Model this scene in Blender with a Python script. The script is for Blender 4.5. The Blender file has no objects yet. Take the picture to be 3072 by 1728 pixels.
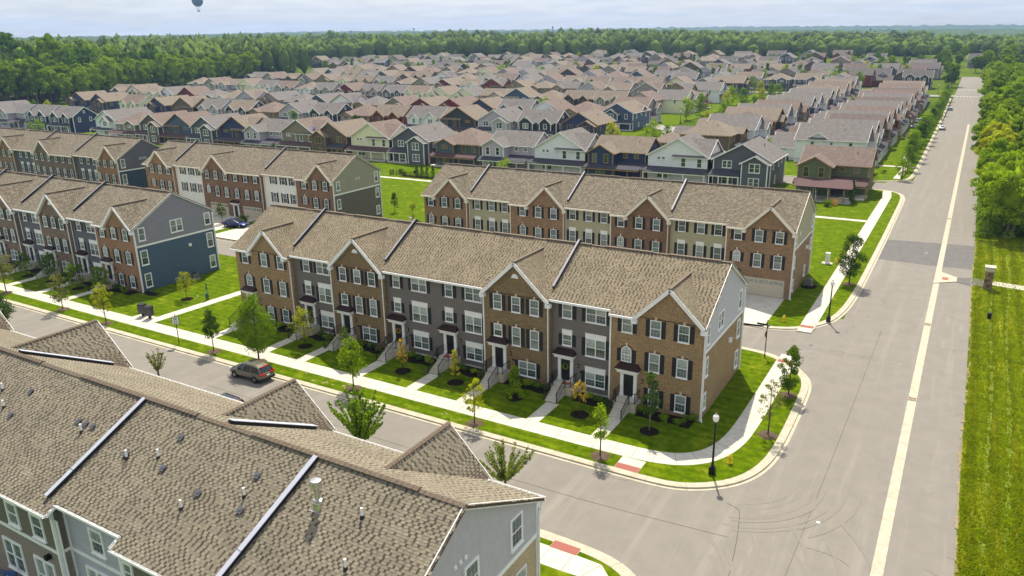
import bpy, math, random
import numpy as np
from mathutils import Vector, Matrix, noise
SC = bpy.context.scene
COL = SC.collection
random.seed(7)
R = math.radians

# ------------------------------------------------------------ camera
F, YAW, PITCH, ROLL, CH = 2299.73, R(-30.7925), R(17.884), R(-0.99), 31.0
cy_, sy_, cp_, sp_ = math.cos(YAW), math.sin(YAW), math.cos(PITCH), math.sin(PITCH)
FWD = Vector((sy_*cp_, cy_*cp_, -sp_)); RT0 = Vector((cy_, -sy_, 0)); UP0 = RT0.cross(FWD)
RT = math.cos(ROLL)*RT0 + math.sin(ROLL)*UP0; UPV = -math.sin(ROLL)*RT0 + math.cos(ROLL)*UP0
cam_data = bpy.data.cameras.new('camera'); cam = bpy.data.objects.new('camera', cam_data); COL.objects.link(cam)
cam_data.sensor_width = 36; cam_data.lens = F/3072*36; cam_data.clip_start = 0.5; cam_data.clip_end = 20000
m3 = Matrix((RT, UPV, -FWD)).transposed()
cam.matrix_world = Matrix.Translation((0, 0, CH)) @ m3.to_4x4()
SC.camera = cam

def proj(p):
    v = Vector(p)-Vector((0, 0, CH)); c = v.dot(FWD)
    if c < 1: return None
    return (1536+F*v.dot(RT)/c, 864-F*v.dot(UPV)/c)

# ------------------------------------------------------------ light
SUNV = Vector((-1.35, 2.65, 4.55)).normalized()
SUN_EL = math.asin(SUNV.z)
world = bpy.data.worlds.new('World'); SC.world = world; world.use_nodes = True
wn, wl = world.node_tree.nodes, world.node_tree.links
wn.clear()
sky = wn.new('ShaderNodeTexSky'); sky.sky_type = 'NISHITA'; sky.sun_disc = False
sky.sun_elevation = SUN_EL; sky.sun_rotation = math.atan2(SUNV.x, SUNV.y)
sky.air_density = 1.0; sky.dust_density = 2.0; sky.ozone_density = 1.2
tc = wn.new('ShaderNodeTexCoord'); sep = wn.new('ShaderNodeSeparateXYZ'); wl.new(tc.outputs['Generated'], sep.inputs[0])
zc = wn.new('ShaderNodeMath'); zc.operation = 'ADD'; zc.inputs[1].default_value = 0.09; wl.new(sep.outputs[2], zc.inputs[0])
zm = wn.new('ShaderNodeMath'); zm.operation = 'MAXIMUM'; zm.inputs[1].default_value = 0.03; wl.new(zc.outputs[0], zm.inputs[0])
dv = wn.new('ShaderNodeVectorMath'); dv.operation = 'DIVIDE'; wl.new(tc.outputs['Generated'], dv.inputs[0])
cmb = wn.new('ShaderNodeCombineXYZ'); cmb.inputs[2].default_value = 1
wl.new(zm.outputs[0], cmb.inputs[0]); wl.new(zm.outputs[0], cmb.inputs[1]); wl.new(cmb.outputs[0], dv.inputs[1])
cn = wn.new('ShaderNodeTexNoise'); cn.inputs['Scale'].default_value = 0.55; cn.inputs['Detail'].default_value = 7; cn.inputs['Roughness'].default_value = 0.58
cn.inputs['Distortion'].default_value = 0.25
wl.new(dv.outputs[0], cn.inputs['Vector'])
cr = wn.new('ShaderNodeValToRGB'); cr.color_ramp.elements[0].position = 0.36; cr.color_ramp.elements[1].position = 0.66
wl.new(cn.outputs['Fac'], cr.inputs[0])
cn2 = wn.new('ShaderNodeTexNoise'); cn2.inputs['Scale'].default_value = 2.3; cn2.inputs['Detail'].default_value = 6
wl.new(dv.outputs[0], cn2.inputs['Vector'])
cc = wn.new('ShaderNodeValToRGB')
cc.color_ramp.elements[0].position = 0.35; cc.color_ramp.elements[0].color = (4.5, 4.8, 5.2, 1)
cc.color_ramp.elements[1].position = 0.66; cc.color_ramp.elements[1].color = (5.8, 5.9, 6.1, 1)
wl.new(cn2.outputs['Fac'], cc.inputs[0])
fm = wn.new('ShaderNodeMath'); fm.operation = 'MULTIPLY_ADD'; fm.inputs[1].default_value = 0.42; fm.inputs[2].default_value = 0.5
wl.new(cr.outputs[0], fm.inputs[0])
mx = wn.new('ShaderNodeMixRGB'); wl.new(fm.outputs[0], mx.inputs[0]); wl.new(sky.outputs[0], mx.inputs[1]); wl.new(cc.outputs[0], mx.inputs[2])
bg = wn.new('ShaderNodeBackground'); bg.inputs[1].default_value = 0.13; wl.new(mx.outputs[0], bg.inputs[0])
wo = wn.new('ShaderNodeOutputWorld'); wl.new(bg.outputs[0], wo.inputs[0])
sd = bpy.data.lights.new('sun', 'SUN'); sd.energy = 5.0; sd.angle = R(0.5); sd.color = (1.0, 0.93, 0.79)
so = bpy.data.objects.new('sun', sd); so.rotation_euler = (-SUNV).to_track_quat('-Z', 'Y').to_euler(); so.location = (0, 0, 90); COL.objects.link(so)
SC.view_settings.view_transform = 'Standard'; SC.view_settings.look = 'None'; SC.view_settings.gamma = 1; SC.view_settings.exposure = 0.4
SC.view_settings.use_curve_mapping = False
SC.render.engine = 'CYCLES'
SC.cycles.max_bounces = 5; SC.cycles.diffuse_bounces = 3; SC.cycles.glossy_bounces = 2; SC.cycles.transmission_bounces = 3; SC.cycles.volume_bounces = 0
SC.cycles.use_denoising = True

# ------------------------------------------------------------ materials
def lin(c):
    return tuple(((v/255)/12.92 if v/255 <= .04045 else (((v/255)+.055)/1.055)**2.4) for v in c)
MATS = {}
def new_mat(name):
    m = bpy.data.materials.new(name); m.use_nodes = True; nt = m.node_tree
    b = nt.nodes['Principled BSDF']; return m, nt, b
def N(nt, t, **kw):
    n = nt.nodes.new('ShaderNode'+t)
    for k, v in kw.items():
        if k in n.inputs: n.inputs[k].default_value = v
        else: setattr(n, k, v)
    return n
def simple(name, col, rough=.7, var=.12, scale=6, metal=0, bump=0, spec=.5):
    if name in MATS: return MATS[name]
    m, nt, b = new_mat(name); c = lin(col)
    tcn = N(nt, 'TexCoord'); n = N(nt, 'TexNoise', Scale=scale, Detail=4.0); nt.links.new(tcn.outputs['Object'], n.inputs['Vector'])
    r = N(nt, 'ValToRGB'); r.color_ramp.elements[0].position = .3; r.color_ramp.elements[1].position = .7
    r.color_ramp.elements[0].color = (*[v*(1-var) for v in c], 1); r.color_ramp.elements[1].color = (*[min(1, v*(1+var)) for v in c], 1)
    nt.links.new(n.outputs['Fac'], r.inputs[0]); nt.links.new(r.outputs[0], b.inputs['Base Color'])
    b.inputs['Roughness'].default_value = rough; b.inputs['Metallic'].default_value = metal; b.inputs['Specular IOR Level'].default_value = spec
    if bump:
        bp = N(nt, 'Bump', Strength=bump, Distance=.02); nt.links.new(n.outputs['Fac'], bp.inputs['Height']); nt.links.new(bp.outputs[0], b.inputs['Normal'])
    MATS[name] = m; return m

# group that lays (u, v) along any wall or pitched roof: u horizontal, v up the slope
def make_uvgroup():
    g = bpy.data.node_groups.new('surface_map', 'ShaderNodeTree')
    g.interface.new_socket('Vector', in_out='OUTPUT', socket_type='NodeSocketVector')
    o = g.nodes.new('NodeGroupOutput'); t = g.nodes.new('ShaderNodeTexCoord')
    sn = g.nodes.new('ShaderNodeSeparateXYZ'); sp = g.nodes.new('ShaderNodeSeparateXYZ')
    g.links.new(t.outputs['Normal'], sn.inputs[0]); g.links.new(t.outputs['Object'], sp.inputs[0])
    def M(op, a, b=None):
        n = g.nodes.new('ShaderNodeMath'); n.operation = op
        for i, v in enumerate((a, b)):
            if v is None: continue
            if isinstance(v, (int, float)): n.inputs[i].default_value = v
            else: g.links.new(v, n.inputs[i])
        return n.outputs[0]
    L = M('MAXIMUM', M('SQRT', M('ADD', M('MULTIPLY', sn.outputs[0], sn.outputs[0]), M('MULTIPLY', sn.outputs[1], sn.outputs[1]))), .05)
    u = M('DIVIDE', M('SUBTRACT', M('MULTIPLY', sp.outputs[1], sn.outputs[0]), M('MULTIPLY', sp.outputs[0], sn.outputs[1])), L)
    v = M('DIVIDE', sp.outputs[2], L)
    c = g.nodes.new('ShaderNodeCombineXYZ'); g.links.new(u, c.inputs[0]); g.links.new(v, c.inputs[1]); g.links.new(c.outputs[0], o.inputs[0])
    return g
UVG = make_uvgroup()
def uvnode(nt):
    n = nt.nodes.new('ShaderNodeGroup'); n.node_tree = UVG; return n
def brickish(name, c1, c2, cm, bw, bh, mortar, rough=.85, bump=.4, dist=.01, big=.12, offset=.5, bias=0):
    if name in MATS: return MATS[name]
    m, nt, b = new_mat(name); u = uvnode(nt)
    bt = N(nt, 'TexBrick'); bt.offset = offset
    bt.inputs['Scale'].default_value = 1.0; bt.inputs['Brick Width'].default_value = bw; bt.inputs['Row Height'].default_value = bh
    bt.inputs['Mortar Size'].default_value = mortar; bt.inputs['Mortar Smooth'].default_value = .2; bt.inputs['Bias'].default_value = bias
    kk = 1.15 if name.endswith('brick') else 1.0
    for nm_, c_0 in (('Color1', c1), ('Color2', c2), ('Mortar', cm)): bt.inputs[nm_].default_value = (*[v*kk for v in lin(c_0)], 1)
    nt.links.new(u.outputs[0], bt.inputs['Vector'])
    tcn = N(nt, 'TexCoord'); n = N(nt, 'TexNoise', Scale=.55, Detail=5.0, Roughness=.6); nt.links.new(tcn.outputs['Object'], n.inputs['Vector'])
    mr = N(nt, 'MapRange'); mr.inputs[1].default_value = .3; mr.inputs[2].default_value = .7; mr.inputs[3].default_value = 1-big; mr.inputs[4].default_value = 1+big
    nt.links.new(n.outputs['Fac'], mr.inputs[0])
    mm = N(nt, 'MixRGB', blend_type='MULTIPLY'); mm.inputs[0].default_value = 1; nt.links.new(bt.outputs['Color'], mm.inputs[1]); nt.links.new(mr.outputs[0], mm.inputs[2])
    nt.links.new(mm.outputs[0], b.inputs['Base Color']); b.inputs['Roughness'].default_value = rough; b.inputs['Specular IOR Level'].default_value = .25
    if bump:
        inv = N(nt, 'Math', operation='SUBTRACT'); inv.inputs[0].default_value = 1; nt.links.new(bt.outputs['Fac'], inv.inputs[1])
        bp = N(nt, 'Bump', Strength=bump, Distance=dist); nt.links.new(inv.outputs[0], bp.inputs['Height']); nt.links.new(bp.outputs[0], b.inputs['Normal'])
    MATS[name] = m; return m
def siding(name, col, exp=.18, vert=False):
    if name in MATS: return MATS[name]
    m, nt, b = new_mat(name); u = uvnode(nt); s = N(nt, 'SeparateXYZ'); nt.links.new(u.outputs[0], s.inputs[0])
    d = N(nt, 'Math', operation='DIVIDE'); nt.links.new(s.outputs[0 if vert else 1], d.inputs[0]); d.inputs[1].default_value = .4 if vert else exp
    f = N(nt, 'Math', operation='FRACT'); nt.links.new(d.outputs[0], f.inputs[0])
    h = N(nt, 'Math', operation='SUBTRACT'); h.inputs[0].default_value = 1; nt.links.new(f.outputs[0], h.inputs[1])
    if vert:
        h = N(nt, 'Math', operation='LESS_THAN'); nt.links.new(f.outputs[0], h.inputs[0]); h.inputs[1].default_value = .13
    bp = N(nt, 'Bump', Strength=.8, Distance=.022); nt.links.new(h.outputs[0], bp.inputs['Height']); nt.links.new(bp.outputs[0], b.inputs['Normal'])
    c = tuple(min(.82, v*1.38+.004) for v in lin(col)); n = N(nt, 'TexNoise', Scale=1.3, Detail=5.0)
    mp = N(nt, 'Mapping'); mp.inputs['Scale'].default_value = (.5, 6, 1); nt.links.new(u.outputs[0], mp.inputs[0]); nt.links.new(mp.outputs[0], n.inputs['Vector'])
    r = N(nt, 'ValToRGB'); r.color_ramp.elements[0].position = .3; r.color_ramp.elements[1].position = .72
    r.color_ramp.elements[0].color = (*[v*.88 for v in c], 1); r.color_ramp.elements[1].color = (*[v*1.1 for v in c], 1)
    nt.links.new(n.outputs['Fac'], r.inputs[0]); nt.links.new(r.outputs[0], b.inputs['Base Color']); b.inputs['Roughness'].default_value = .6; b.inputs['Specular IOR Level'].default_value = .3
    MATS[name] = m; return m
def shingle(name, c1, c2, cm, big=.1):
    return brickish(name, c1, c2, cm, .30, .2, .03, rough=.92, bump=.5, dist=.02, big=big*.6, offset=.43, bias=.15)

def leafmat(name, c1, c2, tr=.35, spread=.25):
    if name in MATS: return MATS[name]
    m, nt, b = new_mat(name); nt.nodes.remove(b); out = nt.nodes['Material Output']
    oi = N(nt, 'ObjectInfo'); geo = N(nt, 'NewGeometry'); tcn = N(nt, 'TexCoord')
    n = N(nt, 'TexNoise', Scale=.55, Detail=3.0); nt.links.new(tcn.outputs['Object'], n.inputs['Vector'])
    a = N(nt, 'Math', operation='MULTIPLY_ADD'); a.inputs[1].default_value = spread; nt.links.new(oi.outputs['Random'], a.inputs[0]); nt.links.new(n.outputs['Fac'], a.inputs[2])
    a2 = N(nt, 'Math', operation='MULTIPLY_ADD'); a2.inputs[1].default_value = .35; nt.links.new(geo.outputs['Random Per Island'], a2.inputs[0]); nt.links.new(a.outputs[0], a2.inputs[2])
    r = N(nt, 'ValToRGB'); r.color_ramp.elements[0].position = .35; r.color_ramp.elements[1].position = 1.05 if spread > .3 else .95
    r.color_ramp.elements[0].color = (*c1, 1); r.color_ramp.elements[1].color = (*c2, 1); nt.links.new(a2.outputs[0], r.inputs[0])
    d = N(nt, 'BsdfDiffuse'); t = N(nt, 'BsdfTranslucent'); nt.links.new(r.outputs[0], d.inputs[0])
    mm = N(nt, 'MixRGB', blend_type='MULTIPLY'); mm.inputs[0].default_value = 1; mm.inputs[2].default_value = (1.0, 1.05, .35, 1); nt.links.new(r.outputs[0], mm.inputs[1]); nt.links.new(mm.outputs[0], t.inputs[0])
    ms = N(nt, 'MixShader'); ms.inputs[0].default_value = tr; nt.links.new(d.outputs[0], ms.inputs[1]); nt.links.new(t.outputs[0], ms.inputs[2])
    nt.links.new(ms.outputs[0], out.inputs[0]); MATS[name] = m; return m

def ground_mat(name, cols, scales, rough=.95, bump=.3, bscale=40, stripes=None, bd=.03, aniso=None):
    """cols: 3 colours mixed by two noises; stripes=(axis, width, amount) for mown bands"""
    if name in MATS: return MATS[name]
    m, nt, b = new_mat(name); tcn = N(nt, 'TexCoord')
    n1 = N(nt, 'TexNoise', Scale=scales[0], Detail=6.0, Roughness=.62); n2 = N(nt, 'TexNoise', Scale=scales[1], Detail=5.0, Roughness=.7)
    nt.links.new(tcn.outputs['Object'], n1.inputs['Vector']); nt.links.new(tcn.outputs['Object'], n2.inputs['Vector'])
    if aniso:
        mp_ = N(nt, 'Mapping'); mp_.inputs['Scale'].default_value = aniso; nt.links.new(tcn.outputs['Object'], mp_.inputs[0]); nt.links.new(mp_.outputs[0], n2.inputs['Vector'])
    r1 = N(nt, 'ValToRGB'); r1.color_ramp.elements[0].position = .36; r1.color_ramp.elements[1].position = .64
    r1.color_ramp.elements[0].color = (*cols[0], 1); r1.color_ramp.elements[1].color = (*cols[1], 1); nt.links.new(n1.outputs['Fac'], r1.inputs[0])
    r2 = N(nt, 'ValToRGB'); r2.color_ramp.elements[0].position = .52; r2.color_ramp.elements[1].position = .72
    nt.links.new(n2.outputs['Fac'], r2.inputs[0])
    mxx = N(nt, 'MixRGB'); nt.links.new(r2.outputs[0], mxx.inputs[0]); nt.links.new(r1.outputs[0], mxx.inputs[1]); mxx.inputs[2].default_value = (*cols[2], 1)
    last = mxx.outputs[0]
    if stripes:
        s = N(nt, 'SeparateXYZ'); nt.links.new(tcn.outputs['Object'], s.inputs[0])
        nd = N(nt, 'MixRGB', blend_type='ADD'); 
        k = N(nt, 'Math', operation='MULTIPLY_ADD'); k.inputs[1].default_value = math.pi/stripes[1]; nt.links.new(s.outputs[stripes[0]], k.inputs[0])
        nn = N(nt, 'TexNoise', Scale=.25, Detail=2.0); nt.links.new(tcn.outputs['Object'], nn.inputs['Vector'])
        k2 = N(nt, 'Math', operation='MULTIPLY'); k2.inputs[1].default_value = 2.5; nt.links.new(nn.outputs['Fac'], k2.inputs[0]); nt.links.new(k2.outputs[0], k.inputs[2])
        si = N(nt, 'Math', operation='SINE'); nt.links.new(k.outputs[0], si.inputs[0])
        mr = N(nt, 'MapRange'); mr.inputs[1].default_value = -.5; mr.inputs[2].default_value = .5; mr.inputs[3].default_value = 1-stripes[2]; mr.inputs[4].default_value = 1+stripes[2]; nt.links.new(si.outputs[0], mr.inputs[0])
        mu = N(nt, 'MixRGB', blend_type='MULTIPLY'); mu.inputs[0].default_value = 1; nt.links.new(last, mu.inputs[1]); nt.links.new(mr.outputs[0], mu.inputs[2]); last = mu.outputs[0]
    nt.links.new(last, b.inputs['Base Color']); b.inputs['Roughness'].default_value = rough; b.inputs['Specular IOR Level'].default_value = .02 if ('grass' in name or 'mulch' in name) else .2
    if bump:
        n3 = N(nt, 'TexNoise', Scale=bscale, Detail=3.0); nt.links.new(tcn.outputs['Object'], n3.inputs['Vector'])
        bp = N(nt, 'Bump', Strength=bump, Distance=bd); nt.links.new(n3.outputs['Fac'], bp.inputs['Height']); nt.links.new(bp.outputs[0], b.inputs['Normal'])
    MATS[name] = m; return m

G_LAWN = ground_mat('lawn_grass', [(.058, .105, .0010), (.115, .172, .0015), (.20, .235, .010)], (1.6, .5), stripes=(1, .55, .10), bump=.8, bscale=30, bd=.06)
G_MEADOW = ground_mat('meadow_grass', [(.048, .088, .001), (.14, .172, .003), (.29, .28, .015)], (.9, 1.0), stripes=(0, .7, .22), bump=1.0, bscale=14, bd=.12, aniso=(1.1, .10, 1))
G_FIELD = ground_mat('far_grass', [(.05, .088, .004), (.095, .135, .008), (.15, .18, .02)], (.05, .02), bump=0)
M_ASPH = ground_mat('asphalt', [(.205, .187, .161), (.230, .208, .179), (.258, .235, .202)], (.6, 1.1), rough=.9, bump=.3, bscale=90, bd=.012, aniso=(.9, .035, 1))
M_ASPH2 = ground_mat('dark_asphalt_patch', [(.125, .119, .112), (.148, .141, .132), (.165, .157, .146)], (.8, 2.1), rough=.9, bump=.25, bscale=90, bd=.01)
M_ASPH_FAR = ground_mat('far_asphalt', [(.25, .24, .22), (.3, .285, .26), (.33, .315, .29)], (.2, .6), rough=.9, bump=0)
M_CONC = ground_mat('concrete', [(.50, .465, .39), (.60, .56, .48), (.46, .42, .34)], (.9, 2.7), rough=.85, bump=.15, bscale=60, bd=.01)
M_KERB = ground_mat('kerb_concrete', [(.42, .375, .28), (.52, .47, .36), (.35, .30, .22)], (1.2, 3.3), rough=.85, bump=.2, bscale=50, bd=.01)
M_MULCH = ground_mat('mulch', [(.012, .009, .007), (.03, .02, .015), (.05, .034, .025)], (5, 9), rough=1, bump=1, bscale=25, bd=.08)
M_MULCH2 = ground_mat('faded_mulch', [(.09, .065, .045), (.16, .115, .08), (.22, .16, .11)], (5, 9), rough=1, bump=1, bscale=25, bd=.08)
M_SOIL = ground_mat('dry_soil', [(.22, .17, .09), (.30, .25, .13), (.34, .27, .16)], (4, 9), rough=1, bump=.5, bscale=25, bd=.03)
M_TACT = simple('tactile_brick_red', (150, 84, 72), .8, .15, 18)
M_WHITE = simple('white_trim', (236, 236, 232), .5, .04, 3)
M_CREAMT = simple('cream_trim', (232, 224, 205), .5, .04, 3)
M_TANT = simple('tan_trim', (158, 126, 82), .6, .08, 3)
M_BLACK = simple('black_metal', (18, 18, 20), .4, .1, 6, .3)
M_SHUT = simple('black_shutter', (24, 24, 30), .6, .1, 6)
M_CANOPY = simple('bronze_canopy_metal', (62, 40, 38), .4, .12, 4, .5)
M_DOOR = simple('black_door', (22, 22, 26), .35, .1, 4)
M_GAR = simple('beige_garage_panel', (198, 188, 166), .6, .05, 3)
M_STONE = simple('cast_stone', (200, 190, 165), .8, .1, 8)
M_CAPM = simple('grey_cap_metal', (176, 178, 190), .5, .06, 1.2)
M_ROWCAP = simple('row_cap_metal', (142, 142, 150), .55, .06, 1.2)
M_DARKM = simple('dark_flashing', (30, 29, 30), .6, .1, 5)
M_PIPE = simple('white_pipe', (240, 240, 238), .4, .03, 3)
M_STEEL = simple('galvanised_steel', (205, 205, 200), .25, .08, 5, .9)
M_VENT = simple('grey_vent_plastic', (84, 84, 92), .6, .1, 8)
M_RIDGE = simple('ridge_cap_shingle', (112, 98, 82), .95, .2, 7, bump=.6)
M_YEL = simple('yellow_hydrant_paint', (232, 190, 18), .45, .08, 6)
M_GREENP = simple('green_plastic', (16, 92, 76), .5, .08, 6)
M_SIGN = simple('white_sign_face', (238, 238, 232), .4, .02, 3)
M_BARK = simple('bark', (82, 66, 54), .95, .3, 12, bump=.8)
M_BARKL = simple('pale_bark', (128, 112, 96), .95, .3, 12, bump=.8)
M_GLOBE = simple('lamp_globe', (246, 240, 232), .2, .02, 3)
M_RUBBER = simple('tyre_rubber', (22, 22, 23), .85, .1, 8)
M_RIM = simple('alloy_rim', (180, 180, 182), .25, .05, 8, .85)
M_TAIL = simple('red_tail_lamp', (190, 14, 18), .2, .1, 8)
M_HEAD = simple('clear_head_lamp', (215, 220, 225), .1, .05, 8)
M_BUFFB = brickish('buff_brick', (168, 146, 110), (140, 118, 86), (190, 176, 148), .21, .075, .012)

def pane_mat(name, dark, light, rough=.08):
    m, nt, b = new_mat(name); oi = N(nt, 'ObjectInfo')
    r = N(nt, 'ValToRGB'); r.color_ramp.interpolation = 'LINEAR'
    r.color_ramp.elements[0].position = .25; r.color_ramp.elements[1].position = .8
    r.color_ramp.elements[0].color = (*dark, 1); r.color_ramp.elements[1].color = (*light, 1)
    nt.links.new(oi.outputs['Random'], r.inputs[0])
    tcn = N(nt, 'TexCoord'); n = N(nt, 'TexNoise', Scale=1.7, Detail=2.0); nt.links.new(tcn.outputs['Object'], n.inputs['Vector'])
    mr = N(nt, 'MapRange'); mr.inputs[1].default_value = .35; mr.inputs[2].default_value = .65; mr.inputs[3].default_value = .7; mr.inputs[4].default_value = 1.3; nt.links.new(n.outputs['Fac'], mr.inputs[0])
    mu = N(nt, 'MixRGB', blend_type='MULTIPLY'); mu.inputs[0].default_value = 1; nt.links.new(r.outputs[0], mu.inputs[1]); nt.links.new(mr.outputs[0], mu.inputs[2])
    nt.links.new(mu.outputs[0], b.inputs['Base Color']); b.inputs['Roughness'].default_value = rough; b.inputs['Specular IOR Level'].default_value = .9
    MATS[name] = m; return m
M_PANE_U = pane_mat('window_glass_with_blind', (.10, .15, .14), (.42, .48, .44))
M_PANE_L = pane_mat('window_glass_dark', (.03, .05, .055), (.20, .25, .23))
M_PANE_H = pane_mat('house_window_glass', (.02, .03, .035), (.10, .14, .15))
M_CARGL = pane_mat('car_glass', (.012, .016, .02), (.03, .035, .04), .04)

# ------------------------------------------------------------ mesh builder
class MB:
    def __init__(s): s.v = []; s.f = []; s.m = []
    def face(s, pts, m=0):
        i = len(s.v); s.v += [tuple(p) for p in pts]; s.f.append(tuple(range(i, i+len(pts)))); s.m.append(m)
    def box(s, x0, x1, y0, y1, z0, z1, m=0):
        i = len(s.v)
        s.v += [(x0, y0, z0), (x1, y0, z0), (x1, y1, z0), (x0, y1, z0), (x0, y0, z1), (x1, y0, z1), (x1, y1, z1), (x0, y1, z1)]
        for q in ((0, 3, 2, 1), (4, 5, 6, 7), (0, 1, 5, 4), (1, 2, 6, 5), (2, 3, 7, 6), (3, 0, 4, 7)):
            s.f.append(tuple(i+k for k in q)); s.m.append(m)
        return s
    def beam(s, a, b, w, h, up=(0, 0, 1), m=0):
        a = Vector(a); b = Vector(b); d = (b-a).normalized(); u = Vector(up); sd = d.cross(u)
        if sd.length < 1e-4: sd = d.cross(Vector((0, 1, 0)))
        sd.normalize(); u = sd.cross(d).normalized(); i = len(s.v)
        for p in (a, b):
            for (q, t) in ((-1, -1), (1, -1), (1, 1), (-1, 1)): s.v.append(tuple(p+sd*w/2*q+u*h/2*t))
        for q in ((0, 1, 2, 3), (7, 6, 5, 4), (0, 4, 5, 1), (1, 5, 6, 2), (2, 6, 7, 3), (3, 7, 4, 0)):
            s.f.append(tuple(i+k for k in q)); s.m.append(m)
        return s
    def slab(s, pts, th, m=0, me=None):
        """pts = top outline (counter-clockwise seen from above); gives it thickness downwards"""
        me = m if me is None else me
        n = len(pts); i = len(s.v); s.v += [tuple(p) for p in pts]+[(p[0], p[1], p[2]-th) for p in pts]
        s.f.append(tuple(range(i, i+n))); s.m.append(m); s.f.append(tuple(range(i+2*n-1, i+n-1, -1))); s.m.append(me)
        for k in range(n):
            j = (k+1) % n; s.f.append((i+k, i+n+k, i+n+j, i+j)); s.m.append(me)
        return s
    def tube(s, pts, rad, n=8, m=0, cap=True):
        P = [Vector(p) for p in pts]; rs = rad if isinstance(rad, (list, tuple)) else [rad]*len(P); i0 = len(s.v)
        for k, p in enumerate(P):
            d = (P[min(k+1, len(P)-1)]-P[max(k-1, 0)]).normalized()
            a = d.cross(Vector((0, 0, 1)) if abs(d.z) < .9 else Vector((1, 0, 0))).normalized(); b = d.cross(a)
            for j in range(n):
                t = 2*math.pi*j/n; s.v.append(tuple(p+(a*math.cos(t)+b*math.sin(t))*rs[k]))
        for k in range(len(P)-1):
            for j in range(n):
                s.f.append((i0+k*n+j, i0+k*n+(j+1) % n, i0+(k+1)*n+(j+1) % n, i0+(k+1)*n+j)); s.m.append(m)
        if cap:
            s.f.append(tuple(i0+j for j in range(n))[::-1]); s.m.append(m); s.f.append(tuple(i0+(len(P)-1)*n+j for j in range(n))); s.m.append(m)
        return s
    def lathe(s, prof, n=14, c=(0, 0), m=0):
        return s.tube([(c[0], c[1], z) for r, z in prof], [max(r, .002) for r, z in prof], n, m) if False else s._lathe(prof, n, c, m)
    def _lathe(s, prof, n, c, m):
        i0 = len(s.v)
        for r, z in prof:
            for j in range(n):
                t = 2*math.pi*j/n; s.v.append((c[0]+r*math.cos(t), c[1]+r*math.sin(t), z))
        for k in range(len(prof)-1):
            for j in range(n):
                s.f.append((i0+k*n+j, i0+k*n+(j+1) % n, i0+(k+1)*n+(j+1) % n, i0+(k+1)*n+j)); s.m.append(m)
        s.f.append(tuple(i0+j for j in range(n))[::-1]); s.m.append(m); s.f.append(tuple(i0+(len(prof)-1)*n+j for j in range(n))); s.m.append(m)
        return s
    def xf(s, M, i0=0):
        for k in range(i0, len(s.v)): s.v[k] = tuple(M @ Vector(s.v[k]))
        return s
    def mesh(s, name, mats, smooth=False):
        me = bpy.data.meshes.new(name); me.from_pydata(s.v, [], s.f)
        for m in (mats if isinstance(mats, (list, tuple)) else [mats]): me.materials.append(m)
        me.polygons.foreach_set('material_index', s.m)
        if smooth: me.polygons.foreach_set('use_smooth', [True]*len(s.f))
        me.update(); return me
    def build(s, name, mats, parent=None, loc=(0, 0, 0), rz=0, smooth=False):
        return obj(name, s.mesh(name, mats, smooth), parent, loc, rz)
def obj(name, me, parent=None, loc=(0, 0, 0), rz=0):
    o = bpy.data.objects.new(name, me); COL.objects.link(o); o.location = loc; o.rotation_euler = (0, 0, rz)
    if parent: o.parent = parent
    return o
def tag(o, label=None, cat=None, group=None, kind=None):
    if label: o['label'] = label
    if cat: o['category'] = cat
    if group: o['group'] = group
    if kind: o['kind'] = kind
    return o
def thing(name, label, cat, loc=(0, 0, 0), rz=0, group=None):
    o = obj(name, None, None, loc, rz); o.empty_display_size = .5; return tag(o, label, cat, group)
KIDS = {}
def kids(o):
    return KIDS.get(o.name) or list(o.children)
def dup(root, loc, rz=0, label=None, group=None, scale=None):
    def cp(o, parent):
        c = o.copy(); COL.objects.link(c)
        if parent: c.parent = parent
        for ch in CH_OF(o): cp(ch, c)
        return c
    r = cp(root, None); r.location = loc; r.rotation_euler = (0, 0, rz)
    if label: r['label'] = label
    if group: r['group'] = group
    if scale: r.scale = (scale,)*3 if isinstance(scale, (int, float)) else scale
    return r
_CH = {}
def CH_OF(o):
    if o.name not in _CH: _CH[o.name] = list(o.children)
    return _CH[o.name]

# ------------------------------------------------------------ terrain
def gh(x, y):
    d = math.hypot(x, y); t = max(0, d-320); return .033*t*t/(t+120) if t > 0 else 0.0
def sheet(name, pts, z, mat, kind='structure', parent=None, th=None):
    b = MB()
    if th: b.slab([(p[0], p[1], z) for p in pts], th)
    else: b.face([(p[0], p[1], z) for p in pts])
    o = b.build(name, mat, parent)
    if kind and not parent: o['kind'] = kind
    return o
def strip(name, x0, x1, y0, y1, z, mat, step=20, par=None):
    """long sheet that follows the terrain"""
    b = MB(); nx = max(1, int(abs(x1-x0)/step)); ny = max(1, int(abs(y1-y0)/step))
    vs = [[(x0+(x1-x0)*i/nx, y0+(y1-y0)*j/ny) for i in range(nx+1)] for j in range(ny+1)]
    for row in vs:
        for (x, y) in row: b.v.append((x, y, gh(x, y)+z))
    for j in range(ny):
        for i in range(nx):
            a = j*(nx+1)+i; b.f.append((a, a+1, a+nx+2, a+nx+1)); b.m.append(0)
    o = b.build(name, mat, par); o['kind'] = 'structure'; return o
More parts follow.
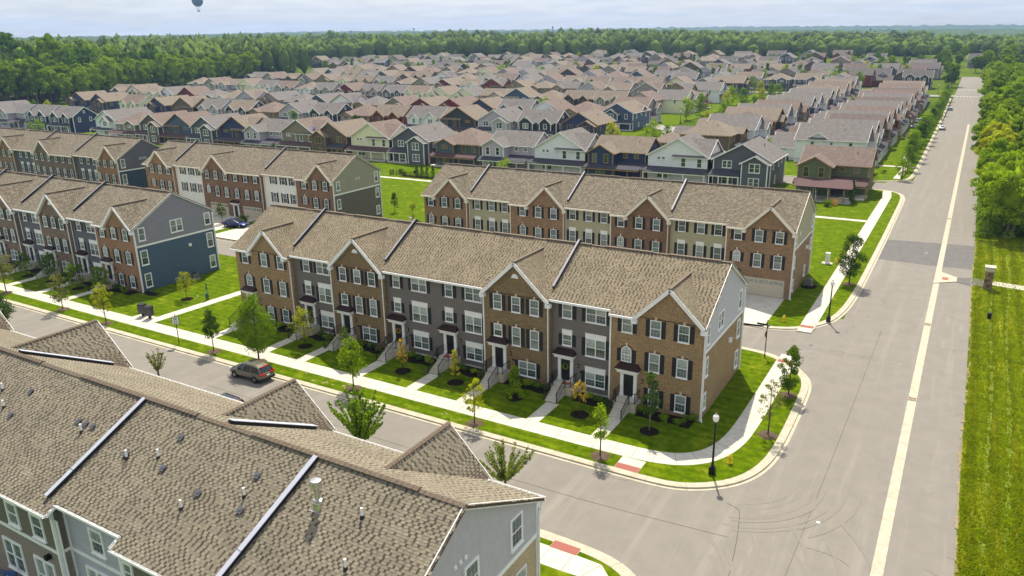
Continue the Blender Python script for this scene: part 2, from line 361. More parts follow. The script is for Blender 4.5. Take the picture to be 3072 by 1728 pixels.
# ground: polar-ish grid of quads reaching the horizon
def build_ground():
    b = MB(); rad = [0, 40, 90, 150, 220, 300, 330, 350, 370, 390, 410, 430, 450, 475, 500, 530, 560, 590, 620, 660, 700, 740, 780, 880, 1000, 1200, 1500, 1900, 2500, 3400, 4600, 5300]; n = 144
    b.v.append((0, 0, -.02))
    for r in rad[1:]:
        for j in range(n):
            t = 2*math.pi*j/n; x, y = r*math.cos(t), r*math.sin(t); h = gh(x, y)
            if r > 900: h = gh(900, 0)+(h-gh(900, 0))*max(0, 1-(r-900)/900)*.5 if r < 1800 else gh(900, 0)-6
            b.v.append((x, y, h-(.02 if r < 310 else .3)))
    for j in range(n): b.f.append((0, 1+j, 1+(j+1) % n)); b.m.append(0)
    for k in range(len(rad)-2):
        for j in range(n):
            a = 1+k*n; c = a+n; b.f.append((a+j, c+j, c+(j+1) % n, a+(j+1) % n)); b.m.append(0)
    o = b.build('ground', G_FIELD); o['kind'] = 'structure'
build_ground()
# ------------------------------------------------------------ roads, kerbs, pavements, lawns
def smooth_path(P, it=3):
    P = [Vector((p[0], p[1], 0)) for p in P]
    for _ in range(it):
        Q = [P[0]]
        for a, b in zip(P[:-1], P[1:]):
            if (b-a).length > 12: Q += [a.lerp(b, 3/(b-a).length), b.lerp(a, 3/(b-a).length)]
            else: Q += [a.lerp(b, .25), a.lerp(b, .75)]
        Q.append(P[-1]); P = Q
    return P
def resample(P, step):
    out = [P[0]]; acc = 0
    for a, b in zip(P[:-1], P[1:]):
        L = (b-a).length; t = step-acc
        while t <= L: out.append(a.lerp(b, t/L)); t += step
        acc = (acc+L) % step if L+acc >= step else acc+L
    out.append(P[-1]); return out
def offsets(P, d):
    out = []
    for k, p in enumerate(P):
        t = (P[min(k+1, len(P)-1)]-P[max(k-1, 0)]).normalized(); out.append(p+Vector((-t.y, t.x, 0))*d)
    return out
def pieces(parent, name, P, d0, d1, z0, z1, step, sub, mat, gap=.02, lip=None, maxn=300):
    """cuts a ribbon along P into separate slabs, each an object"""
    fine = resample(P, step/sub); A = offsets(fine, d0); B = offsets(fine, d1); n = 0
    for k in range(0, len(fine)-1, sub):
        e = min(k+sub, len(fine)-1)
        if e-k < 1: continue
        a = [v.copy() for v in A[k:e+1]]; b = [v.copy() for v in B[k:e+1]]
        if (a[-1]-a[0]).length < .3 and (b[-1]-b[0]).length < .3: continue
        t = (a[-1]-a[0]).normalized()*gap/2; a[0] += t; b[0] += t; a[-1] -= t; b[-1] -= t
        poly = a+b[::-1]
        if (poly[1]-poly[0]).cross(poly[-1]-poly[0]).z < 0: poly = poly[::-1]
        m = MB(); g0 = gh(a[0].x, a[0].y)
        m.slab([(p.x, p.y, z1+gh(p.x, p.y)) for p in poly], z1-z0)
        if lip:
            c = offsets(fine[k:e+1], lip[0]); c2 = offsets(fine[k:e+1], lip[1]); c[0] += t; c2[0] += t; c[-1] -= t; c2[-1] -= t
            q = c+c2[::-1]
            if (q[1]-q[0]).cross(q[-1]-q[0]).z < 0: q = q[::-1]
            m.slab([(p.x, p.y, lip[2]+gh(p.x, p.y)) for p in q], .05)
        m.build(name, mat, parent); n += 1
    return n
# asphalt
road = strip('road', -9.55, 2.9, -20, 560, 0.0, M_ASPH, 15)
for i, (y0, y1) in enumerate([(118.8, 132.3)]):
    o = sheet('road_patch', [(-9.3, y0+.2), (-1.47, y0-.3), (-1.47, y1+.4), (-9.3, y1-.6)], .006, M_ASPH2)
    o = sheet('road_patch', [(-.76, y0-.2), (2.88, y0+.1), (2.88, y1+.7), (-.76, y1+.5)], .006, M_ASPH2)
sheet('street', [(-420, 38), (-6, 38), (-6, 47.2), (-420, 47.2)], .005, M_ASPH)
sheet('junction', [(-22, 34.5), (-9.5, 22), (-6.2, 22), (-6.2, 90), (-9.5, 90), (-9.6, 70), (-9.5, 55), (-22, 47.6)], .003, M_ASPH)
sheet('alley', [(-420, 76.2), (-8, 76.2), (-8, 82.6), (-420, 82.6)], .007, M_ASPH)
sheet('alley', [(-16, 70.5), (-8, 70.5), (-8, 90), (-16, 90)], .0045, M_ASPH)
sheet('side_street', [(-75, 175.8), (-9, 175.8), (-9, 184.7), (-75, 184.7)], .007, M_ASPH)
sheet('side_street', [(-14.5, 171), (-9, 171), (-9, 190), (-14.5, 190)], .004, M_ASPH)
cs = smooth_path([(-79, 170), (-80, 215), (-83, 245), (-90, 266), (-104, 277), (-130, 280), (-420, 281)])
_A, _B = offsets(cs, 4.5), offsets(cs, -4.5); b = MB()
for k in range(len(cs)-1): b.face([(*_B[k].xy, .125+gh(*_B[k].xy)), (*_B[k+1].xy, .125+gh(*_B[k+1].xy)), (*_A[k+1].xy, .125+gh(*_A[k+1].xy)), (*_A[k].xy, .125+gh(*_A[k].xy))])
b.build('cross_street', M_ASPH_FAR)['kind'] = 'structure'
strip('cross_street', -430, -9, 432, 441, .06, M_ASPH_FAR, 12)
# thin seams and wheel scuffs in the asphalt
def scuffs():
    m = simple('tar_seam', (70, 64, 58), .9, .2, 9); m2 = simple('tyre_scuff', (150, 142, 132), .9, .2, 5)
    b = MB()
    def line(P, w, z):
        P = smooth_path(P, 2); A = offsets(P, w/2); B = offsets(P, -w/2)
        for k in range(len(P)-1): b.face([(*B[k].xy, z), (*B[k+1].xy, z), (*A[k+1].xy, z), (*A[k].xy, z)])
    line([(-11.0, 47.3), (-10.1, 47.0), (-9.9, 46.5), (-9.2, 43.0), (-8.6, 38.0), (-8.2, 33)], .035, .016)
    line([(-60, 42.8), (-40, 42.6), (-20, 42.7), (-9.9, 43.5)], .025, .016)
    line([(-5.4, 88), (-5.6, 60), (-5.9, 38)], .018, .016); line([(-9.4, 80), (-6, 79.2), (-3, 78.9)], .02, .016)
    o = b.build('tar_seam', m); tag(o, kind='structure')
    b = MB()
    for k in range(34):
        r0 = random.uniform(5, 14); cx, cy = -14+random.uniform(-2, 1), random.choice([40+random.uniform(-4, 3), 52])
        a0 = random.uniform(-.9, .1); a1 = a0+random.uniform(.6, 1.3)
        if cy > 50: cx = -12; r0 = random.uniform(4, 9); a0 = random.uniform(-1.4, -.7); a1 = a0+.9
        P = [(cx+r0*math.cos(a0+(a1-a0)*t/6), cy+r0*math.sin(a0+(a1-a0)*t/6)) for t in range(7)]
        line(P, random.uniform(.12, .4), .0085+k*.0003)
    # kept very faint: almost the colour of the road itself
    mm = simple('tyre_scuff_mark', (125, 119, 111), .9, .05, 5)
    tag(b.build('tyre_scuff', mm), kind='structure')
scuffs()
# concrete gutter strip down the main road
gut = tag(obj('gutter_strip', None), kind='structure')
pieces(gut, 'gutter_slab', [Vector((-1.12, y, 0)) for y in (20, 60, 100, 140, 180, 220, 260, 300, 320)], -.34, .34, -.05, .02, 3.05, 1, M_KERB)
for y in (71.2, 92.6, 152):
    b = MB()
    for k in range(6): b.box(-1.42+k*.1, -1.36+k*.1, y-.3, y+.3, .02, .03)
    b.box(-1.46, -.8, y-.36, y-.3, .02, .035).box(-1.46, -.8, y+.3, y+.36, .02, .035)
    o = b.build('drain_grate', simple('rusty_iron', (92, 62, 44), .8, .25, 12)); tag(o, {71.2: 'rusty drain grate in the pale gutter strip nearest the camera', 92.6: 'rusty drain grate in the gutter strip before the crossing refuge', 152: 'small rusty drain grate in the gutter strip beyond the dark patch'}[y], 'drain grate')
# crossing refuge
rf = sheet('crossing_refuge', [(-1.45, 109.6), (1.15, 111.6), (1.15, 113.6), (-.78, 115.6), (-1.45, 115.2)], .09, M_KERB, th=.09)
b = MB(); b.box(-.55, .15, 111.7, 113, .09, .1); b.build('tactile_panel', M_TACT, rf)
# kerbs
K1 = smooth_path([(-170, 47.1), (-24, 47.1), (-16.2, 47.1), (-14.3, 47.5), (-12.6, 48.5), (-11.1, 49.9), (-10, 52), (-9.4, 54.9), (-9.3, 59.4), (-9.4, 65.7), (-9.6, 70.3), (-11, 72.9), (-13.1, 74.9), (-14.9, 75.9), (-17.8, 76.2), (-26, 76.2)])
K2 = smooth_path([(-140, 82.6), (-26, 82.6), (-17.5, 82.6), (-13.4, 83.9), (-10.8, 87.5), (-9.8, 92), (-9.4, 99), (-9.3, 110), (-9.3, 134), (-9.45, 165), (-9.8, 170.5), (-11, 173.8), (-14, 175.6), (-20, 175.8), (-36, 175.8)])
K3 = smooth_path([(-36, 184.7), (-20, 184.7), (-14, 187), (-11, 189.8), (-10, 193.5), (-9.8, 211), (-9.9, 260), (-10.1, 326), (-10.6, 425)])
K4 = smooth_path([(-60, 38.05), (-24, 38.05), (-18.3, 38.05), (-15.3, 37.7), (-13.4, 36.6), (-11.2, 34), (-9.8, 30), (-9.5, 20)])
kerb = tag(obj('kerb', None), kind='structure')
pieces(kerb, 'kerbstone', K1, .0, .62, -.1, .13, 3.0, 4, M_KERB, lip=(-.28, -.0, .02))
pieces(kerb, 'kerbstone', K2, .0, .62, -.1, .13, 3.0, 4, M_KERB, lip=(-.28, -.0, .02))
pieces(kerb, 'kerbstone', K3, .0, .5, -.1, .13, 6.0, 4, M_KERB, lip=(-.28, -.0, .02))
pieces(kerb, 'kerbstone', K4, -.62, .0, -.1, .13, 3.0, 4, M_KERB, lip=(.0, .28, .02))
# lawns, level with the kerb tops
def lawn(name, pts, z=.115, mat=None): 
    o = sheet(name, pts, z, mat or G_LAWN); return o
def xy(P): return [(p.x, p.y) for p in P]
lawn('lawn', [(-420, 47.7)]+xy(offsets(K1, .6))+[(-30, 75.9), (-420, 75.9)])
lawn('lawn', [(-420, 82.9)]+xy(offsets(K2, .6))+[(-60, 175.5), (-420, 175.5)])
lawn('lawn', [(-420, -20), (-9.9, -20)]+xy(offsets(K4, -.6))[::-1]+[(-420, 37.4)])
lawn('lawn', [(-79, 185)]+xy(offsets(K3, .5))+[(-79, 425)])
strip('verge', -420, -96, 186, 430, .03, G_LAWN, 20)
strip('verge', 2.9, 60, 20, 141, .04, G_MEADOW, 20)
strip('verge', 2.9, 120, 141, 560, .04, G_FIELD, 20)
# concrete pavements cut into slabs
sw = tag(obj('pavement', None), kind='structure')
P1 = smooth_path([(-165, 50.4), (-21, 50.4), (-17.5, 50.6), (-15.5, 51.25), (-13.9, 52.75), (-13.0, 55.2), (-12.65, 58.5), (-12.65, 75.0)])
pieces(sw, 'slab', P1, -.9, .9, 0, .124, 1.62, 3, M_CONC, gap=.03)
pieces(sw, 'slab', [Vector((-12.65, 84.8, 0)), Vector((-12.65, 168, 0)), Vector((-13.3, 175, 0))], -.8, .8, 0, .124, 1.62, 1, M_CONC, gap=.03)
sw2 = tag(obj('footpath', None), kind='structure')
pieces(sw2, 'slab', [Vector((-175, 143.3, 0)), Vector((-13.5, 143.3, 0))], -.7, .7, 0, .126, 3, 1, M_CONC, gap=.03)
pieces(sw2, 'slab', [Vector((-80.4, 51.35, 0)), Vector((-79.6, 64, 0)), Vector((-79.5, 76, 0))], -.75, .75, 0, .126, 1.6, 1, M_CONC, gap=.03)
pieces(sw2, 'slab', [Vector((-21, 209.4, 0)), Vector((-10.5, 209.4, 0))], -.9, .9, 0, .126, 3, 1, M_CONC, gap=.03)
pieces(sw2, 'slab', [Vector((-13, 191, 0)), Vector((-12.6, 200, 0)), Vector((-13.6, 425, 0))], -.7, .7, 0, .126, 6, 1, M_CONC, gap=.03)
pieces(sw2, 'slab', [Vector((-165, 36, 0)), Vector((-16, 36, 0)), Vector((-14.5, 34, 0)), Vector((-13.5, 30, 0))], -.9, .9, 0, .126, 1.6, 1, M_CONC, gap=.03)
pieces(sw2, 'slab', [Vector((4.3, 113.2, 0)), Vector((8.6, 112.4, 0)), Vector((22, 110, 0))], -1.0, 1.0, 0, .06, 2.4, 1, M_CONC, gap=.03)
sheet('path_link', [(1.15, 111.6), (2.9, 110.6), (5.2, 111.2), (5.2, 113.4), (2.9, 114.6), (1.15, 113.6)], .052, M_ASPH2)
# kerb ramps with red tactile paving
def ramp(x0, x1, y0, y1, ty0, ty1):
    o = tag(obj('kerb_ramp', None), kind='structure')
    b = MB(); b.box(x0, x1, y0, y1, 0, .128); b.build('slab', M_CONC, o)
    b = MB(); b.box(x0+.02, x1-.02, ty0, ty1, .1, .138)
    for i in range(int((x1-x0)/.12)):
        for j in range(int((ty1-ty0)/.12)): b.box(x0+.06+i*.12, x0+.1+i*.12, ty0+.04+j*.12, ty0+.08+j*.12, .138, .144)
    b.build('tactile_panel', M_TACT, o)
ramp(-19.75, -17.85, 47.15, 49.55, 47.75, 48.5)
ramp(-13.45, -11.85, 75.0, 76.1, 73.9, 74.6)
ramp(-13.45, -11.95, 83.6, 84.9, 85.0, 85.7)
ramp(-19.5, -17.6, 36.8, 38.0, 36.85, 37.6)
# garden walks
walks = tag(obj('garden_path', None), kind='structure')
DOORS_A = [-22.7, -28.75, -36.05, -41.75, -48.35, -55.95, -61.2, -69.6]
DOORS_C = [x-75 for x in DOORS_A[:3]]+[-105.2-4.1+4.1-6.0, -118.4+.2, -124.2, -131.5]
DOORS_C = [-97.8, -104.0, -111.2, -117.4, -124.7, -130.9, -138.2]
for x in DOORS_A+DOORS_C:
    for k in range(3):
        b = MB(); b.box(x-.62, x+.58, 51.33+k*1.25, 51.33+k*1.25+1.22, .05, .127); b.build('slab', M_CONC, walks)
# driveways behind the near row and in front of the garages
drv = tag(obj('driveway', None), kind='structure')
def drive(x0, x1, y0, y1, nx=2, ny=2):
    for i in range(nx):
        for j in range(ny):
            b = MB(); b.box(x0+(x1-x0)*i/nx+.015, x0+(x1-x0)*(i+1)/nx-.015, y0+(y1-y0)*j/ny+.015, y0+(y1-y0)*(j+1)/ny-.015, 0, .13); b.build('slab', M_CONC, drv)
drive(-25.2, -16.9, 82.7, 93.9)
for x in (-32.5, -41, -48, -57): drive(x-6, x, 82.7, 93.9, 1, 1)
for x0, x1 in ((-101, -93.5), (-109.8, -102.5), (-121.8, -110.3+.5-2), (-126.5, -122.5+.3), (-134, -128), (-143, -135.5)): drive(x0, x1, 82.7, 96.0, 2, 2)
b = MB()
o = sheet('footpath', [(-92, 76.1), (-92, 74.7), (-75, 74.7), (-75, 76.1)], .128, M_CONC)

# ------------------------------------------------------------ windows
M_MUNT = simple('grille_bar', (150, 158, 152), .5, .05, 3)
WCACHE = {}
def wmesh(key, fn):
    if key not in WCACHE: WCACHE[key] = fn()
    return WCACHE[key]
def arch_pts(w, h, n=10):
    r = w/2; return [(-r, 0), (r, 0)]+[(r*math.cos(math.pi*k/n), h-r+r*math.sin(math.pi*k/n)) for k in range(n+1)]
def frame_mesh(w, h, kind, mat, mname, muntin=True, bw=.07):
    def f():
        b = MB(); d0, d1 = -.07, .03
        n = {'single': 1, 'double': 2, 'arch': 1, 'triple': 3}[kind]
        if kind == 'arch':
            P = arch_pts(w, h, 12); Q = [(p[0]*(1-bw*2/w), (p[1]-h/2)*(1-bw*2/h)+h/2) for p in P]
            for k in range(len(P)):
                j = (k+1) % len(P)
                b.face([(P[k][0], d0, P[k][1]), (P[j][0], d0, P[j][1]), (Q[j][0], d0, Q[j][1]), (Q[k][0], d0, Q[k][1])])
                b.face([(P[k][0], d1, P[k][1]), (P[j][0], d1, P[j][1]), (P[j][0], d0, P[j][1]), (P[k][0], d0, P[k][1])])
                b.face([(Q[k][0], d0, Q[k][1]), (Q[j][0], d0, Q[j][1]), (Q[j][0], d1, Q[j][1]), (Q[k][0], d1, Q[k][1])])
            b.box(-w/2+bw, w/2-bw, -.05, .0, h*.45, h*.45+.05)
            for x in (-w/6, w/6): b.box(x-.012, x+.012, -.045, -.02, bw, h-.12)
            for z in (h*.22, h*.66, h*.8): b.box(-w/2+bw, w/2-bw, -.044, -.02, z, z+.024)
        else:
            b.box(-w/2, w/2, d0, d1, 0, bw); b.box(-w/2, w/2, d0, d1, h-bw, h)
            b.box(-w/2-.04, w/2+.04, d0-.05, d1, -.06, -.001)
            for k in range(n+1):
                x = -w/2+k*w/n; t = bw if 0 < k < n else bw
                if k == 0: b.box(-w/2, -w/2+bw, d0, d1, bw, h-bw)
                elif k == n: b.box(w/2-bw, w/2, d0, d1, bw, h-bw)
                else: b.box(x-bw*.6, x+bw*.6, d0, d1, bw, h-bw)
            for k in range(n):
                xa, xb = -w/2+k*w/n+bw, -w/2+(k+1)*w/n-bw
                b.box(xa, xb, -.055, .0, h/2-.025, h/2+.025)
                if muntin:
                    for t in (1/3, 2/3): x = xa+(xb-xa)*t; b.box(x-.009, x+.009, -.04, -.02, bw, h-bw, 1)
                    for z in (.25, .75): zz = bw+(h-2*bw)*z; b.box(xa, xb, -.039, -.02, zz-.009, zz+.009, 1)
        return b.mesh('window', [mat, M_MUNT])
    return wmesh(('f', w, h, kind, mname, muntin, bw), f)
def pane_mesh(w, h, mat, kind='rect'):
    def f():
        b = MB()
        if kind == 'arch': b.face([(x, 0, z) for x, z in arch_pts(w, h, 12)])
        else: b.face([(-w/2, 0, 0), (w/2, 0, 0), (w/2, 0, h), (-w/2, 0, h)])
        return b.mesh('pane', mat)
    return wmesh(('p', round(w, 3), round(h, 3), mat.name, kind), f)
def shutter_mesh(w, h):
    def f():
        b = MB(); b.box(-w/2, w/2, -.03, 0, 0, h)
        for x0, x1, z0, z1 in ((-w/2, -w/2+.05, 0, h), (w/2-.05, w/2, 0, h), (-w/2+.05, w/2-.05, 0, .07), (-w/2+.05, w/2-.05, h-.07, h), (-w/2+.05, w/2-.05, h*.5-.04, h*.5+.04)): b.box(x0, x1, -.048, -.03, z0, z1)
        return b.mesh('shutter', M_SHUT)
    return wmesh(('s', w, h), f)
def lintel_mesh(w, kind):
    def f():
        b = MB()
        if kind == 'arch':
            n = 13; r0, r1 = w/2+.01, w/2+.2
            for k in range(n):
                a0, a1 = math.pi*(k+.08)/n, math.pi*(k+.92)/n
                q = [(r0*math.cos(a0), r0*math.sin(a0)), (r1*math.cos(a0), r1*math.sin(a0)), (r1*math.cos(a1), r1*math.sin(a1)), (r0*math.cos(a1), r0*math.sin(a1))]
                b.face([(x, -.02, z) for x, z in q], 0)
            b.box(-.09, .09, -.05, 0, r0, r1+.1, 1)
        else:
            n = int(w/.085)
            for k in range(n): x = -w/2+(k+.5)*w/n; b.box(x-w/n*.42, x+w/n*.42, -.015, 0, .0, .2, 0)
            b.box(-.09, .09, -.05, 0, 0, .27, 1)
        return b.mesh('lintel', [MATS['lintel_brick'], M_STONE])
    return wmesh(('l', w, kind), f)
def header_mesh(w, h):
    def f(): b = MB(); b.box(-w/2, w/2, -.06, 0, 0, h); b.box(-w/2-.04, w/2+.04, -.09, 0, h, h+.05); return b.mesh('header', M_WHITE)
    return wmesh(('h', w, h), f)
simple('lintel_brick', (112, 82, 58), .85, .2, 12)
def window(par, x, y, z, w, h, kind='single', rz=0, shut=0, head=None, frame=(M_WHITE, 'w'), muntin=True, lintel=False, pu=None, pl=None, bw=.07):
    wo = obj('window', frame_mesh(w, h, kind, frame[0], frame[1], muntin, bw), par, (x, y, z), rz)
    pu = pu or M_PANE_U; pl = pl or M_PANE_L
    if kind == 'arch': obj('pane', pane_mesh(w-.1, h-.1, pu, 'arch'), wo, (0, -.012, .05))
    else:
        n = {'single': 1, 'double': 2, 'triple': 3}[kind]
        for k in range(n):
            xc = -w/2+(k+.5)*w/n
            obj('pane', pane_mesh(w/n-.08, h/2-.04, pu), wo, (xc, -.012, h/2)); obj('pane', pane_mesh(w/n-.08, h/2-.04, pl), wo, (xc, -.008, .05))
    if shut:
        hs = h*.82 if kind == 'arch' else h
        for s in (-1, 1): obj('shutter', shutter_mesh(shut, hs), wo, (s*(w/2+shut/2+.03), -.002, 0))
    if head: obj('header', header_mesh(w+.06, head), wo, (0, 0, h+.003))
    if lintel: obj('lintel', lintel_mesh(w, 'arch' if kind == 'arch' else 'flat'), wo, (0, -.001, h+.003 if kind != 'arch' else h-w/2))
    return wo

# ------------------------------------------------------------ townhouse rows
def tinted(name, c1, c2, c3):
    m, nt, b = new_mat(name); at = N(nt, 'Attribute'); at.attribute_name = 'tint'
    r = N(nt, 'ValToRGB'); r.color_ramp.elements[0].position = 0; r.color_ramp.elements[1].position = 1
    r.color_ramp.elements[0].color = (*lin(c1), 1); r.color_ramp.elements[1].color = (*lin(c3), 1); e = r.color_ramp.elements.new(.45); e.color = (*lin(c2), 1)
    nt.links.new(at.outputs['Fac'], r.inputs[0])
    tcn = N(nt, 'TexCoord'); n = N(nt, 'TexNoise', Scale=38, Detail=2.0); nt.links.new(tcn.outputs['Object'], n.inputs['Vector'])
    n2 = N(nt, 'TexNoise', Scale=.5, Detail=4.0); g_ = N(nt, 'NewGeometry'); nt.links.new(g_.outputs['Position'], n2.inputs['Vector'])
    ad = N(nt, 'Math', operation='ADD'); nt.links.new(n.outputs['Fac'], ad.inputs[0]); nt.links.new(n2.outputs['Fac'], ad.inputs[1])
    mr = N(nt, 'MapRange'); mr.inputs[1].default_value = .7; mr.inputs[2].default_value = 1.3; mr.inputs[3].default_value = .82; mr.inputs[4].default_value = 1.16; nt.links.new(ad.outputs[0], mr.inputs[0])
    mu = N(nt, 'MixRGB', blend_type='MULTIPLY'); mu.inputs[0].default_value = 1; nt.links.new(r.outputs[0], mu.inputs[1]); nt.links.new(mr.outputs[0], mu.inputs[2])
    nt.links.new(mu.outputs[0], b.inputs['Base Color']); b.inputs['Roughness'].default_value = .95; b.inputs['Specular IOR Level'].default_value = .15
    MATS[name] = m; return m
M_TAB = tinted('dimensional_shingle', (76, 69, 59), (116, 108, 93), (142, 133, 114))
tinted('row_shingle', (80, 71, 59), (127, 116, 97), (152, 139, 116))
M_RBASE = simple('roof_underlay', (88, 74, 60), .95, .1, 5)
def inside(p, poly):
    c = False; n = len(poly); j = n-1
    for i in range(n):
        if (poly[i][1] > p[1]) != (poly[j][1] > p[1]) and p[0] < (poly[j][0]-poly[i][0])*(p[1]-poly[i][1])/(poly[j][1]-poly[i][1])+poly[i][0]: c = not c
        j = i
    return c
def tabs_on(origin, ux, vx, poly, holes=(), row=.142, seed=1, lift=.02):
    """shingle tabs laid over a roof plane; origin + u*ux + v*vx; poly in (u, v)"""
    rnd = random.Random(seed); out = []; us = [p[0] for p in poly]; vs = [p[1] for p in poly]; v = min(vs); k = 0
    while v < max(vs):
        u = min(us)-(.0 if k % 2 else .175)-rnd.choice([0, 0, .09]); up = k % 2 == 0
        while u < max(us):
            up = not up
            w = .215+rnd.uniform(-.02, .02) if up else .135+rnd.uniform(-.015, .015)
            c = (u+w/2, v+row/2)
            if inside(c, poly) and not any(inside(c, h) for h in holes):
                tint = rnd.uniform(.6, .95) if up else rnd.choice([rnd.uniform(.0, .15), rnd.uniform(.0, .25), rnd.uniform(.5, .75)])
                out.append((u, v, w, .016 if up else .006, tint))
            u += w
        v += row; k += 1
    O, U, V = Vector(origin), Vector(ux), Vector(vx); Nn = U.cross(V).normalized()
    return [(O+U*t[0]+V*t[1]+Nn*lift, U, V, Nn, t[2], t[3], t[4], row) for t in out]
def tabs_to_mesh(name, T, mat):
    n = len(T); co = np.zeros((n*6, 3), np.float32); tint = np.zeros(n, np.float32)
    for i, (p, U, V, Nn, w, t, ti, row) in enumerate(T):
        j = i*6; a = p; c = p+U*(w-.006); r = V*(row+.03)
        co[j] = a; co[j+1] = c; co[j+2] = a+Nn*t; co[j+3] = c+Nn*t; co[j+4] = a+r; co[j+5] = c+r; tint[i] = ti
    faces = []; 
    for i in range(n):
        j = i*6; faces += [(j+2, j+3, j+5, j+4), (j, j+1, j+3, j+2), (j, j+2, j+4), (j+1, j+5, j+3)]
    me = bpy.data.meshes.new(name); me.from_pydata(co.tolist(), [], faces); me.materials.append(mat)
    at = me.attributes.new('tint', 'FLOAT', 'FACE'); at.data.foreach_set('value', np.repeat(tint, 4)); me.update(); return me
BR_A = brickish('brown_brick', (128, 90, 58), (60, 44, 32), (192, 170, 128), .24, .092, .014, big=.1)
BR_D = brickish('dark_brown_brick', (108, 80, 56), (44, 36, 30), (166, 148, 108), .24, .092, .014, big=.1)
BR_R = brickish('red_brown_brick', (126, 86, 60), (60, 44, 34), (184, 160, 124), .24, .092, .013, big=.14)
BR_T = brickish('orange_brown_brick', (140, 96, 66), (92, 62, 44), (172, 146, 114), .22, .082, .012, big=.12)
BR_G = brickish('grey_brown_brick', (112, 96, 80), (74, 62, 54), (146, 130, 110), .22, .082, .012, big=.14)
BR_M = brickish('maroon_brick', (112, 78, 56), (66, 48, 38), (158, 134, 106), .24, .088, .013, big=.12)
SD_WARM = siding('warm_grey_siding', (97, 91, 86), .17)
SD_LT = siding('pale_grey_siding', (166, 165, 168), .17)
SD_KHAKI = siding('khaki_siding', (150, 144, 116), .17)
SD_PURP = siding('grey_siding', (118, 116, 122), .17)
SD_NAVY = siding('slate_blue_siding', (62, 80, 96), .17)
SD_CREAM = siding('cream_siding', (222, 210, 192), .17)
SD_CHAR = siding('charcoal_siding', (82, 82, 88), .17)
SD_DKNV = siding('dark_slate_siding', (44, 60, 74), .17)
SD_TAUPE = siding('taupe_siding', (88, 82, 72), .17)
RF_TOWN = shingle('tan_brown_shingles', (164, 152, 130), (116, 106, 90), (84, 76, 64), big=.05)
KS = (12.35-8.75)/6.35
LIT = simple('porch_light_glass', (190, 160, 110), .4, .1, 5)
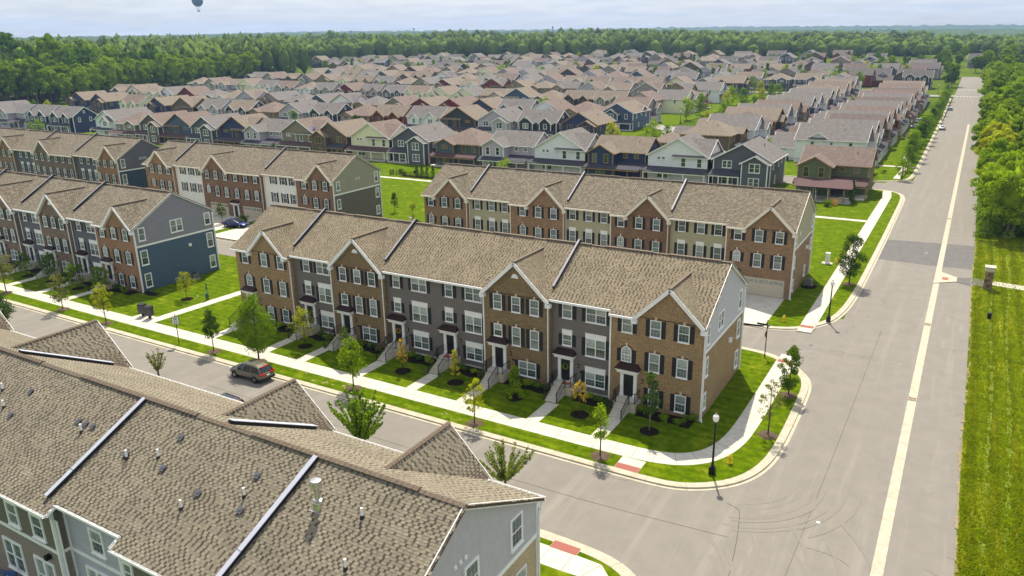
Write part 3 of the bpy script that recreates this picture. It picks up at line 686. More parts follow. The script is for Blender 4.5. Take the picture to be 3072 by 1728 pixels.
def entry(par, x, v, wood_stoop=True, z0=1.0, steps=6):
    b = MB(); b.box(x-.46, x+.46, v-.03, v+.02, z0, z0+2.05)
    for i in (0, 1):
        for j, (a, c) in enumerate(((.12, .62), (.75, 1.15), (1.28, 1.9))): b.box(x-.38+i*.4, x-.02+i*.4, v-.045, v-.03, z0+a, z0+c)
    d = b.build('door', M_DOOR, par)
    b = MB(); b.lathe([(.03, 0), (.03, .05)], 8); k = b.build('door_handle', M_STEEL, d, (x+.36, v-.07, z0+1.0))
    b = MB()
    for s in (-1, 1): b.box(x+s*.62-.15, x+s*.62+.15, v-.14, v+.02, z0, z0+2.35); b.box(x+s*.62-.19, x+s*.62+.19, v-.18, v+.02, z0, z0+.2)
    b.box(x-.47, x+.47, v-.08, v+.02, z0+2.07, z0+2.14); b.box(x-.47, x+.47, v-.05, v+.02, z0+2.3, z0+2.36)
    b.build('door_surround', M_WHITE, par)
    b = MB(); b.face([(x-.45, v-.02, z0+2.14), (x+.45, v-.02, z0+2.14), (x+.45, v-.02, z0+2.3), (x-.45, v-.02, z0+2.3)]); b.build('transom_pane', M_PANE_L, par)
    b = MB(); b.box(x-.95, x+.95, v-.55, v+.02, z0+2.36, z0+2.62); b.box(x-1.05, x+1.05, v-.68, v+.02, z0+2.62, z0+2.74); cb = b.build('canopy_base', M_WHITE, par)
    b = MB(); zt = z0+2.745
    A, B_, C_, D_ = (x-1.12, v-.75, zt), (x+1.12, v-.75, zt), (x+1.12, v+.02, zt), (x-1.12, v+.02, zt)
    E_, F_ = (x-.8, v+.02, zt+.42), (x+.8, v+.02, zt+.42)
    b.face([A, B_, F_, E_]); b.face([A, E_, D_]); b.face([B_, C_, F_]); b.face([A, D_, C_, B_])
    for k in range(7):
        t = k/6; b.beam(Vector(A).lerp(Vector(B_), t), Vector(E_).lerp(Vector(F_), t), .03, .05)
    b.build('entry_canopy', M_CANOPY, par)
    # stoop, one step at a time
    if wood_stoop:
        b = MB(); b.box(x-.85, x+1.15, v-1.35, v-.005, 0, z0-.06, 1); b.box(x-.87, x+1.17, v-1.38, v-.005, z0-.06, z0, 0); b.build('stoop', [M_CONC, MATS['stoop_block']], par)
        rise = z0/(steps+1); td = .29
        for k in range(steps):
            b = MB(); b.box(x-.6, x+.6, v-1.385-td*(k+1), v-1.385-td*k, 0, z0-rise*(k+1)); b.build('step', M_CONC, par)
        ys, ye = v-1.4, v-1.4-td*steps
        for s in (-1, 1):
            b = MB(); xx = x+s*.62
            p0 = (xx, ys, z0+.92); p1 = (xx, ye, .12+.92); b.beam(p0, p1, .05, .05); b.beam((xx, ys, z0+.12), (xx, ye, .22), .03, .03)
            b.box(xx-.03, xx+.03, ys-.03, ys+.03, z0-.1, z0+1.02); b.box(xx-.03, xx+.03, ye-.03, ye+.03, 0, 1.12)
            for k in range(1, 12): t = k/12; y = ys+(ye-ys)*t; za = z0+.12+(.22-z0-.12)*t; b.box(xx-.01, xx+.01, y-.01, y+.01, za, za+.8)
            xw = x-.83 if s < 0 else x+1.12
            b.beam((xw, v-.08, z0+.95), (xw, ys+.05, z0+.95), .045, .045); b.beam((xw, v-.08, z0+.1), (xw, ys+.05, z0+.1), .03, .03)
            for k in range(9): y = v-.1-(1.2/8)*k; b.box(xw-.01, xw+.01, y-.01, y+.01, z0, z0+.95)
            b.box(xw-.03, xw+.03, ys+.02, ys+.08, z0, z0+1.02)
            if abs(xw-xx) > .1: b.beam((xw, ys+.05, z0+.95), (xx, ys, z0+.95), .045, .045); b.beam((xw, ys+.05, z0+.1), (xx, ys, z0+.1), .03, .03)
            b.build('railing', M_BLACK, par)
    b = MB(); b.box(-.07, .07, -.16, 0, 0, .06); b.box(-.05, .05, -.14, -.03, .06, .3); b.box(-.08, .08, -.17, -.0, .3, .34)
    wl_ = b.build('wall_lamp', M_BLACK, par, (x+1.25, v, z0+1.55))
    b = MB(); b.box(-.04, .04, -.146, -.03, .09, .27); b.build('lamp_pane', LIT, wl_)
    b = MB(); b.box(x+1.38, x+1.72, v-.03, v, z0+1.0, z0+1.16); b.build('number_plate', M_BLACK, par)
simple('stoop_block', (196, 184, 162), .85, .1, 8)
def garage(par, x0, x1, v, h=2.15):
    b = MB(); b.box(x0-.1, x0, v-.05, v+.02, .12, .12+h+.1); b.box(x1, x1+.1, v-.05, v+.02, .12, .12+h+.1); b.box(x0, x1, v-.05, v+.02, .12+h, .12+h+.1)
    g = b.build('garage_door', M_GAR, par); n = 4
    for k in range(n):
        b = MB(); z0 = .12+h*k/n+.008; z1 = .12+h*(k+1)/n-.008; b.box(x0, x1, v-.02, v, z0, z1)
        m = 8
        for i in range(m): xa = x0+(x1-x0)*i/m+.06; xb = x0+(x1-x0)*(i+1)/m-.06; b.box(xa, xb, v-.032, v-.02, z0+.08, z1-.08, 0 if k < 3 else 1)
        b.build('panel', [M_GAR, M_PANE_L], g)
def gable_tri(par, uL, uR, za, v, wall_mat, roofm, z_ft, trim, lun=False, tabs=None):
    """front-facing cross gable: brick triangle, two roof slabs running back into the main roof, rake boards"""
    uc = (uL+uR)/2; vb = -.35+(za-8.75)/KS; vf = v-.38; ov = .14; half = (uR-uL)/2
    sl = (za-z_ft)/half
    b = MB(); b.face([(uL, v, z_ft-.05), (uR, v, z_ft-.05), (uc, v, za-.12)]); b.build('gable_wall', wall_mat, par)
    for s, uf in ((-1, uL), (1, uR)):
        ue = uf+s*ov; ze = z_ft-ov*sl
        pts = [(uc, vf, za), (uc, vb+.15, za+.02), (ue, -.35+(ze-8.75)/KS if ze > 8.75 else vf+.5, ze), (ue, vf, ze)]
        if s > 0: pts = [(uc, vf, za), (ue, vf, ze), pts[2], (uc, vb+.15, za+.02)]
        b = MB(); b.slab([(p[0], p[1], p[2]+.10) for p in pts], .1); b.build('gable_roof', M_RBASE if tabs is not None else roofm, par)
        if tabs is not None:
            up_ = Vector((uc-ue, 0, za-ze)); ln_ = up_.length; U_ = Vector((0, 1, 0)) if s < 0 else Vector((0, -1, 0)); U_ = -U_ if U_.cross(up_).z < 0 else U_
            yb_ = (-.35+(ze-8.75)/KS if ze > 8.75 else vf+.5)-vf; sg = U_.y; tabs += tabs_on((ue, vf, ze+.1), U_, up_.normalized(), [(0, 0), (sg*yb_, 0), (sg*(vb+.1-vf), ln_), (0, ln_)], seed=int(abs(uc)*10), lift=.004)
        b = MB(); a = Vector((uc, vf-.03, za-.06)); c = Vector((ue, vf-.03, ze-.06)); b.beam(a, c, .06, .32, m=0)
        a2 = Vector((uc, vf+.2, za-.2)); c2 = Vector((ue, vf+.2, ze-.2)); b.beam(a2, c2, .4, .04)
        b.box(min(uf, ue+s*.04)-.16, max(uf, ue+s*.04)+.16, vf-.06, v+.0, ze-.46, ze-.1)
        b.build('rake_board', trim, par)
    b = MB(); b.beam((uc, vf, za+.12), (uc, vb+.2, za+.12), .3, .05); b.build('ridge_cap', M_RIDGE, par)
    if lun:
        b = MB(); n = 8; P = [(.34*math.cos(math.pi*k/n), .34*math.sin(math.pi*k/n)) for k in range(n+1)]
        b.face([(p[0], -.06, p[1]) for p in P]); 
        for k in range(n): b.face([(P[k][0], 0, P[k][1]), (P[k][0], -.06, P[k][1]), (P[k+1][0], -.06, P[k+1][1]), (P[k+1][0], 0, P[k+1][1])])
        b.box(-.38, .38, -.08, 0, -.07, 0); b.build('gable_vent', M_WHITE, par, (uc-.05, v, 10.32))
# window layouts measured from a section's right edge: (floor, kind, centre, bottom, width, height)
BA = [(3, 'single', -1.7, 6.95, .97, 1.52), (3, 'single', -4.15, 6.95, .97, 1.52), (3, 'single', -6.7, 6.95, .97, 1.52), (2, 'single', -1.7, 3.75, .97, 1.72), (2, 'single', -4.15, 3.75, .97, 1.72), (2, 'arch', -6.7, 4.22, .95, 1.45)]
BF = [(3, 'single', -1.55, 6.93, .95, 1.52), (3, 'single', -3.5, 6.93, .95, 1.52), (3, 'single', -5.5, 6.93, .95, 1.52), (2, 'single', -1.55, 3.6, .95, 1.86), (2, 'single', -3.5, 3.6, .95, 1.86), (2, 'single', -5.5, 4.22, .92, 1.25)]
S1 = [(3, 'double', -1.55, 7.1, 1.95, 1.56), (3, 'single', -4.38, 7.1, .98, 1.56), (2, 'double', -1.55, 3.85, 1.95, 1.72), (2, 'single', -4.38, 4.45, .95, 1.1)]
S2 = [(3, 'double', -1.4, 7.1, 1.9, 1.56), (3, 'single', -4.25, 7.1, .92, 1.56), (3, 'double', -7.92, 7.1, 1.9, 1.56), (3, 'single', -10.8, 7.1, .9, 1.56),
      (2, 'double', -1.45, 3.82, 1.92, 1.72), (2, 'single', -4.32, 4.48, .95, 1.05), (2, 'double', -7.94, 3.82, 1.92, 1.72), (2, 'single', -10.8, 4.48, .9, 1.05)]
S3 = [(3, 'single', -1.15, 7.1, .98, 1.56), (3, 'single', -3.4, 7.1, .98, 1.56), (3, 'single', -5.9, 7.1, .98, 1.56), (2, 'single', -1.1, 3.8, .98, 1.75), (2, 'single', -3.4, 3.8, .98, 1.75), (2, 'single', -5.9, 3.8, .98, 1.75)]
BW = [(f, 'arch' if (f == 2 and c == -14.7) else 'single', c, (6.95 if f == 3 else 3.75) if not (f == 2 and c == -14.7) else 4.22, .97, (1.52 if f == 3 else 1.72) if not (f == 2 and c == -14.7) else 1.45) for f in (3, 2) for c in (-1.6, -4.2, -6.9, -9.7, -12.3, -14.7)]
def townrow(label, xr, yf, secs, ends, firewalls, roofm=RF_TOWN, depth=12.0, group='rows of three-storey townhouses', gutter=True, dz=0, tabs=None):
    root = thing('townhouse_row', label, 'townhouses', (xr, yf, dz), 0, None); tabs = [] if tabs else None
    u = 0; total = sum(s['w'] for s in secs); vr = depth/2
    for si, s in enumerate(secs):
        uL = u-s['w']; brick = s['t'][0] == 'B'; v = -.4 if brick else 0; mat = s['mat']
        b = MB(); b.box(uL, u, v, depth-.02*si % .06, 0, 8.62 if brick else 8.72); b.build('wall', mat, root)
        if not brick or True:
            b = MB(); b.box(uL+.02, u-.02, v-.03, v, .0, .34 if not brick else .12); b.build('foundation', M_CONC, root)
        # roof section front and back
        vf = v-.4; zf = 8.75+(vf+.35)*KS; e0 = .28 if si == 0 else 0; e1 = .28 if si == len(secs)-1 else 0
        b = MB(); xa, xb = uL-e1, u+e0; vg = v+.06; zg = 8.85+(vg+.35)*KS
        if s.get('g'):
            gl, gr_ = u+s['g'][0]-.1, u+s['g'][1]+.1; gr_ = min(gr_, xb); gl = max(gl, xa)
            b.slab([(gl, vg, zg), (gr_, vg, zg), (gr_, vr, 12.45), (gl, vr, 12.45)], .12)
            if gl-xa > .05: b.slab([(xa, vf, zf+.1), (gl, vf, zf+.1), (gl, vr, 12.45), (xa, vr, 12.45)], .12)
            if xb-gr_ > .05: b.slab([(gr_, vf, zf+.1), (xb, vf, zf+.1), (xb, vr, 12.45), (gr_, vr, 12.45)], .12)
        else: b.slab([(xa, vf, zf+.1), (xb, vf, zf+.1), (xb, vr, 12.45), (xa, vr, 12.45)], .12)
        b.build('roof_front', M_RBASE if tabs is not None else roofm, root)
        if tabs is not None:
            V_ = Vector((0, vr-vf, 12.45-zf-.1)); L_ = V_.length; hol = []
            if s.get('g'): tv = L_*(s['g'][2]-.0-zf-.1)/(12.45-zf-.1); gc = (gl+gr_)/2; hol = [[(gl-xa, -.2), (gr_-xa, -.2), (gc-xa, tv)]]
            tabs += tabs_on((xa, vf, zf+.1), (1, 0, 0), V_.normalized(), [(0, 0), (xb-xa, 0), (xb-xa, L_), (0, L_)], hol, seed=si+50, lift=.004)
        b = MB(); b.slab([(u+e0, depth+.35, 8.85), (uL-e1, depth+.35, 8.85), (uL-e1, vr, 12.45), (u+e0, vr, 12.45)], .12); b.build('roof_back', roofm, root)
        if si > 0 and (brick != (secs[si-1]['t'][0] == 'B')):
            sgn = -1 if brick else 1; xx = u+sgn*.12; v_ = v if brick else 0
            b = MB(); b.tube([(xx, vf-.06, zf-.1), (xx, v-.09, zf-.45), (xx, v-.08, .35), (xx, v-.3, .15)], .06, 8); b.build('downspout', s.get('trim', M_WHITE), root)
            b = MB(); b.box(u-.07, u+.07, -.44, .05, 0, 8.5); b.build('corner_board', s.get('trim', M_WHITE) if not brick else mat, root)
        # gutter + soffit only where there is no gable
        gs = [s['g']] if s.get('g') else []
        x0, x1 = uL-e1, u+e0
        rng = [(x0, x1)]
        if gs: rng = [(x0, u+gs[0][0]-.15), (u+gs[0][1]+.15, x1)]
        for a, c in rng:
            if c-a > .35:
                b = MB(); b.box(a, c, vf-.14, vf, zf-.14, zf+.06); b.box(a, c, vf, v, zf-.12, zf-.02); b.build('gutter', s.get('trim', M_WHITE), root)
        for (fl, kind, c, zb, w, h) in s['win']:
            if u+c-w/2 < uL+.2: continue
            sh = .36 if kind != 'double' else .36
            hd = None
            if not brick and fl == 2: hd = .42
            window(root, u+c, v, zb, w, h, kind, 0, sh, hd, (M_WHITE, 'w'), lintel=brick and fl <= 3)
        for d in s.get('doors', []): entry(root, u+d, v)
        for (kind, c, zb, w, h) in s.get('low', []):
            window(root, u+c, v, zb, w, h, kind, 0, .36, None if brick else .45, (M_WHITE, 'w'), lintel=brick)
        for (a, c) in s.get('gar', []): garage(root, u+a, u+c, v)
        for d in s.get('gdoors', []): entry(root, u+d, v, False, .15)
        if s.get('g'): gable_tri(root, u+s['g'][0], u+s['g'][1], s['g'][2], v, mat, roofm, 8.6, s.get('trim', M_WHITE), s.get('lun', False), tabs)
        u = uL
    # ridge vents
    nseg = int(total/6)
    for k in range(nseg):
        a = -total*(k+.12)/nseg; c = -total*(k+.88)/nseg
        b = MB(); b.beam((a, vr, 12.50), (c, vr, 12.50), .34, .1); b.build('ridge_vent', M_RIDGE, root)
    b = MB(); b.beam((.25, vr, 12.46), (-total-.25, vr, 12.46), .3, .06); b.build('ridge_cap', M_RIDGE, root)
    # firewall caps
    for fx in firewalls:
        uu = fx-xr; b = MB(); a = (uu, .6, 8.75+(.95)*KS+.28); c = (uu, vr, 12.75); e = (uu, depth-.6, a[2])
        b.beam(a, c, .17, .26, m=0); b.beam(c, e, .17, .26, m=0)
        b.beam(Vector(a)+Vector((0, 0, .145)), Vector(c)+Vector((0, .02, .145)), .2, .03, m=1); b.beam(Vector(c)+Vector((0, 0, .145)), Vector(e)+Vector((0, 0, .145)), .2, .03, m=1)
        b.build('firewall_cap', [M_DARKM, M_ROWCAP], root)
        b = MB(); b.tube([(uu+.1, -.5, 8.45), (uu+.1, -.12, 8.2), (uu+.1, -.1, .35), (uu+.1, -.4, .15)], .055, 8); b.build('downspout', M_WHITE, root)
    # right end wall
    lo, up, band, wins = ends
    if lo:
        b = MB(); b.box(0.002, .035, -.4, depth, 0, 6.12); b.build('end_wall_lower', lo, root)
        b = MB(); P = [(-.4, 6.12), (depth, 6.12), (depth, 8.72), (vr, 12.36), (-.4, 8.72)]
        b.face([(.045, p[0], p[1]) for p in P]); b.face([(.0, p[0], p[1]) for p in P][::-1]); b.build('end_wall_upper', up, root)
        b = MB(); b.box(.03, .085, -.42, depth, 6.1, 6.34); b.box(.03, .09, -.43, -.25, 0, 8.6); b.box(.03, .09, depth-.15, depth+.02, 0, 8.6); b.build('band_board', M_WHITE, root)
        b = MB()
        for y0, s in ((-.42-.35, 1), (depth+.38, -1)):
            z0 = 8.75+(-.77+.35)*KS if s > 0 else 8.75
            b.beam((.22, y0, z0-.02), (.22, vr, 12.36), .05, .26); b.beam((.12, y0, z0-.08), (.12, vr, 12.28), .2, .03)
        b.build('rake_board', s_trim(secs[0]), root)
        b = MB(); b.tube([(.14, -.55, 8.4), (.14, -.3, 8.15), (.14, -.32, .35), (.3, -.6, .15)], .055, 8); b.build('downspout', M_WHITE, root)
        b = MB(); b.tube([(.14, depth+.2, 8.5), (.14, depth-.05, 8.2), (.14, depth-.05, .3)], .055, 8); b.build('downspout', M_WHITE, root)
        for (kind, c, zb, w, h) in wins: window(root, .05, c, zb, w, h, kind, R(90), 0, None, (M_WHITE, 'w'), bw=.12)
    if tabs is not None: st = obj('shingles', tabs_to_mesh('shingles', tabs, MATS['row_shingle']), root); st['kind'] = 'stuff'
    # left end closing gable
    P = [(-.0, 8.6), (depth, 8.6), (vr, 12.3)]
    b = MB(); b.face([(-total+.01, p[0], p[1]) for p in P][::-1]); b.build('gable_wall', up or secs[-1]['mat'], root)
    return root

def s_trim(s): return s.get("trim", M_WHITE)
G1 = (-5.9, -.05, 11.45); GF = (-6.95, -.1, 11.8)
loA = [('single', -1.7, .55, .97, 1.6), ('single', -4.1, .55, .97, 1.6)]
sA1 = dict(w=8.25, t='B', mat=BR_A, win=BA, g=G1, doors=[-6.4], low=loA)
sA2 = dict(w=6.0, t='S', mat=SD_WARM, win=S1, doors=[-4.5], low=[('double', -1.55, .92, 1.95, 1.4)])
sA3 = dict(w=7.1, t='B', mat=BR_D, win=BF, g=GF, lun=True, doors=[-5.4], low=[('double', -2.35, .68, 1.9, 1.5)])
sA4 = dict(w=12.2, t='S', mat=SD_WARM, win=S2, doors=[-4.3, -10.85], low=[('double', -1.45, .92, 1.92, 1.4), ('double', -7.95, .92, 1.92, 1.4)])
sA5 = dict(w=7.3, t='B', mat=BR_D, win=BF, g=GF, lun=True, doors=[-5.4], low=[('double', -2.35, .68, 1.9, 1.5)])
sA6 = dict(w=5.9, t='S', mat=SD_WARM, win=[(3, 'double', -1.45, 7.1, 1.8, 1.56), (3, 'single', -3.9, 7.1, .95, 1.56), (2, 'double', -1.4, 3.85, 1.85, 1.72), (2, 'single', -3.9, 4.45, .9, 1.1)], doors=[-3.9], low=[('double', -1.35, .92, 1.9, 1.4)])
BL = [(3, 'single', -1.6, 6.95, .97, 1.52), (3, 'single', -4.2, 6.95, .97, 1.52), (3, 'single', -7.3, 6.95, .97, 1.52), (2, 'single', -1.6, 3.75, .97, 1.72), (2, 'single', -4.2, 3.75, .97, 1.72), (2, 'arch', -7.0, 4.22, .95, 1.45)]
sA7 = dict(w=8.9, t='B', mat=BR_A, win=BL, g=(-6.3, -.9, 11.2), doors=[-7.0], low=[('single', -1.6, .55, .97, 1.6), ('single', -4.0, .55, .97, 1.6)])
endA = (BR_A, SD_LT, True, [('single', .55, 6.75, .75, 1.7), ('double', 4.1, 7.05, 1.7, 1.55), ('single', 10.4, 6.85, 1.1, 1.9), ('single', 10.5, 4.0, 1.0, 1.8), ('single', 10.5, .9, 1.0, 1.75), ('single', .55, 3.9, .75, 1.75), ('single', .5, .9, .75, 1.5)])
rowA = townrow('long long brown brick and warm grey townhouse row facing the street in the picture centre', -16.35, 58.3, [sA1, sA2, sA3, sA4, sA5, sA6, sA7], endA, [-30.75, -50.3, -63.4], tabs=True)
sB = lambda w, m, t, g=True, gar=None: dict(w=w, t=t, mat=m, win=(BA if t == 'B' else S3), g=G1 if (t == 'B' and g) else None, trim=M_CREAMT, gar=gar or [], gdoors=[-7.1] if gar else [])
endB = (BR_R, SD_KHAKI, True, [('single', .6, 6.9, .8, 1.5), ('single', 10.9, 6.9, .9, 1.7), ('single', .6, 3.8, .8, 1.6), ('single', 10.9, 3.9, .9, 1.6), ('single', .8, .9, .8, 1.5), ('single', 8.2, .9, .8, 1.5)])
rowB = townrow('townhouse row with red-brown brick gables, khaki siding and alley garages', -16.45, 94.4,
    [sB(8.15, BR_R, 'B', True, [(-5.6, -.75)]), sB(7.5, SD_KHAKI, 'S'), sB(8.2, BR_M, 'B'), sB(7.0, SD_KHAKI, 'S'), sB(8.8, BR_R, 'B'), sB(7.5, SD_KHAKI, 'S'), sB(8.0, BR_R, 'B')], endB, [-32.2, -47.3, -63.5])
c_ = lambda d, m, **k: dict(d, mat=m, **k)
endC = (SD_NAVY, SD_PURP, True, [('single', .75, 6.9, 1.0, 1.75), ('double', 6.0, 7.0, 1.9, 1.75), ('single', 11.0, 6.95, 1.0, 1.75), ('single', .65, 3.65, 1.05, 2.0), ('single', 11.0, 3.7, 1.05, 2.1), ('single', .7, .6, 1.0, 1.9), ('single', 11.0, .7, 1.0, 1.8)])
rowC = townrow('townhouse row with slate blue and grey gable end, left across the lawn', -91.3, 58.3,
    [c_(sA1, BR_T), dict(sA2, mat=SD_CHAR, w=6.3), c_(sA3, BR_G), dict(sA2, mat=SD_CHAR, w=6.4), c_(sA5, BR_G), dict(sA2, mat=SD_CHAR, w=6.2), c_(sA3, BR_G), dict(sA2, mat=SD_CHAR, w=6.3), c_(sA7, BR_T)], endC, [-105.7, -118.8, -132])
GARD = dict(gar=[(-6.0, -1.2)], gdoors=[-7.4])
sD = lambda w, m, t, g, **k: dict(w=w, t=t, mat=m, win={'B': BA, 'S': S3}[t], g=g, trim=M_CREAMT, **k)
endD = (SD_TAUPE, siding('khaki_grey_siding', (132, 128, 108), .17), True, [('single', 10.9, 6.9, 1.0, 1.9), ('single', .9, 6.9, .9, 1.6), ('single', .8, 3.7, .9, 1.7), ('single', 11.0, 4.0, 1.0, 1.8), ('single', 10.9, .9, 1.0, 1.6)])
rowD = townrow('townhouse row with maroon brick, cream siding and khaki gable end, behind the blue-ended row', -92.5, 96.4,
    [sD(8.7, BR_M, 'B', G1, **GARD), sD(8.6, SD_CREAM, 'S', None, gar=[(-6, -1.2)], gdoors=[]), dict(w=16.4, t='B', mat=BR_M, win=BW, g=(-15.6, -9.2, 11.5), trim=M_CREAMT, gar=[(-5.6, -.9), (-14.6, -9.9)], gdoors=[-7.6]), sD(8.2, SD_CREAM, 'S', None), sD(8.9, BR_R, 'B', (-7.5, -1.6, 11.4))], endD, [-109.6, -134.6])
endE = (SD_DKNV, SD_CHAR, True, [('single', .9, 6.85, 1.0, 1.85), ('single', .8, 3.4, 1.0, 2.1)])
rowE = townrow('far left townhouse row with charcoal gable end and mixed brick and grey siding', -152.7, 96.4,
    [sD(7.4, BR_T, 'B', G1), sD(8.0, SD_CHAR, 'S', None), dict(w=16, t='B', mat=BR_G, win=BW, g=(-15.0, -9.0, 11.5), trim=M_CREAMT), sD(8.2, SD_CHAR, 'S', None), sD(8.5, BR_R, 'B', G1), sD(8.0, SD_CHAR, 'S', None)], endE, [-168.5, -184.3])
# small details on end walls
for root, y, z, m in ((rowA, 7.4, 4.6, M_WHITE), (rowC, 7.6, 4.6, M_WHITE), (rowB, 8.2, 4.6, M_WHITE)):
    b = MB(); b.box(.05, .3, y-.17, y+.17, z, z+.35); b.box(.05, .34, y-.2, y+.2, z+.35, z+.39); b.build('wall_vent_box', m, root)
b = MB(); b.box(.06, .12, 5.4, 6.5, 8.05, 8.4); b.build('slot_window_frame', M_WHITE, rowD); b = MB(); b.box(.12, .125, 5.5, 6.4, 8.12, 8.33); b.build('slot_window_pane', M_PANE_L, rowD)
b = MB(); b.box(.06, .12, 4.8, 6.4, 8.1, 8.5); b.build('slot_window_frame', M_WHITE, rowE); b = MB(); b.box(.12, .125, 4.9, 6.3, 8.18, 8.42); b.build('slot_window_pane', M_PANE_L, rowE)
b = MB(); b.box(.06, .12, 2.6, 3.1, 7.5, 8.0); b.build('wall_vent', M_WHITE, rowB)
# flue over the ridge of the near row, dryer caps on the end of the left row
b = MB(); b.lathe([(.1, 0), (.1, .9)], 10); b.lathe([(.17, .9), (.17, 1.15)], 10); b.build('flue', M_STEEL, rowA, (-52.2+16.35, 7.6, 11.4))
# ------------------------------------------------------------ nearest townhouse row: its roof fills the lower left
N_XR, N_XL, YB, YR, YF, ZE, ZR = -16.1, -74.0, 16.4, 22.95, 29.9, 8.75, 12.35
near = thing('townhouse_row', 'nearest townhouse row seen from behind, tan shingle roof with vents in the foreground', 'townhouses', (-16.4, 16.75, 0))
def nl(p): return (p[0]+16.4, p[1]-16.75, p[2])
def near_build():
    kb = (ZR-ZE)/(YR-YB); kf = (ZR-ZE)/(YF-YR)
    # walls
    wT = siding('near_taupe_siding', (92, 88, 78), .18); wG = siding('near_grey_siding', (150, 150, 158), .18); wB = siding('near_brown_grey_siding', (118, 108, 100), .18)
    for x0, x1, y0, up, lowm in ((-74, -37.4, 16.75, wT, wB), (-37.4, -31.9, 17.35, wG, wG), (-31.9, -16.43, 16.75, wT, wB)):
        b = MB(); b.box(*[v+16.4 for v in (x0, x1)], y0-16.75, 12.9, 6.3, 8.6); b.build('wall', up, near)
        b = MB(); b.box(*[v+16.4 for v in (x0, x1)], y0-16.75, 12.9, 0, 6.1); b.build('wall', lowm, near)
        b = MB(); b.box(*[v+16.4 for v in (x0, x1)], y0-16.75-.04, 12.9, 6.1, 6.3); b.build('band_board', M_WHITE, near)
        b = MB(); b.box(x0+16.4-.02, x0+16.4+.14, y0-16.75-.05, y0-16.75+.1, 0, 8.6).box(x1+16.4-.14, x1+16.4+.02, y0-16.75-.05, y0-16.75+.1, 0, 8.6); b.build('corner_board', M_WHITE, near)
    for (x, y, z, w, h, k) in ((-41.4, 16.75, 6.55, 1.15, 1.5, 'single'), (-39.0, 16.75, 6.55, 1.15, 1.5, 'single'), (-34.7, 17.35, 6.75, 1.15, 1.5, 'single'), (-31.3, 16.75, 6.8, .8, 1.2, 'single'), (-28.6, 16.75, 6.6, 1.1, 1.5, 'single'), (-25, 16.75, 6.6, 1.1, 1.5, 'single'),
                               (-42.3, 16.75, 3.3, 1.9, 2.0, 'double'), (-39.2, 16.75, 2.9, 1.9, 2.3, 'double'), (-35.3, 17.35, 3.7, 1.9, 1.9, 'double')):
        window(near, x+16.4, y-16.75, z, w, h, k, 0, 0, None, (M_WHITE, 'w'), bw=.13)
    # roof bases
    def base(nm, P): b = MB(); b.slab([nl(p) for p in P], .14, 0); return b.build(nm, M_RBASE, near)
    base('roof_back', [(N_XL, YB, ZE), (-37.2, YB, ZE), (-37.2, YR, ZR), (N_XL, YR, ZR)])
    base('roof_back', [(-37.2, YB+.6, ZE+.6*kb), (-31.8, YB+.6, ZE+.6*kb), (-31.8, YR, ZR), (-37.2, YR, ZR)])
    base('roof_back', [(-31.8, YB, ZE), (N_XR, YB, ZE), (N_XR, YR, ZR), (-31.8, YR, ZR)])
    base('roof_front', [(N_XR, YF, ZE), (N_XL, YF, ZE), (N_XL, YR, ZR), (N_XR, YR, ZR)])
    # gables on the street side
    gb = [(-19.6, -24.7, 11.35), (-30.7, -36.7, 11.4), (-50.6, -57.4, 11.75), (-66.6, -73.3, 11.7)]
    T = []; Lb = math.hypot(YR-YB, ZR-ZE); Lf = math.hypot(YF-YR, ZR-ZE)
    vb = Vector((0, YR-YB, ZR-ZE)).normalized(); vf = Vector((0, YR-YF, ZR-ZE)).normalized()
    T += tabs_on(nl((N_XL, YB, ZE)), (1, 0, 0), vb, [(0, 0), (N_XR-N_XL, 0), (N_XR-N_XL, Lb), (0, Lb)], [[(-37.2-N_XL, -.1), (-31.8-N_XL, -.1), (-31.8-N_XL, .68), (-37.2-N_XL, .68)]], seed=3)
    nb = len(T)
    holes = []
    for xr, xl, za in gb:
        xc = (xr+xl)/2; tv = (za-ZE)/(ZR-ZE)*Lf; holes.append([(N_XR-xr, -.1), (N_XR-xl, -.1), (N_XR-xc, tv)])
    T += tabs_on(nl((N_XR, YF, ZE)), (-1, 0, 0), vf, [(0, 0), (N_XR-N_XL, 0), (N_XR-N_XL, Lf), (0, Lf)], holes, seed=4)
    for gi, (xr, xl, za) in enumerate(gb):
        xc = (xr+xl)/2; half = (xr-xl)/2; yb = YF-(za-ZE)/kf; yf = YF+.35
        for s, xf in ((1, xr), (-1, xl)):
            apex = Vector((xc, yf, za)); foot = Vector((xf, yf, ZE-.05)); back = Vector((xc, yb, za))
            dv = (apex-foot).normalized(); ln = (apex-foot).length
            pts = [apex, back, Vector((xf, YF, ZE)), foot]
            if s > 0: pts = pts[::-1]
            if (pts[1]-pts[0]).cross(pts[2]-pts[0]).z < 0: pts = pts[::-1]
            b = MB(); b.slab([nl(p) for p in pts], .1); b.build('gable_roof', M_RBASE, near)
            # u along -y (front to back) so that the normal points up
            if s > 0: O = foot; U = Vector((0, -1, 0)); P = [(0, 0), (.35, 0), (yf-yb, ln), (0, ln)]
            else: O = Vector((xf, yf, ZE-.05)); U = Vector((0, 1, 0)); P = [(0, 0), (-.35, 0), (-(yf-yb), ln), (0, ln)]
            if U.cross(dv).z < 0: U = -U; P = [(-p[0], p[1]) for p in P]
            T += tabs_on(nl(O), U, dv, P, seed=10+gi*2+(s > 0))
            b = MB(); b.beam(nl(apex+Vector((0, .03, -.12))), nl(foot+Vector((0, .03, -.12))), .05, .24); b.build('rake_board', M_WHITE, near)
        b = MB(); b.face([nl((xl, 29.6, 8.6)), nl((xr, 29.6, 8.6)), nl((xc, 29.6, za-.15))][::-1]); b.build('gable_wall', BR_A, near)
        n = 26
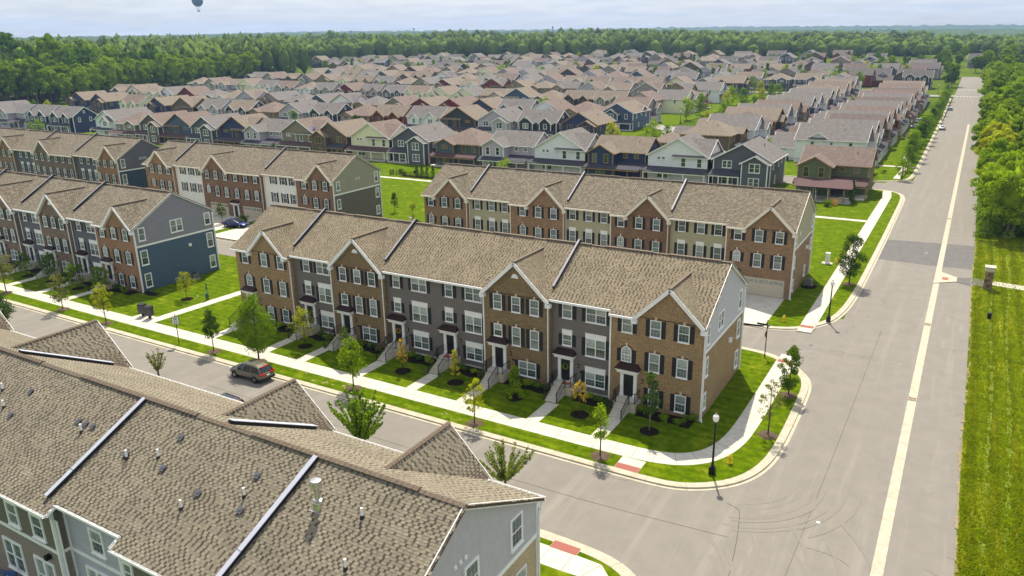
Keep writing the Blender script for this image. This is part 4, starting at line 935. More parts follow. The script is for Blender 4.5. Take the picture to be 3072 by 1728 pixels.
        for k in range(n):
            y0 = yf-(yf-yb)*k/n; y1 = yf-(yf-yb)*(k+1)/n+.04; b = MB()
            b.slab([nl((xc-.16, y1, za+.0)), nl((xc, y1, za+.075)), nl((xc, y0, za+.095)), nl((xc-.16, y0, za+.02))][::-1], .012); b.slab([nl((xc+.16, y1, za+.0)), nl((xc, y1, za+.075)), nl((xc, y0, za+.095)), nl((xc+.16, y0, za+.02))], .012)
            b.build('ridge_shingle', M_RIDGE, near)
    # the 300 tabs that show largest are objects, the rest one mass
    back = T[:nb]; W = near.location
    def vis(t):
        q = proj(t[0]+W)
        return q is not None and -20 < q[0] < 3092 and -20 < q[1] < 1748
    def dist(t): return (t[0]+W-Vector((0, 0, CH))).length
    order = sorted([i for i in range(nb) if vis(T[i])], key=lambda i: dist(T[i]))[:300]; sel = set(order)
    rest = [T[i] for i in range(len(T)) if i not in sel]
    st = obj('shingles', tabs_to_mesh('shingles', rest, M_TAB), near); st['kind'] = 'stuff'
    protos = {}
    for i in order:
        p, U, V, Nn, w, t, ti, row = T[i]; key = (round(w*50), round(ti*8), t > .01)
        if key not in protos: protos[key] = tabs_to_mesh('shingle', [(Vector((0, 0, 0)), Vector((1, 0, 0)), Vector((0, 1, 0)), Vector((0, 0, 1)), w, t, ti, row)], M_TAB)
        o = obj('shingle', protos[key], near); o.matrix_local = Matrix.Translation(p) @ Matrix((U, V, Nn)).transposed().to_4x4()
    # main ridge shingles and ridge vents
    n = 190
    for k in range(n):
        x1 = N_XR-(N_XR-N_XL)*k/n; x0 = N_XR-(N_XR-N_XL)*(k+1)/n-.04; ph = (k % 48); lift = .1 if 7 < ph < 42 else .02
        b = MB(); b.slab([nl((x0, YR-.17, ZR-.04+lift)), nl((x1, YR-.17, ZR-.02+lift)), nl((x1, YR, ZR+.07+lift)), nl((x0, YR, ZR+.05+lift))], .012 if lift < .05 else .07)
        b.slab([nl((x0, YR, ZR+.05+lift)), nl((x1, YR, ZR+.07+lift)), nl((x1, YR+.17, ZR-.02+lift)), nl((x0, YR+.17, ZR-.04+lift))], .012 if lift < .05 else .07)
        b.build('ridge_shingle', M_RIDGE, near)
    # firewall caps
    def cap(a, c, fr=False):
        b = MB(); a = Vector(nl(a)); c = Vector(nl(c)); d = (c-a).normalized(); n2 = Vector((1, 0, 0)).cross(d); n2 = n2 if n2.z > 0 else -n2
        b.beam(a, c, .24, .44, m=0); b.beam(a+n2*.235, c+n2*.235, .5 if fr else .28, .03, m=1); b.beam(a.lerp(c, .25)+n2*.255-d*.01, a.lerp(c, .25)+n2*.255+d*.01, .37, .012, m=0)
        b.build('firewall_cap', [M_DARKM, M_CAPM], near)
    cap((-38.0, YB+.7, ZE+.7*kb), (-37.4, YR-.1, ZR-.05)); cap((-25.1, YB+.4, ZE+.4*kb), (-24.5, YR-.1, ZR-.05))
    cap((-31.3, YR+.4, ZR-.4*kf), (-31.1, YF-.9, ZE+.9*kf), True); cap((-51.4, YR+.4, ZR-.4*kf), (-50.9, YF-.9, ZE+.9*kf), True)
    # gutters with hangers
    def gutter(p0, p1, out):
        b = MB(); a = Vector(nl(p0)); c = Vector(nl(p1)); d = (c-a).normalized(); o = Vector(out)
        b.beam(a+o*.14, c+o*.14, .02, .13); b.beam(a+o*.07+Vector((0, 0, -.07)), c+o*.07+Vector((0, 0, -.07)), .14, .02); L = (c-a).length; k = .3
        b.beam(a-o*.0+Vector((0, 0, -.05)), c-o*.0+Vector((0, 0, -.05)), .03, .2)
        while k < L: b.beam(a+d*k+Vector((0, 0, .05)), a+d*k+o*.15+Vector((0, 0, .05)), .05, .015); k += .62
        b.build('gutter', M_WHITE, near)
    gutter((N_XL, YB, ZE-.05), (-37.25, YB, ZE-.05), (0, -1, 0)); gutter((-37.2, YB, ZE-.02), (-37.2, YB+.6, ZE+.28), (1, 0, 0)); gutter((-37.2, YB+.6, ZE+.6*kb-.05), (-31.8, YB+.6, ZE+.6*kb-.05), (0, -1, 0))
    gutter((-31.8, YB+.6, ZE+.28), (-31.8, YB, ZE-.02), (-1, 0, 0)); gutter((-31.8, YB, ZE-.05), (N_XR, YB, ZE-.05), (0, -1, 0))
    xs = [N_XR, -19.6, -24.9, -30.7, -36.9, -50.6, -57.7, -66.6]
    for a, c in zip(xs[::2], xs[1::2]): gutter((a, YF, ZE-.05), (c, YF, ZE-.05), (0, 1, 0))
    # vents and pipes
    def onb(x, y): return nl((x, y, ZE+(y-YB)*kb))
    for x, y in ((-48.7, 20.8), (-47.2, 20.0), (-39.8, 20.3), (-35.3, 19.95), (-33.4, 20.5), (-29.7, 18.9), (-26.85, 20.3), (-20.4, 21.2), (-19.7, 19.25)):
        b = MB(); b.lathe([(.14, -.06), (.09, .1), (.075, .12), (.075, .13)], 12, m=0); b.lathe([(.06, .1), (.06, .5), (.063, .5), (.045, .5)], 12, m=1); b.build('pipe_vent', [M_DARKM, M_PIPE], near, onb(x, y), smooth=False)
    for x, y in ((-46.3, 21.3), (-46, 19.8), (-40.6, 20.75), (-39.95, 20.75), (-39.3, 20.75), (-35.5, 20.15), (-33, 21.7), (-32.55, 20.15), (-26.95, 21.3), (-29.4, 19.75), (-26.5, 19.75)):
        b = MB(); b.box(-.24, .24, -.22, .22, -.02, .02, 1); b.box(-.15, .15, -.14, .1, .02, .14, 1); b.slab([(-.2, -.22, .15), (.2, -.22, .15), (.2, .16, .17), (-.2, .16, .17)], .025); b.lathe([(.1, .17), (.1, .185), (.05, .19)], 10)
        o = b.build('box_vent', [M_VENT, M_DARKM], near, onb(x, y)); o.rotation_euler = (math.atan(kb), 0, 0); o.scale = (.85, .85, .85)
    b = MB(); b.lathe([(.26, -.1), (.2, .25), (.14, .3), (.21, .33), (.21, .4), (.13, .42), (.13, 1.0), (.16, 1.02)], 16); b.lathe([(.25, 1.02), (.25, 1.32), (.24, 1.36), (.05, 1.38)], 18); b.box(-.34, .34, -.3, .3, -.14, -.1)
    b.build('flue', M_STEEL, near, onb(-22.8, 21.0), smooth=False)
    # end wall facing the main road
    u0 = 0.0; b = MB(); b.box(-.05, u0, 0, 12.85, 0, 6.6); b.build('end_wall_lower', M_BUFFB, near)
    P = [(0, 6.6), (12.85, 6.6), (12.85, 8.7), (6.2, 12.25), (0, 8.7)]
    b = MB(); b.face([(u0+.0, p[0], p[1]) for p in P]); b.build('end_wall_upper', siding('end_grey_siding', (154, 151, 152), .18), near)
    z = 6.9
    mb_ = simple('grey_siding_board', (180, 177, 178), .6, .06, 2.2, bump=.15)
    while z < 12.1:
        z1 = z+.178
        def ext(zz): t = max(0, (zz-8.7)/(12.25-8.7)); return (6.2*t, 12.85-6.65*t)
        a0, a1 = ext(z); c0, c1 = ext(z1)
        b = MB(); x0, x1 = u0+.028, u0+.012
        b.face([(x0, a0, z), (x0, a1, z), (x1, c1, z1), (x1, c0, z1)]); b.face([(u0, a0, z), (u0, a1, z), (x0, a1, z), (x0, a0, z)][::-1]); b.build('siding_board', mb_, near); z = z1
    b = MB(); b.box(0, .06, -.05, 12.9, 6.62, 6.88); b.box(0, .065, 12.72, 12.9, 0, 8.6); b.build('band_board', M_WHITE, near)
    b = MB()
    b.beam((.2, -.35, ZE-.1), (.2, YR-16.75, ZR-.1), .05, .26); b.beam((.2, YF-16.75, ZE-.1), (.2, YR-16.75, ZR-.1), .05, .26); b.beam((.1, YF-16.75, ZE-.18), (.1, YR-16.75, ZR-.2), .2, .03); b.beam((.1, -.35, ZE-.18), (.1, YR-16.75, ZR-.2), .2, .03)
    b.build('rake_board', M_WHITE, near)
    for y, zz in ((27.45, 7.38), (23.5, 7.35)): window(near, .03, y-16.75, zz, 1.15, 1.75, 'single', R(90), 0, None, (M_WHITE, 'w'), bw=.12)
    window(near, .0, 27.9-16.75, 4.0, 1.0, 1.7, 'single', R(90), 0, None, (M_WHITE, 'w'), bw=.05)
    window(near, .0, 24.0-16.75, 4.0, 1.0, 1.7, 'single', R(90), 0, None, (M_WHITE, 'w'), bw=.05)
    for y in (22.3, 22.7, 23.1): b = MB(); b.box(.02, .07, y-16.75-.09, y-16.75+.09, 9.5, 9.72); b.box(.07, .11, y-16.75-.06, y-16.75+.06, 9.53, 9.62); b.build('wall_vent', M_WHITE, near)
    b = MB(); b.tube([(.2, 13.1, 8.6), (.16, 12.95, 8.2), (.12, 12.85, 7.9), (.12, 12.85, .3), (.4, 12.95, .15)], .06, 8); b.build('downspout', M_WHITE, near)
    b = MB(); b.tube([(-37.25+16.4, -.1, 8.4), (-37.25+16.4, .12, 8.1), (-37.25+16.4, .1, .3)], .06, 8); b.build('downspout', M_WHITE, near)
    b = MB(); b.box(-.12, .12, -.3, 0, 0, .24); b.lathe([(.08, -.05), (.12, 0)], 8); b.build('wall_lamp', M_BLACK, near, (-38.4+16.4, 0, 5.6))
near_build()
# small balcony deck and outdoor chair at the very bottom left
dk = thing('balcony_deck', 'dark balcony deck behind the nearest row, at the lower left corner', 'balcony', (-41.5, 16.7, 2.6))
b = MB(); 
for k in range(14): b = MB(); b.box(-3, 3, -2.6+k*.185, -2.6+k*.185+.17, 0, .05); b.build('board', simple('grey_decking', (92, 100, 110), .7, .15, 6), dk)
b = MB(); b.box(-3, 3, -2.62, -2.58, 1.0, 1.06)
for k in range(31): b.box(-3+k*.2-.01, -3+k*.2+.01, -2.61, -2.59, .05, 1.0)
b.build('railing', M_BLACK, dk)
for x in (-2.95, 2.95): b = MB(); b.box(x-.06, x+.06, -2.6, -2.48, -2.6, 1.1); b.build('post', M_BLACK, dk)
ch = thing('patio_chair', 'blue patio chair on the balcony at the lower left corner', 'chair', (-42.1, 15.9, 2.65), R(20))
M_BLUEC = simple('blue_cushion', (52, 84, 128), .9, .1, 9)
b = MB(); b.box(-.38, .38, -.35, .35, .36, .5); b.build('seat', M_BLUEC, ch)
b = MB(); b.box(-.38, .38, .3, .42, .45, .95); b.build('backrest', M_BLUEC, ch)
for s in (-1, 1):
    b = MB(); b.box(s*.42-.03, s*.42+.03, -.38, .4, .6, .66); b.build('armrest', M_BLACK, ch)
    for t in (-1, 1): b = MB(); b.box(s*.42-.02, s*.42+.02, t*.36-.02, t*.36+.02, 0, .6); b.build('leg', M_BLACK, ch)
b = MB(); b.lathe([(.2, -.06), (.26, 0), (.2, .06)], 4); cu = b.build('cushion', simple('white_lattice_cushion', (228, 228, 222), .9, .15, 22), None, (-42.1, 16.0, 3.25)); cu.rotation_euler = (R(65), 0, R(50)); tag(cu, 'white patterned cushion propped on the blue patio chair', 'cushion')

# ------------------------------------------------------------ detached houses
HW = {}
def hsid(c): 
    k = 'siding_%d_%d_%d' % c
    return HW.setdefault(k, siding(k, c, .2))
HR = {'gray': shingle('grey_shingles', (150, 143, 138), (118, 112, 108), (86, 82, 80), .05), 'rose': shingle('rose_brown_shingles', (154, 134, 122), (124, 107, 98), (92, 80, 73), .05),
      'tan': shingle('tan_shingles', (160, 145, 128), (130, 117, 103), (98, 88, 78), .05), 'dark': shingle('charcoal_shingles', (128, 120, 116), (98, 92, 90), (72, 68, 66), .05),
      'brown': shingle('brown_shingles', (142, 124, 116), (112, 98, 92), (82, 72, 68), .05)}
M_PORCH = simple('dark_porch_roof', (62, 60, 68), .9, .15, 2, bump=.3)
M_MAROON = simple('maroon_porch_roof', (84, 58, 58), .9, .15, 2, bump=.3)
M_BRACK = simple('brown_board_gable', (124, 96, 62), .8, .08, 3)
SLOT = {'wall': 0, 'accent': 1}
def hproto(name, spec):
    """spec: vols (x0,x1,y0,y1,z0,ze,axis,pitch,hip), sheds, windows. returns the root of one prototype"""
    root = obj('house', None)
    def part(nm, b, m, smooth=False):
        o = b.build(nm, m, root); o['slotkind'] = nm; return o
    for (x0, x1, y0, y1, z0, ze, ax, pt, hip) in spec['vols']:
        oh = .4; b = MB(); b.box(x0, x1, y0, y1, z0, ze-.02); r = MB(); tr = MB()
        if ax == 'y':
            xm = (x0+x1)/2; zr = ze+(x1-x0)/2*pt; zo = ze-oh*pt
            if hip:
                h = min((x1-x0)/2, (y1-y0)/2-.01); ya, yb = y0+h, y1-h
                A, B_, C_, D_ = (x0-oh, y0-oh, zo), (x1+oh, y0-oh, zo), (x1+oh, y1+oh, zo), (x0-oh, y1+oh, zo)
                E_, F_ = (xm, ya, zr), (xm, yb, zr)
                r.slab([A, B_, E_], .1); r.slab([B_, C_, F_, E_], .1); r.slab([C_, D_, F_], .1); r.slab([D_, A, E_, F_], .1)
                tr.box(x0-oh, x1+oh, y0-oh-.05, y0-oh, zo-.26, zo-.02); tr.box(x0-oh-.05, x0-oh, y0-oh, y1+oh, zo-.26, zo-.02); tr.box(x1+oh, x1+oh+.05, y0-oh, y1+oh, zo-.26, zo-.02)
            else:
                r.slab([(x0-oh, y0-oh, zo), (xm, y0-oh, zr), (xm, y1+oh, zr), (x0-oh, y1+oh, zo)][::-1], .12); r.slab([(xm, y0-oh, zr), (x1+oh, y0-oh, zo), (x1+oh, y1+oh, zo), (xm, y1+oh, zr)], .12)
                b.face([(x0, y0, ze-.02), (x1, y0, ze-.02), (xm, y0, zr-.1)]); b.face([(x1, y1, ze-.02), (x0, y1, ze-.02), (xm, y1, zr-.1)])
                for ye in (y0-oh-.02, y1+oh+.02): tr.beam((xm, ye, zr-.14), (x0-oh, ye, zo-.14), .05, .22); tr.beam((xm, ye, zr-.14), (x1+oh, ye, zo-.14), .05, .22)
                tr.box(x0-oh-.1, x0-oh, y0-oh, y1+oh, zo-.16, zo-.03); tr.box(x1+oh, x1+oh+.1, y0-oh, y1+oh, zo-.16, zo-.03)
        else:
            ym = (y0+y1)/2; zr = ze+(y1-y0)/2*pt; zo = ze-oh*pt
            if hip:
                h = min((y1-y0)/2, (x1-x0)/2-.01); xa, xb = x0+h, x1-h
                A, B_, C_, D_ = (x0-oh, y0-oh, zo), (x1+oh, y0-oh, zo), (x1+oh, y1+oh, zo), (x0-oh, y1+oh, zo)
                E_, F_ = (xa, ym, zr), (xb, ym, zr)
                r.slab([A, B_, F_, E_], .1); r.slab([B_, C_, F_], .1); r.slab([C_, D_, E_, F_], .1); r.slab([D_, A, E_], .1)
                tr.box(x0-oh, x1+oh, y0-oh-.05, y0-oh, zo-.26, zo-.02); tr.box(x0-oh-.05, x0-oh, y0-oh, y1+oh, zo-.26, zo-.02); tr.box(x1+oh, x1+oh+.05, y0-oh, y1+oh, zo-.26, zo-.02)
            else:
                r.slab([(x0-oh, y0-oh, zo), (x1+oh, y0-oh, zo), (x1+oh, ym, zr), (x0-oh, ym, zr)], .12); r.slab([(x0-oh, ym, zr), (x1+oh, ym, zr), (x1+oh, y1+oh, zo), (x0-oh, y1+oh, zo)], .12)
                b.face([(x1, y0, ze-.02), (x1, y1, ze-.02), (x1, ym, zr-.1)]); b.face([(x0, y1, ze-.02), (x0, y0, ze-.02), (x0, ym, zr-.1)])
                for xe in (x0-oh-.02, x1+oh+.02): tr.beam((xe, ym, zr-.14), (xe, y0-oh, zo-.14), .05, .22); tr.beam((xe, ym, zr-.14), (xe, y1+oh, zo-.14), .05, .22)
                tr.box(x0-oh, x1+oh, y0-oh-.1, y0-oh, zo-.16, zo-.03); tr.box(x0-oh, x1+oh, y1+oh, y1+oh+.1, zo-.16, zo-.03)
        for cx, cy in ((x0, y0), (x1, y0), (x1, y1), (x0, y1)): tr.box(cx-.09, cx+.09, cy-.09, cy+.09, z0, ze-.1)
        part('wall', b, M_WHITE); part('roof', r, M_RIDGE); part('trim', tr, M_WHITE)
    for (x0, x1, y0, y1, zl, zh, posts) in spec.get('sheds', []):      # lean-to over a porch, low edge at y0
        b = MB(); b.slab([(x0, y0, zl), (x1, y0, zl), (x1, y1, zh), (x0, y1, zh)], .12); part('porch_roof', b, M_PORCH)
        b = MB(); b.box(x0+.05, x1-.05, y0+.05, y0+.2, zl-.34, zl-.12)
        for k in range(posts): x = x0+.2+(x1-x0-.4)*k/max(1, posts-1); b.box(x-.09, x+.09, y0+.1, y0+.28, 0, zl-.3)
        part('porch_frame', b, M_WHITE)
        b = MB(); b.box(x0+.1, x1-.1, y0+.1, y1, 0, .3); part('porch_floor', b, M_CONC)
    for (x, y, z, w, h, k, rz) in spec['wins']:
        wo = obj('window', frame_mesh(w, h, k, M_WHITE, 'h', False, .12), root, (x, y, z), R(rz)); wo['slotkind'] = 'window'
        n = {'single': 1, 'double': 2, 'triple': 3}[k]
        for i in range(n): obj('pane', pane_mesh(w/n-.1, h-.1, M_PANE_H), wo, (-w/2+(i+.5)*w/n, -.012, .05))
    for (x, y, z) in spec.get('pipes', [(2.0, 8, 7.4)]):
        b = MB(); b.lathe([(.07, -.4), (.07, .45)], 6); b.build('pipe_vent', M_BLACK, root, (x, y, z))
    return root
g = .62
HP = {}
def specs():
    base = lambda v, w, s=(), p=((2.2, 9, 7.6),): dict(vols=v, wins=w, sheds=s, pipes=p)
    HP['gable'] = base([(-5, 5, 1.8, 14, 0, 5.8, 'y', g, False), (.4, 4.8, .2, 1.9, 0, 5.5, 'y', g, False), (-4.8, 2.2, 14, 23, 0, 3.2, 'y', g, False)],
        [(-2.6, 1.8, 3.9, 1.7, 1.5, 'double', 0), (2.6, .2, 3.5, 1.9, 1.8, 'double', 0), (-2.4, 1.8, .7, 2.0, 1.7, 'double', 0), (2.6, .2, .7, 1.9, 1.8, 'double', 0), (5, 4, 3.8, .9, 1.5, 'single', 90), (5, 8.5, 3.8, .9, 1.5, 'single', 90), (5, 6, .8, .9, 1.6, 'single', 90), (5, 11, 4.2, .9, .9, 'single', 90), (-5, 6, 3.8, .9, 1.5, 'single', -90)],
        [(-5.4, .2, -.4, 1.8, 2.75, 3.6, 4)])
    HP['wing'] = base([(-5.2, 5.4, 3.4, 12, 0, 5.8, 'x', g, False), (-5.2, -.1, .4, 9, 0, 5.8, 'y', g, False), (-3, 4, 12, 21, 0, 3.2, 'y', g, False)],
        [(-3.9, .4, 3.5, 1.0, 1.9, 'single', 0), (-1.5, .4, 3.5, 1.0, 1.9, 'single', 0), (1.4, 3.4, 4.3, .95, .9, 'single', 0), (3.6, 3.4, 4.3, .95, .9, 'single', 0), (-2.7, .4, .8, 2.0, 1.6, 'double', 0), (5.4, 6, 4.2, .8, .8, 'single', 90), (5.4, 8.5, 3.7, .9, 1.6, 'single', 90), (5.4, 8, .8, .9, 1.6, 'single', 90), (-5.2, 6, 3.8, .9, 1.5, 'single', -90)],
        [(-5.7, 5.7, -1.2, .4, 2.6, 3.2, 0), (0, 5.8, .3, 3.4, 2.6, 3.45, 3)], [(3.2, 6, 7.2)])
    HP['flush'] = base([(-5.6, 5.6, 2.4, 12.6, 0, 5.8, 'y', g, False), (-.6, 5.6, 2.2, 12, 0, 5.7, 'x', g, False), (-4, 3, 12.6, 22, 0, 3.2, 'y', g, False)],
        [(-3.6, 2.4, 4.6, .75, .75, 'single', 0), (-2.7, 2.4, 4.6, .75, .75, 'single', 0), (1.2, 2.2, 3.4, 1.0, 1.9, 'single', 0), (4.2, 2.2, 3.4, 1.0, 1.9, 'single', 0), (-2.8, 2.4, .8, 2.2, 1.6, 'double', 0), (5.6, 5, 4.4, .8, .8, 'single', 90), (5.6, 9.5, 3.7, .9, 1.6, 'single', 90), (-5.6, 7, 3.8, .9, 1.5, 'single', -90)],
        [(-6, 6, -.2, 2.2, 2.55, 3.3, 4)], [(1.8, 5.4, 7.5)])
    HP['hip'] = base([(-5.6, 5.6, 2.0, 14, 0, 5.6, 'y', .52, True), (-4.8, -.4, .8, 6, 0, 5.5, 'y', .52, False), (-3, 4.6, 14, 22, 0, 3.1, 'y', .52, True)],
        [(-2.6, .8, 4.3, 1.5, .8, 'double', 0), (1.6, 2.0, 3.5, .95, 1.7, 'single', 0), (4.1, 2.0, 3.5, .95, 1.7, 'single', 0), (-2.6, .8, .8, 1.8, 1.6, 'double', 0), (5.6, 5, 3.7, .9, 1.5, 'single', 90), (5.6, 9, 3.7, .9, 1.5, 'single', 90), (5.6, 7, .8, .9, 1.5, 'single', 90), (-5.6, 7, 3.8, .9, 1.5, 'single', -90)],
        [(-5.9, 5.9, -.9, .8, 2.6, 3.3, 4)], [(2.4, 6, 7.3)])
    HP['side'] = base([(-5.8, 5.8, 2.8, 11.4, 0, 5.9, 'x', .68, False), (-5.0, -.9, 1.9, 7, 0, 5.6, 'y', .9, False), (1.2, 4.6, 1.9, 7, 0, 5.6, 'y', .9, False), (-4, 3, 11.4, 20, 0, 3.2, 'y', g, False)],
        [(-3.0, 1.9, 3.7, 1.7, 1.5, 'double', 0), (2.9, 1.9, 3.7, 1.0, 1.5, 'single', 0), (-2.9, 1.9, .8, 1.8, 1.6, 'double', 0), (2.9, 1.9, .8, 1.8, 1.6, 'double', 0), (-2.95, 1.88, 6.5, .5, .8, 'single', 0), (5.8, 5, 3.7, .9, 1.5, 'single', 90), (5.8, 9, 3.7, .9, 1.5, 'single', 90), (5.8, 7, 6.6, .7, .9, 'single', 90), (-5.8, 7, 3.8, .9, 1.5, 'single', -90)],
        [(-5.9, 5.9, .4, 1.9, 2.6, 3.3, 4)], [(0, 5.2, 7.4)])
    HP['deep'] = base([(-5.0, 5.0, 2, 16.5, 0, 5.8, 'y', .58, False), (-5.6, 4.6, 9.5, 14.5, 0, 5.8, 'x', .58, False), (-3.6, .6, .6, 2.1, 0, 5.4, 'y', .7, False), (-5.2, 1.8, 16.5, 24, 0, 3.2, 'y', .58, False)],
        [(-1.5, .6, 3.6, 1.8, 1.7, 'double', 0), (2.8, 2, 3.6, .95, 1.6, 'single', 0), (-1.5, .6, .8, 1.8, 1.6, 'double', 0), (5, 5, 3.7, .9, 1.5, 'single', 90), (5, 9, 4.4, .8, .8, 'single', 90), (5, 13, 3.7, .9, 1.5, 'single', 90), (5, 7, .8, .9, 1.5, 'single', 90), (-5.6, 12, 3.8, .9, 1.5, 'single', -90), (-5, 5, 3.8, .9, 1.5, 'single', -90)],
        [(-5.3, 5.3, -.6, .6, 2.6, 3.1, 4), (.6, 5.3, .5, 2, 2.6, 3.1, 0)], [(1.8, 7, 7.4)])
specs()
# one mirrored and one plain prototype per style
def mirror(sp):
    f = lambda rz: -rz if rz else 0
    return dict(vols=[(-v[1], -v[0])+tuple(v[2:]) for v in sp['vols']], wins=[(-w[0],)+tuple(w[1:6])+(f(w[6]),) for w in sp['wins']], sheds=[(-s[1], -s[0])+tuple(s[2:]) for s in sp['sheds']], pipes=[(-p[0],)+tuple(p[1:]) for p in sp['pipes']])
for k in list(HP): HP[k+'_m'] = mirror(HP[k])
PROTO = {}
WALLC = {'navy': (38, 50, 80), 'charcoal': (80, 80, 86), 'light grey': (160, 152, 160), 'white': (242, 232, 230), 'olive': (118, 110, 90), 'dark brown': (88, 76, 62), 'dark red': (98, 32, 34), 'cream': (214, 200, 166),
         'teal grey': (66, 78, 80), 'moss green': (84, 94, 60), 'slate blue': (58, 76, 94), 'warm grey': (130, 124, 116), 'near-black': (48, 50, 56)}
WM = {k: hsid(v) for k, v in WALLC.items()}
ROOFW = {'gray': 'grey', 'rose': 'rose-brown', 'tan': 'tan', 'dark': 'charcoal', 'brown': 'brown'}
HOUSES = []
def make_house(style, x, y, rz, wall, roof, trim, row, label=None, lod=0):
    if style not in PROTO:
        r = hproto(style, HP[style]); PROTO[style] = r
        for o in r.children: CH_OF(o)
        CH_OF(r)
    src = PROTO[style]; used = src.get('used', False)
    if not used: r = src; src['used'] = True; CH_OF(r)
    z = gh(x, y)-(.05 if gh(x, y) > 0 else -.1)
    def cp(o, parent):
        c = o.copy(); COL.objects.link(c); c.parent = parent; return c
    r = bpy.data.objects.new('house', None); COL.objects.link(r); r.location = (x, y, z); r.rotation_euler = (0, 0, rz); r.scale = (1.2, 1.12, 1.08)
    tm = M_WHITE if trim == 'white' else M_TANT
    for ch in PROTO_CH(style):
        if ch.data is None: continue
        k = ch.get('slotkind'); 
        if lod >= 2 and k in ('porch_frame', 'porch_floor'): continue
        if lod >= 2 and ch.name.startswith('pipe'): continue
        if lod >= 1 and k == 'window' and abs(ch.location.z) < 2: continue
        c = cp(ch, r)
        if k in ('wall', 'roof', 'trim', 'window', 'porch_frame', 'porch_roof'):
            c.material_slots[0].link = 'OBJECT'
            c.material_slots[0].material = {'wall': WM[wall], 'roof': HR[roof], 'trim': tm, 'window': tm, 'porch_frame': tm, 'porch_roof': M_MAROON if roof in ('rose', 'brown') else M_PORCH}[k]
            if 'slotkind' in c: del c['slotkind']
        if k == 'window' and lod < 3:
            for p in CH_OF(ch): cp(p, c)
    r['category'] = 'house'; HOUSES.append((r, wall, roof, row, style)); r['group'] = 'detached houses beyond the townhouses'
    if label: r['label'] = label
    return r
_PC = {}
def PROTO_CH(style):
    if style not in _PC:
        _PC[style] = list(PROTO[style].children)
        for o in _PC[style]: CH_OF(o)
    return _PC[style]
def drop_protos():
    for k, r in PROTO.items():
        for ch in _PC.get(k, []):
            for p in CH_OF(ch): bpy.data.objects.remove(p)
            bpy.data.objects.remove(ch)
        bpy.data.objects.remove(r)
STY = list(PRO for PRO in ('gable', 'wing', 'flush', 'hip', 'side', 'deep'))
rnd = random.Random(11)
# nearest row, right to left: x centre, style, wall, roof, trim
row1 = [(-22.9, 'wing', 'moss green', 'rose', 'tan'), (-40.9, 'gable', 'charcoal', 'gray', 'white'), (-55.2, 'flush', 'white', 'gray', 'white'), (-69.6, 'wing', 'navy', 'tan', 'tan'), (-84.5, 'flush', 'white', 'gray', 'white'),
        (-98.8, 'wing', 'light grey', 'gray', 'white'), (-113.8, 'hip', 'teal grey', 'rose', 'tan'), (-129, 'gable', 'charcoal', 'gray', 'white'), (-143.5, 'flush', 'cream', 'rose', 'white'), (-157.5, 'gable_m', 'dark brown', 'tan', 'tan'),
        (-171, 'flush', 'olive', 'rose', 'white'), (-185, 'wing', 'light grey', 'gray', 'white'), (-198.5, 'flush', 'navy', 'tan', 'tan'), (-212, 'gable', 'charcoal', 'gray', 'white'), (-225.5, 'flush_m', 'slate blue', 'rose', 'tan'), (-238.5, 'gable', 'dark brown', 'rose', 'white'),
        (-252, 'hip_m', 'olive', 'rose', 'white'), (-273, 'deep_m', 'white', 'gray', 'white'), (-302, 'side', 'navy', 'gray', 'white'), (-318, 'side_m', 'navy', 'gray', 'white'), (-336, 'wing', 'light grey', 'gray', 'white'), (-350, 'gable', 'light grey', 'gray', 'white')]
for x, s, w, r_, t in row1: make_house(s, x, 162.5 if x > -260 else 168, 0, w, r_, t, 1)
row2 = [(-104.5, 'gable', 'navy', 'tan', 'tan'), (-120, 'side', 'near-black', 'gray', 'white'), (-135.5, 'gable', 'light grey', 'gray', 'white'), (-150, 'flush_m', 'near-black', 'tan', 'tan'), (-165, 'side_m', 'white', 'gray', 'white'), (-181, 'side', 'dark red', 'tan', 'tan'), (-195.5, 'hip', 'warm grey', 'rose', 'tan'),
        (-212, 'side', 'near-black', 'gray', 'white'), (-228, 'gable', 'light grey', 'gray', 'white'), (-244, 'hip', 'olive', 'rose', 'tan'), (-259, 'side', 'near-black', 'tan', 'white'), (-276, 'side_m', 'light grey', 'gray', 'white'), (-293, 'flush', 'dark brown', 'tan', 'tan'), (-310, 'deep', 'navy', 'tan', 'tan'),
        (-330, 'side', 'cream', 'rose', 'white'), (-352, 'gable', 'navy', 'tan', 'tan'), (-368, 'gable_m', 'navy', 'tan', 'tan')]
for x, s, w, r_, t in row2: make_house(s, x, 215.5, 0, w, r_, t, 2)
row3 = [(-109, 'deep', 'slate blue', 'tan', 'white'), (-124, 'hip', 'olive', 'rose', 'tan'), (-138, 'gable', 'white', 'rose', 'white'), (-152, 'side', 'slate blue', 'gray', 'white'), (-166.5, 'gable_m', 'navy', 'tan', 'tan'), (-181, 'deep', 'dark red', 'rose', 'tan'), (-195.5, 'deep_m', 'dark red', 'tan', 'tan'), (-209, 'gable', 'olive', 'rose', 'white')]
for x, s, w, r_, t in row3: make_house(s, x, 255.5, 0, w, r_, t, 3)
WCH = ['navy', 'charcoal', 'light grey', 'white', 'olive', 'dark brown', 'cream', 'slate blue', 'warm grey', 'near-black', 'dark red', 'light grey', 'teal grey', 'light grey', 'olive', 'warm grey', 'cream', 'warm grey', 'white', 'olive', 'light grey', 'dark brown']
RCH = ['gray', 'rose', 'tan', 'tan', 'tan', 'rose', 'tan', 'gray']
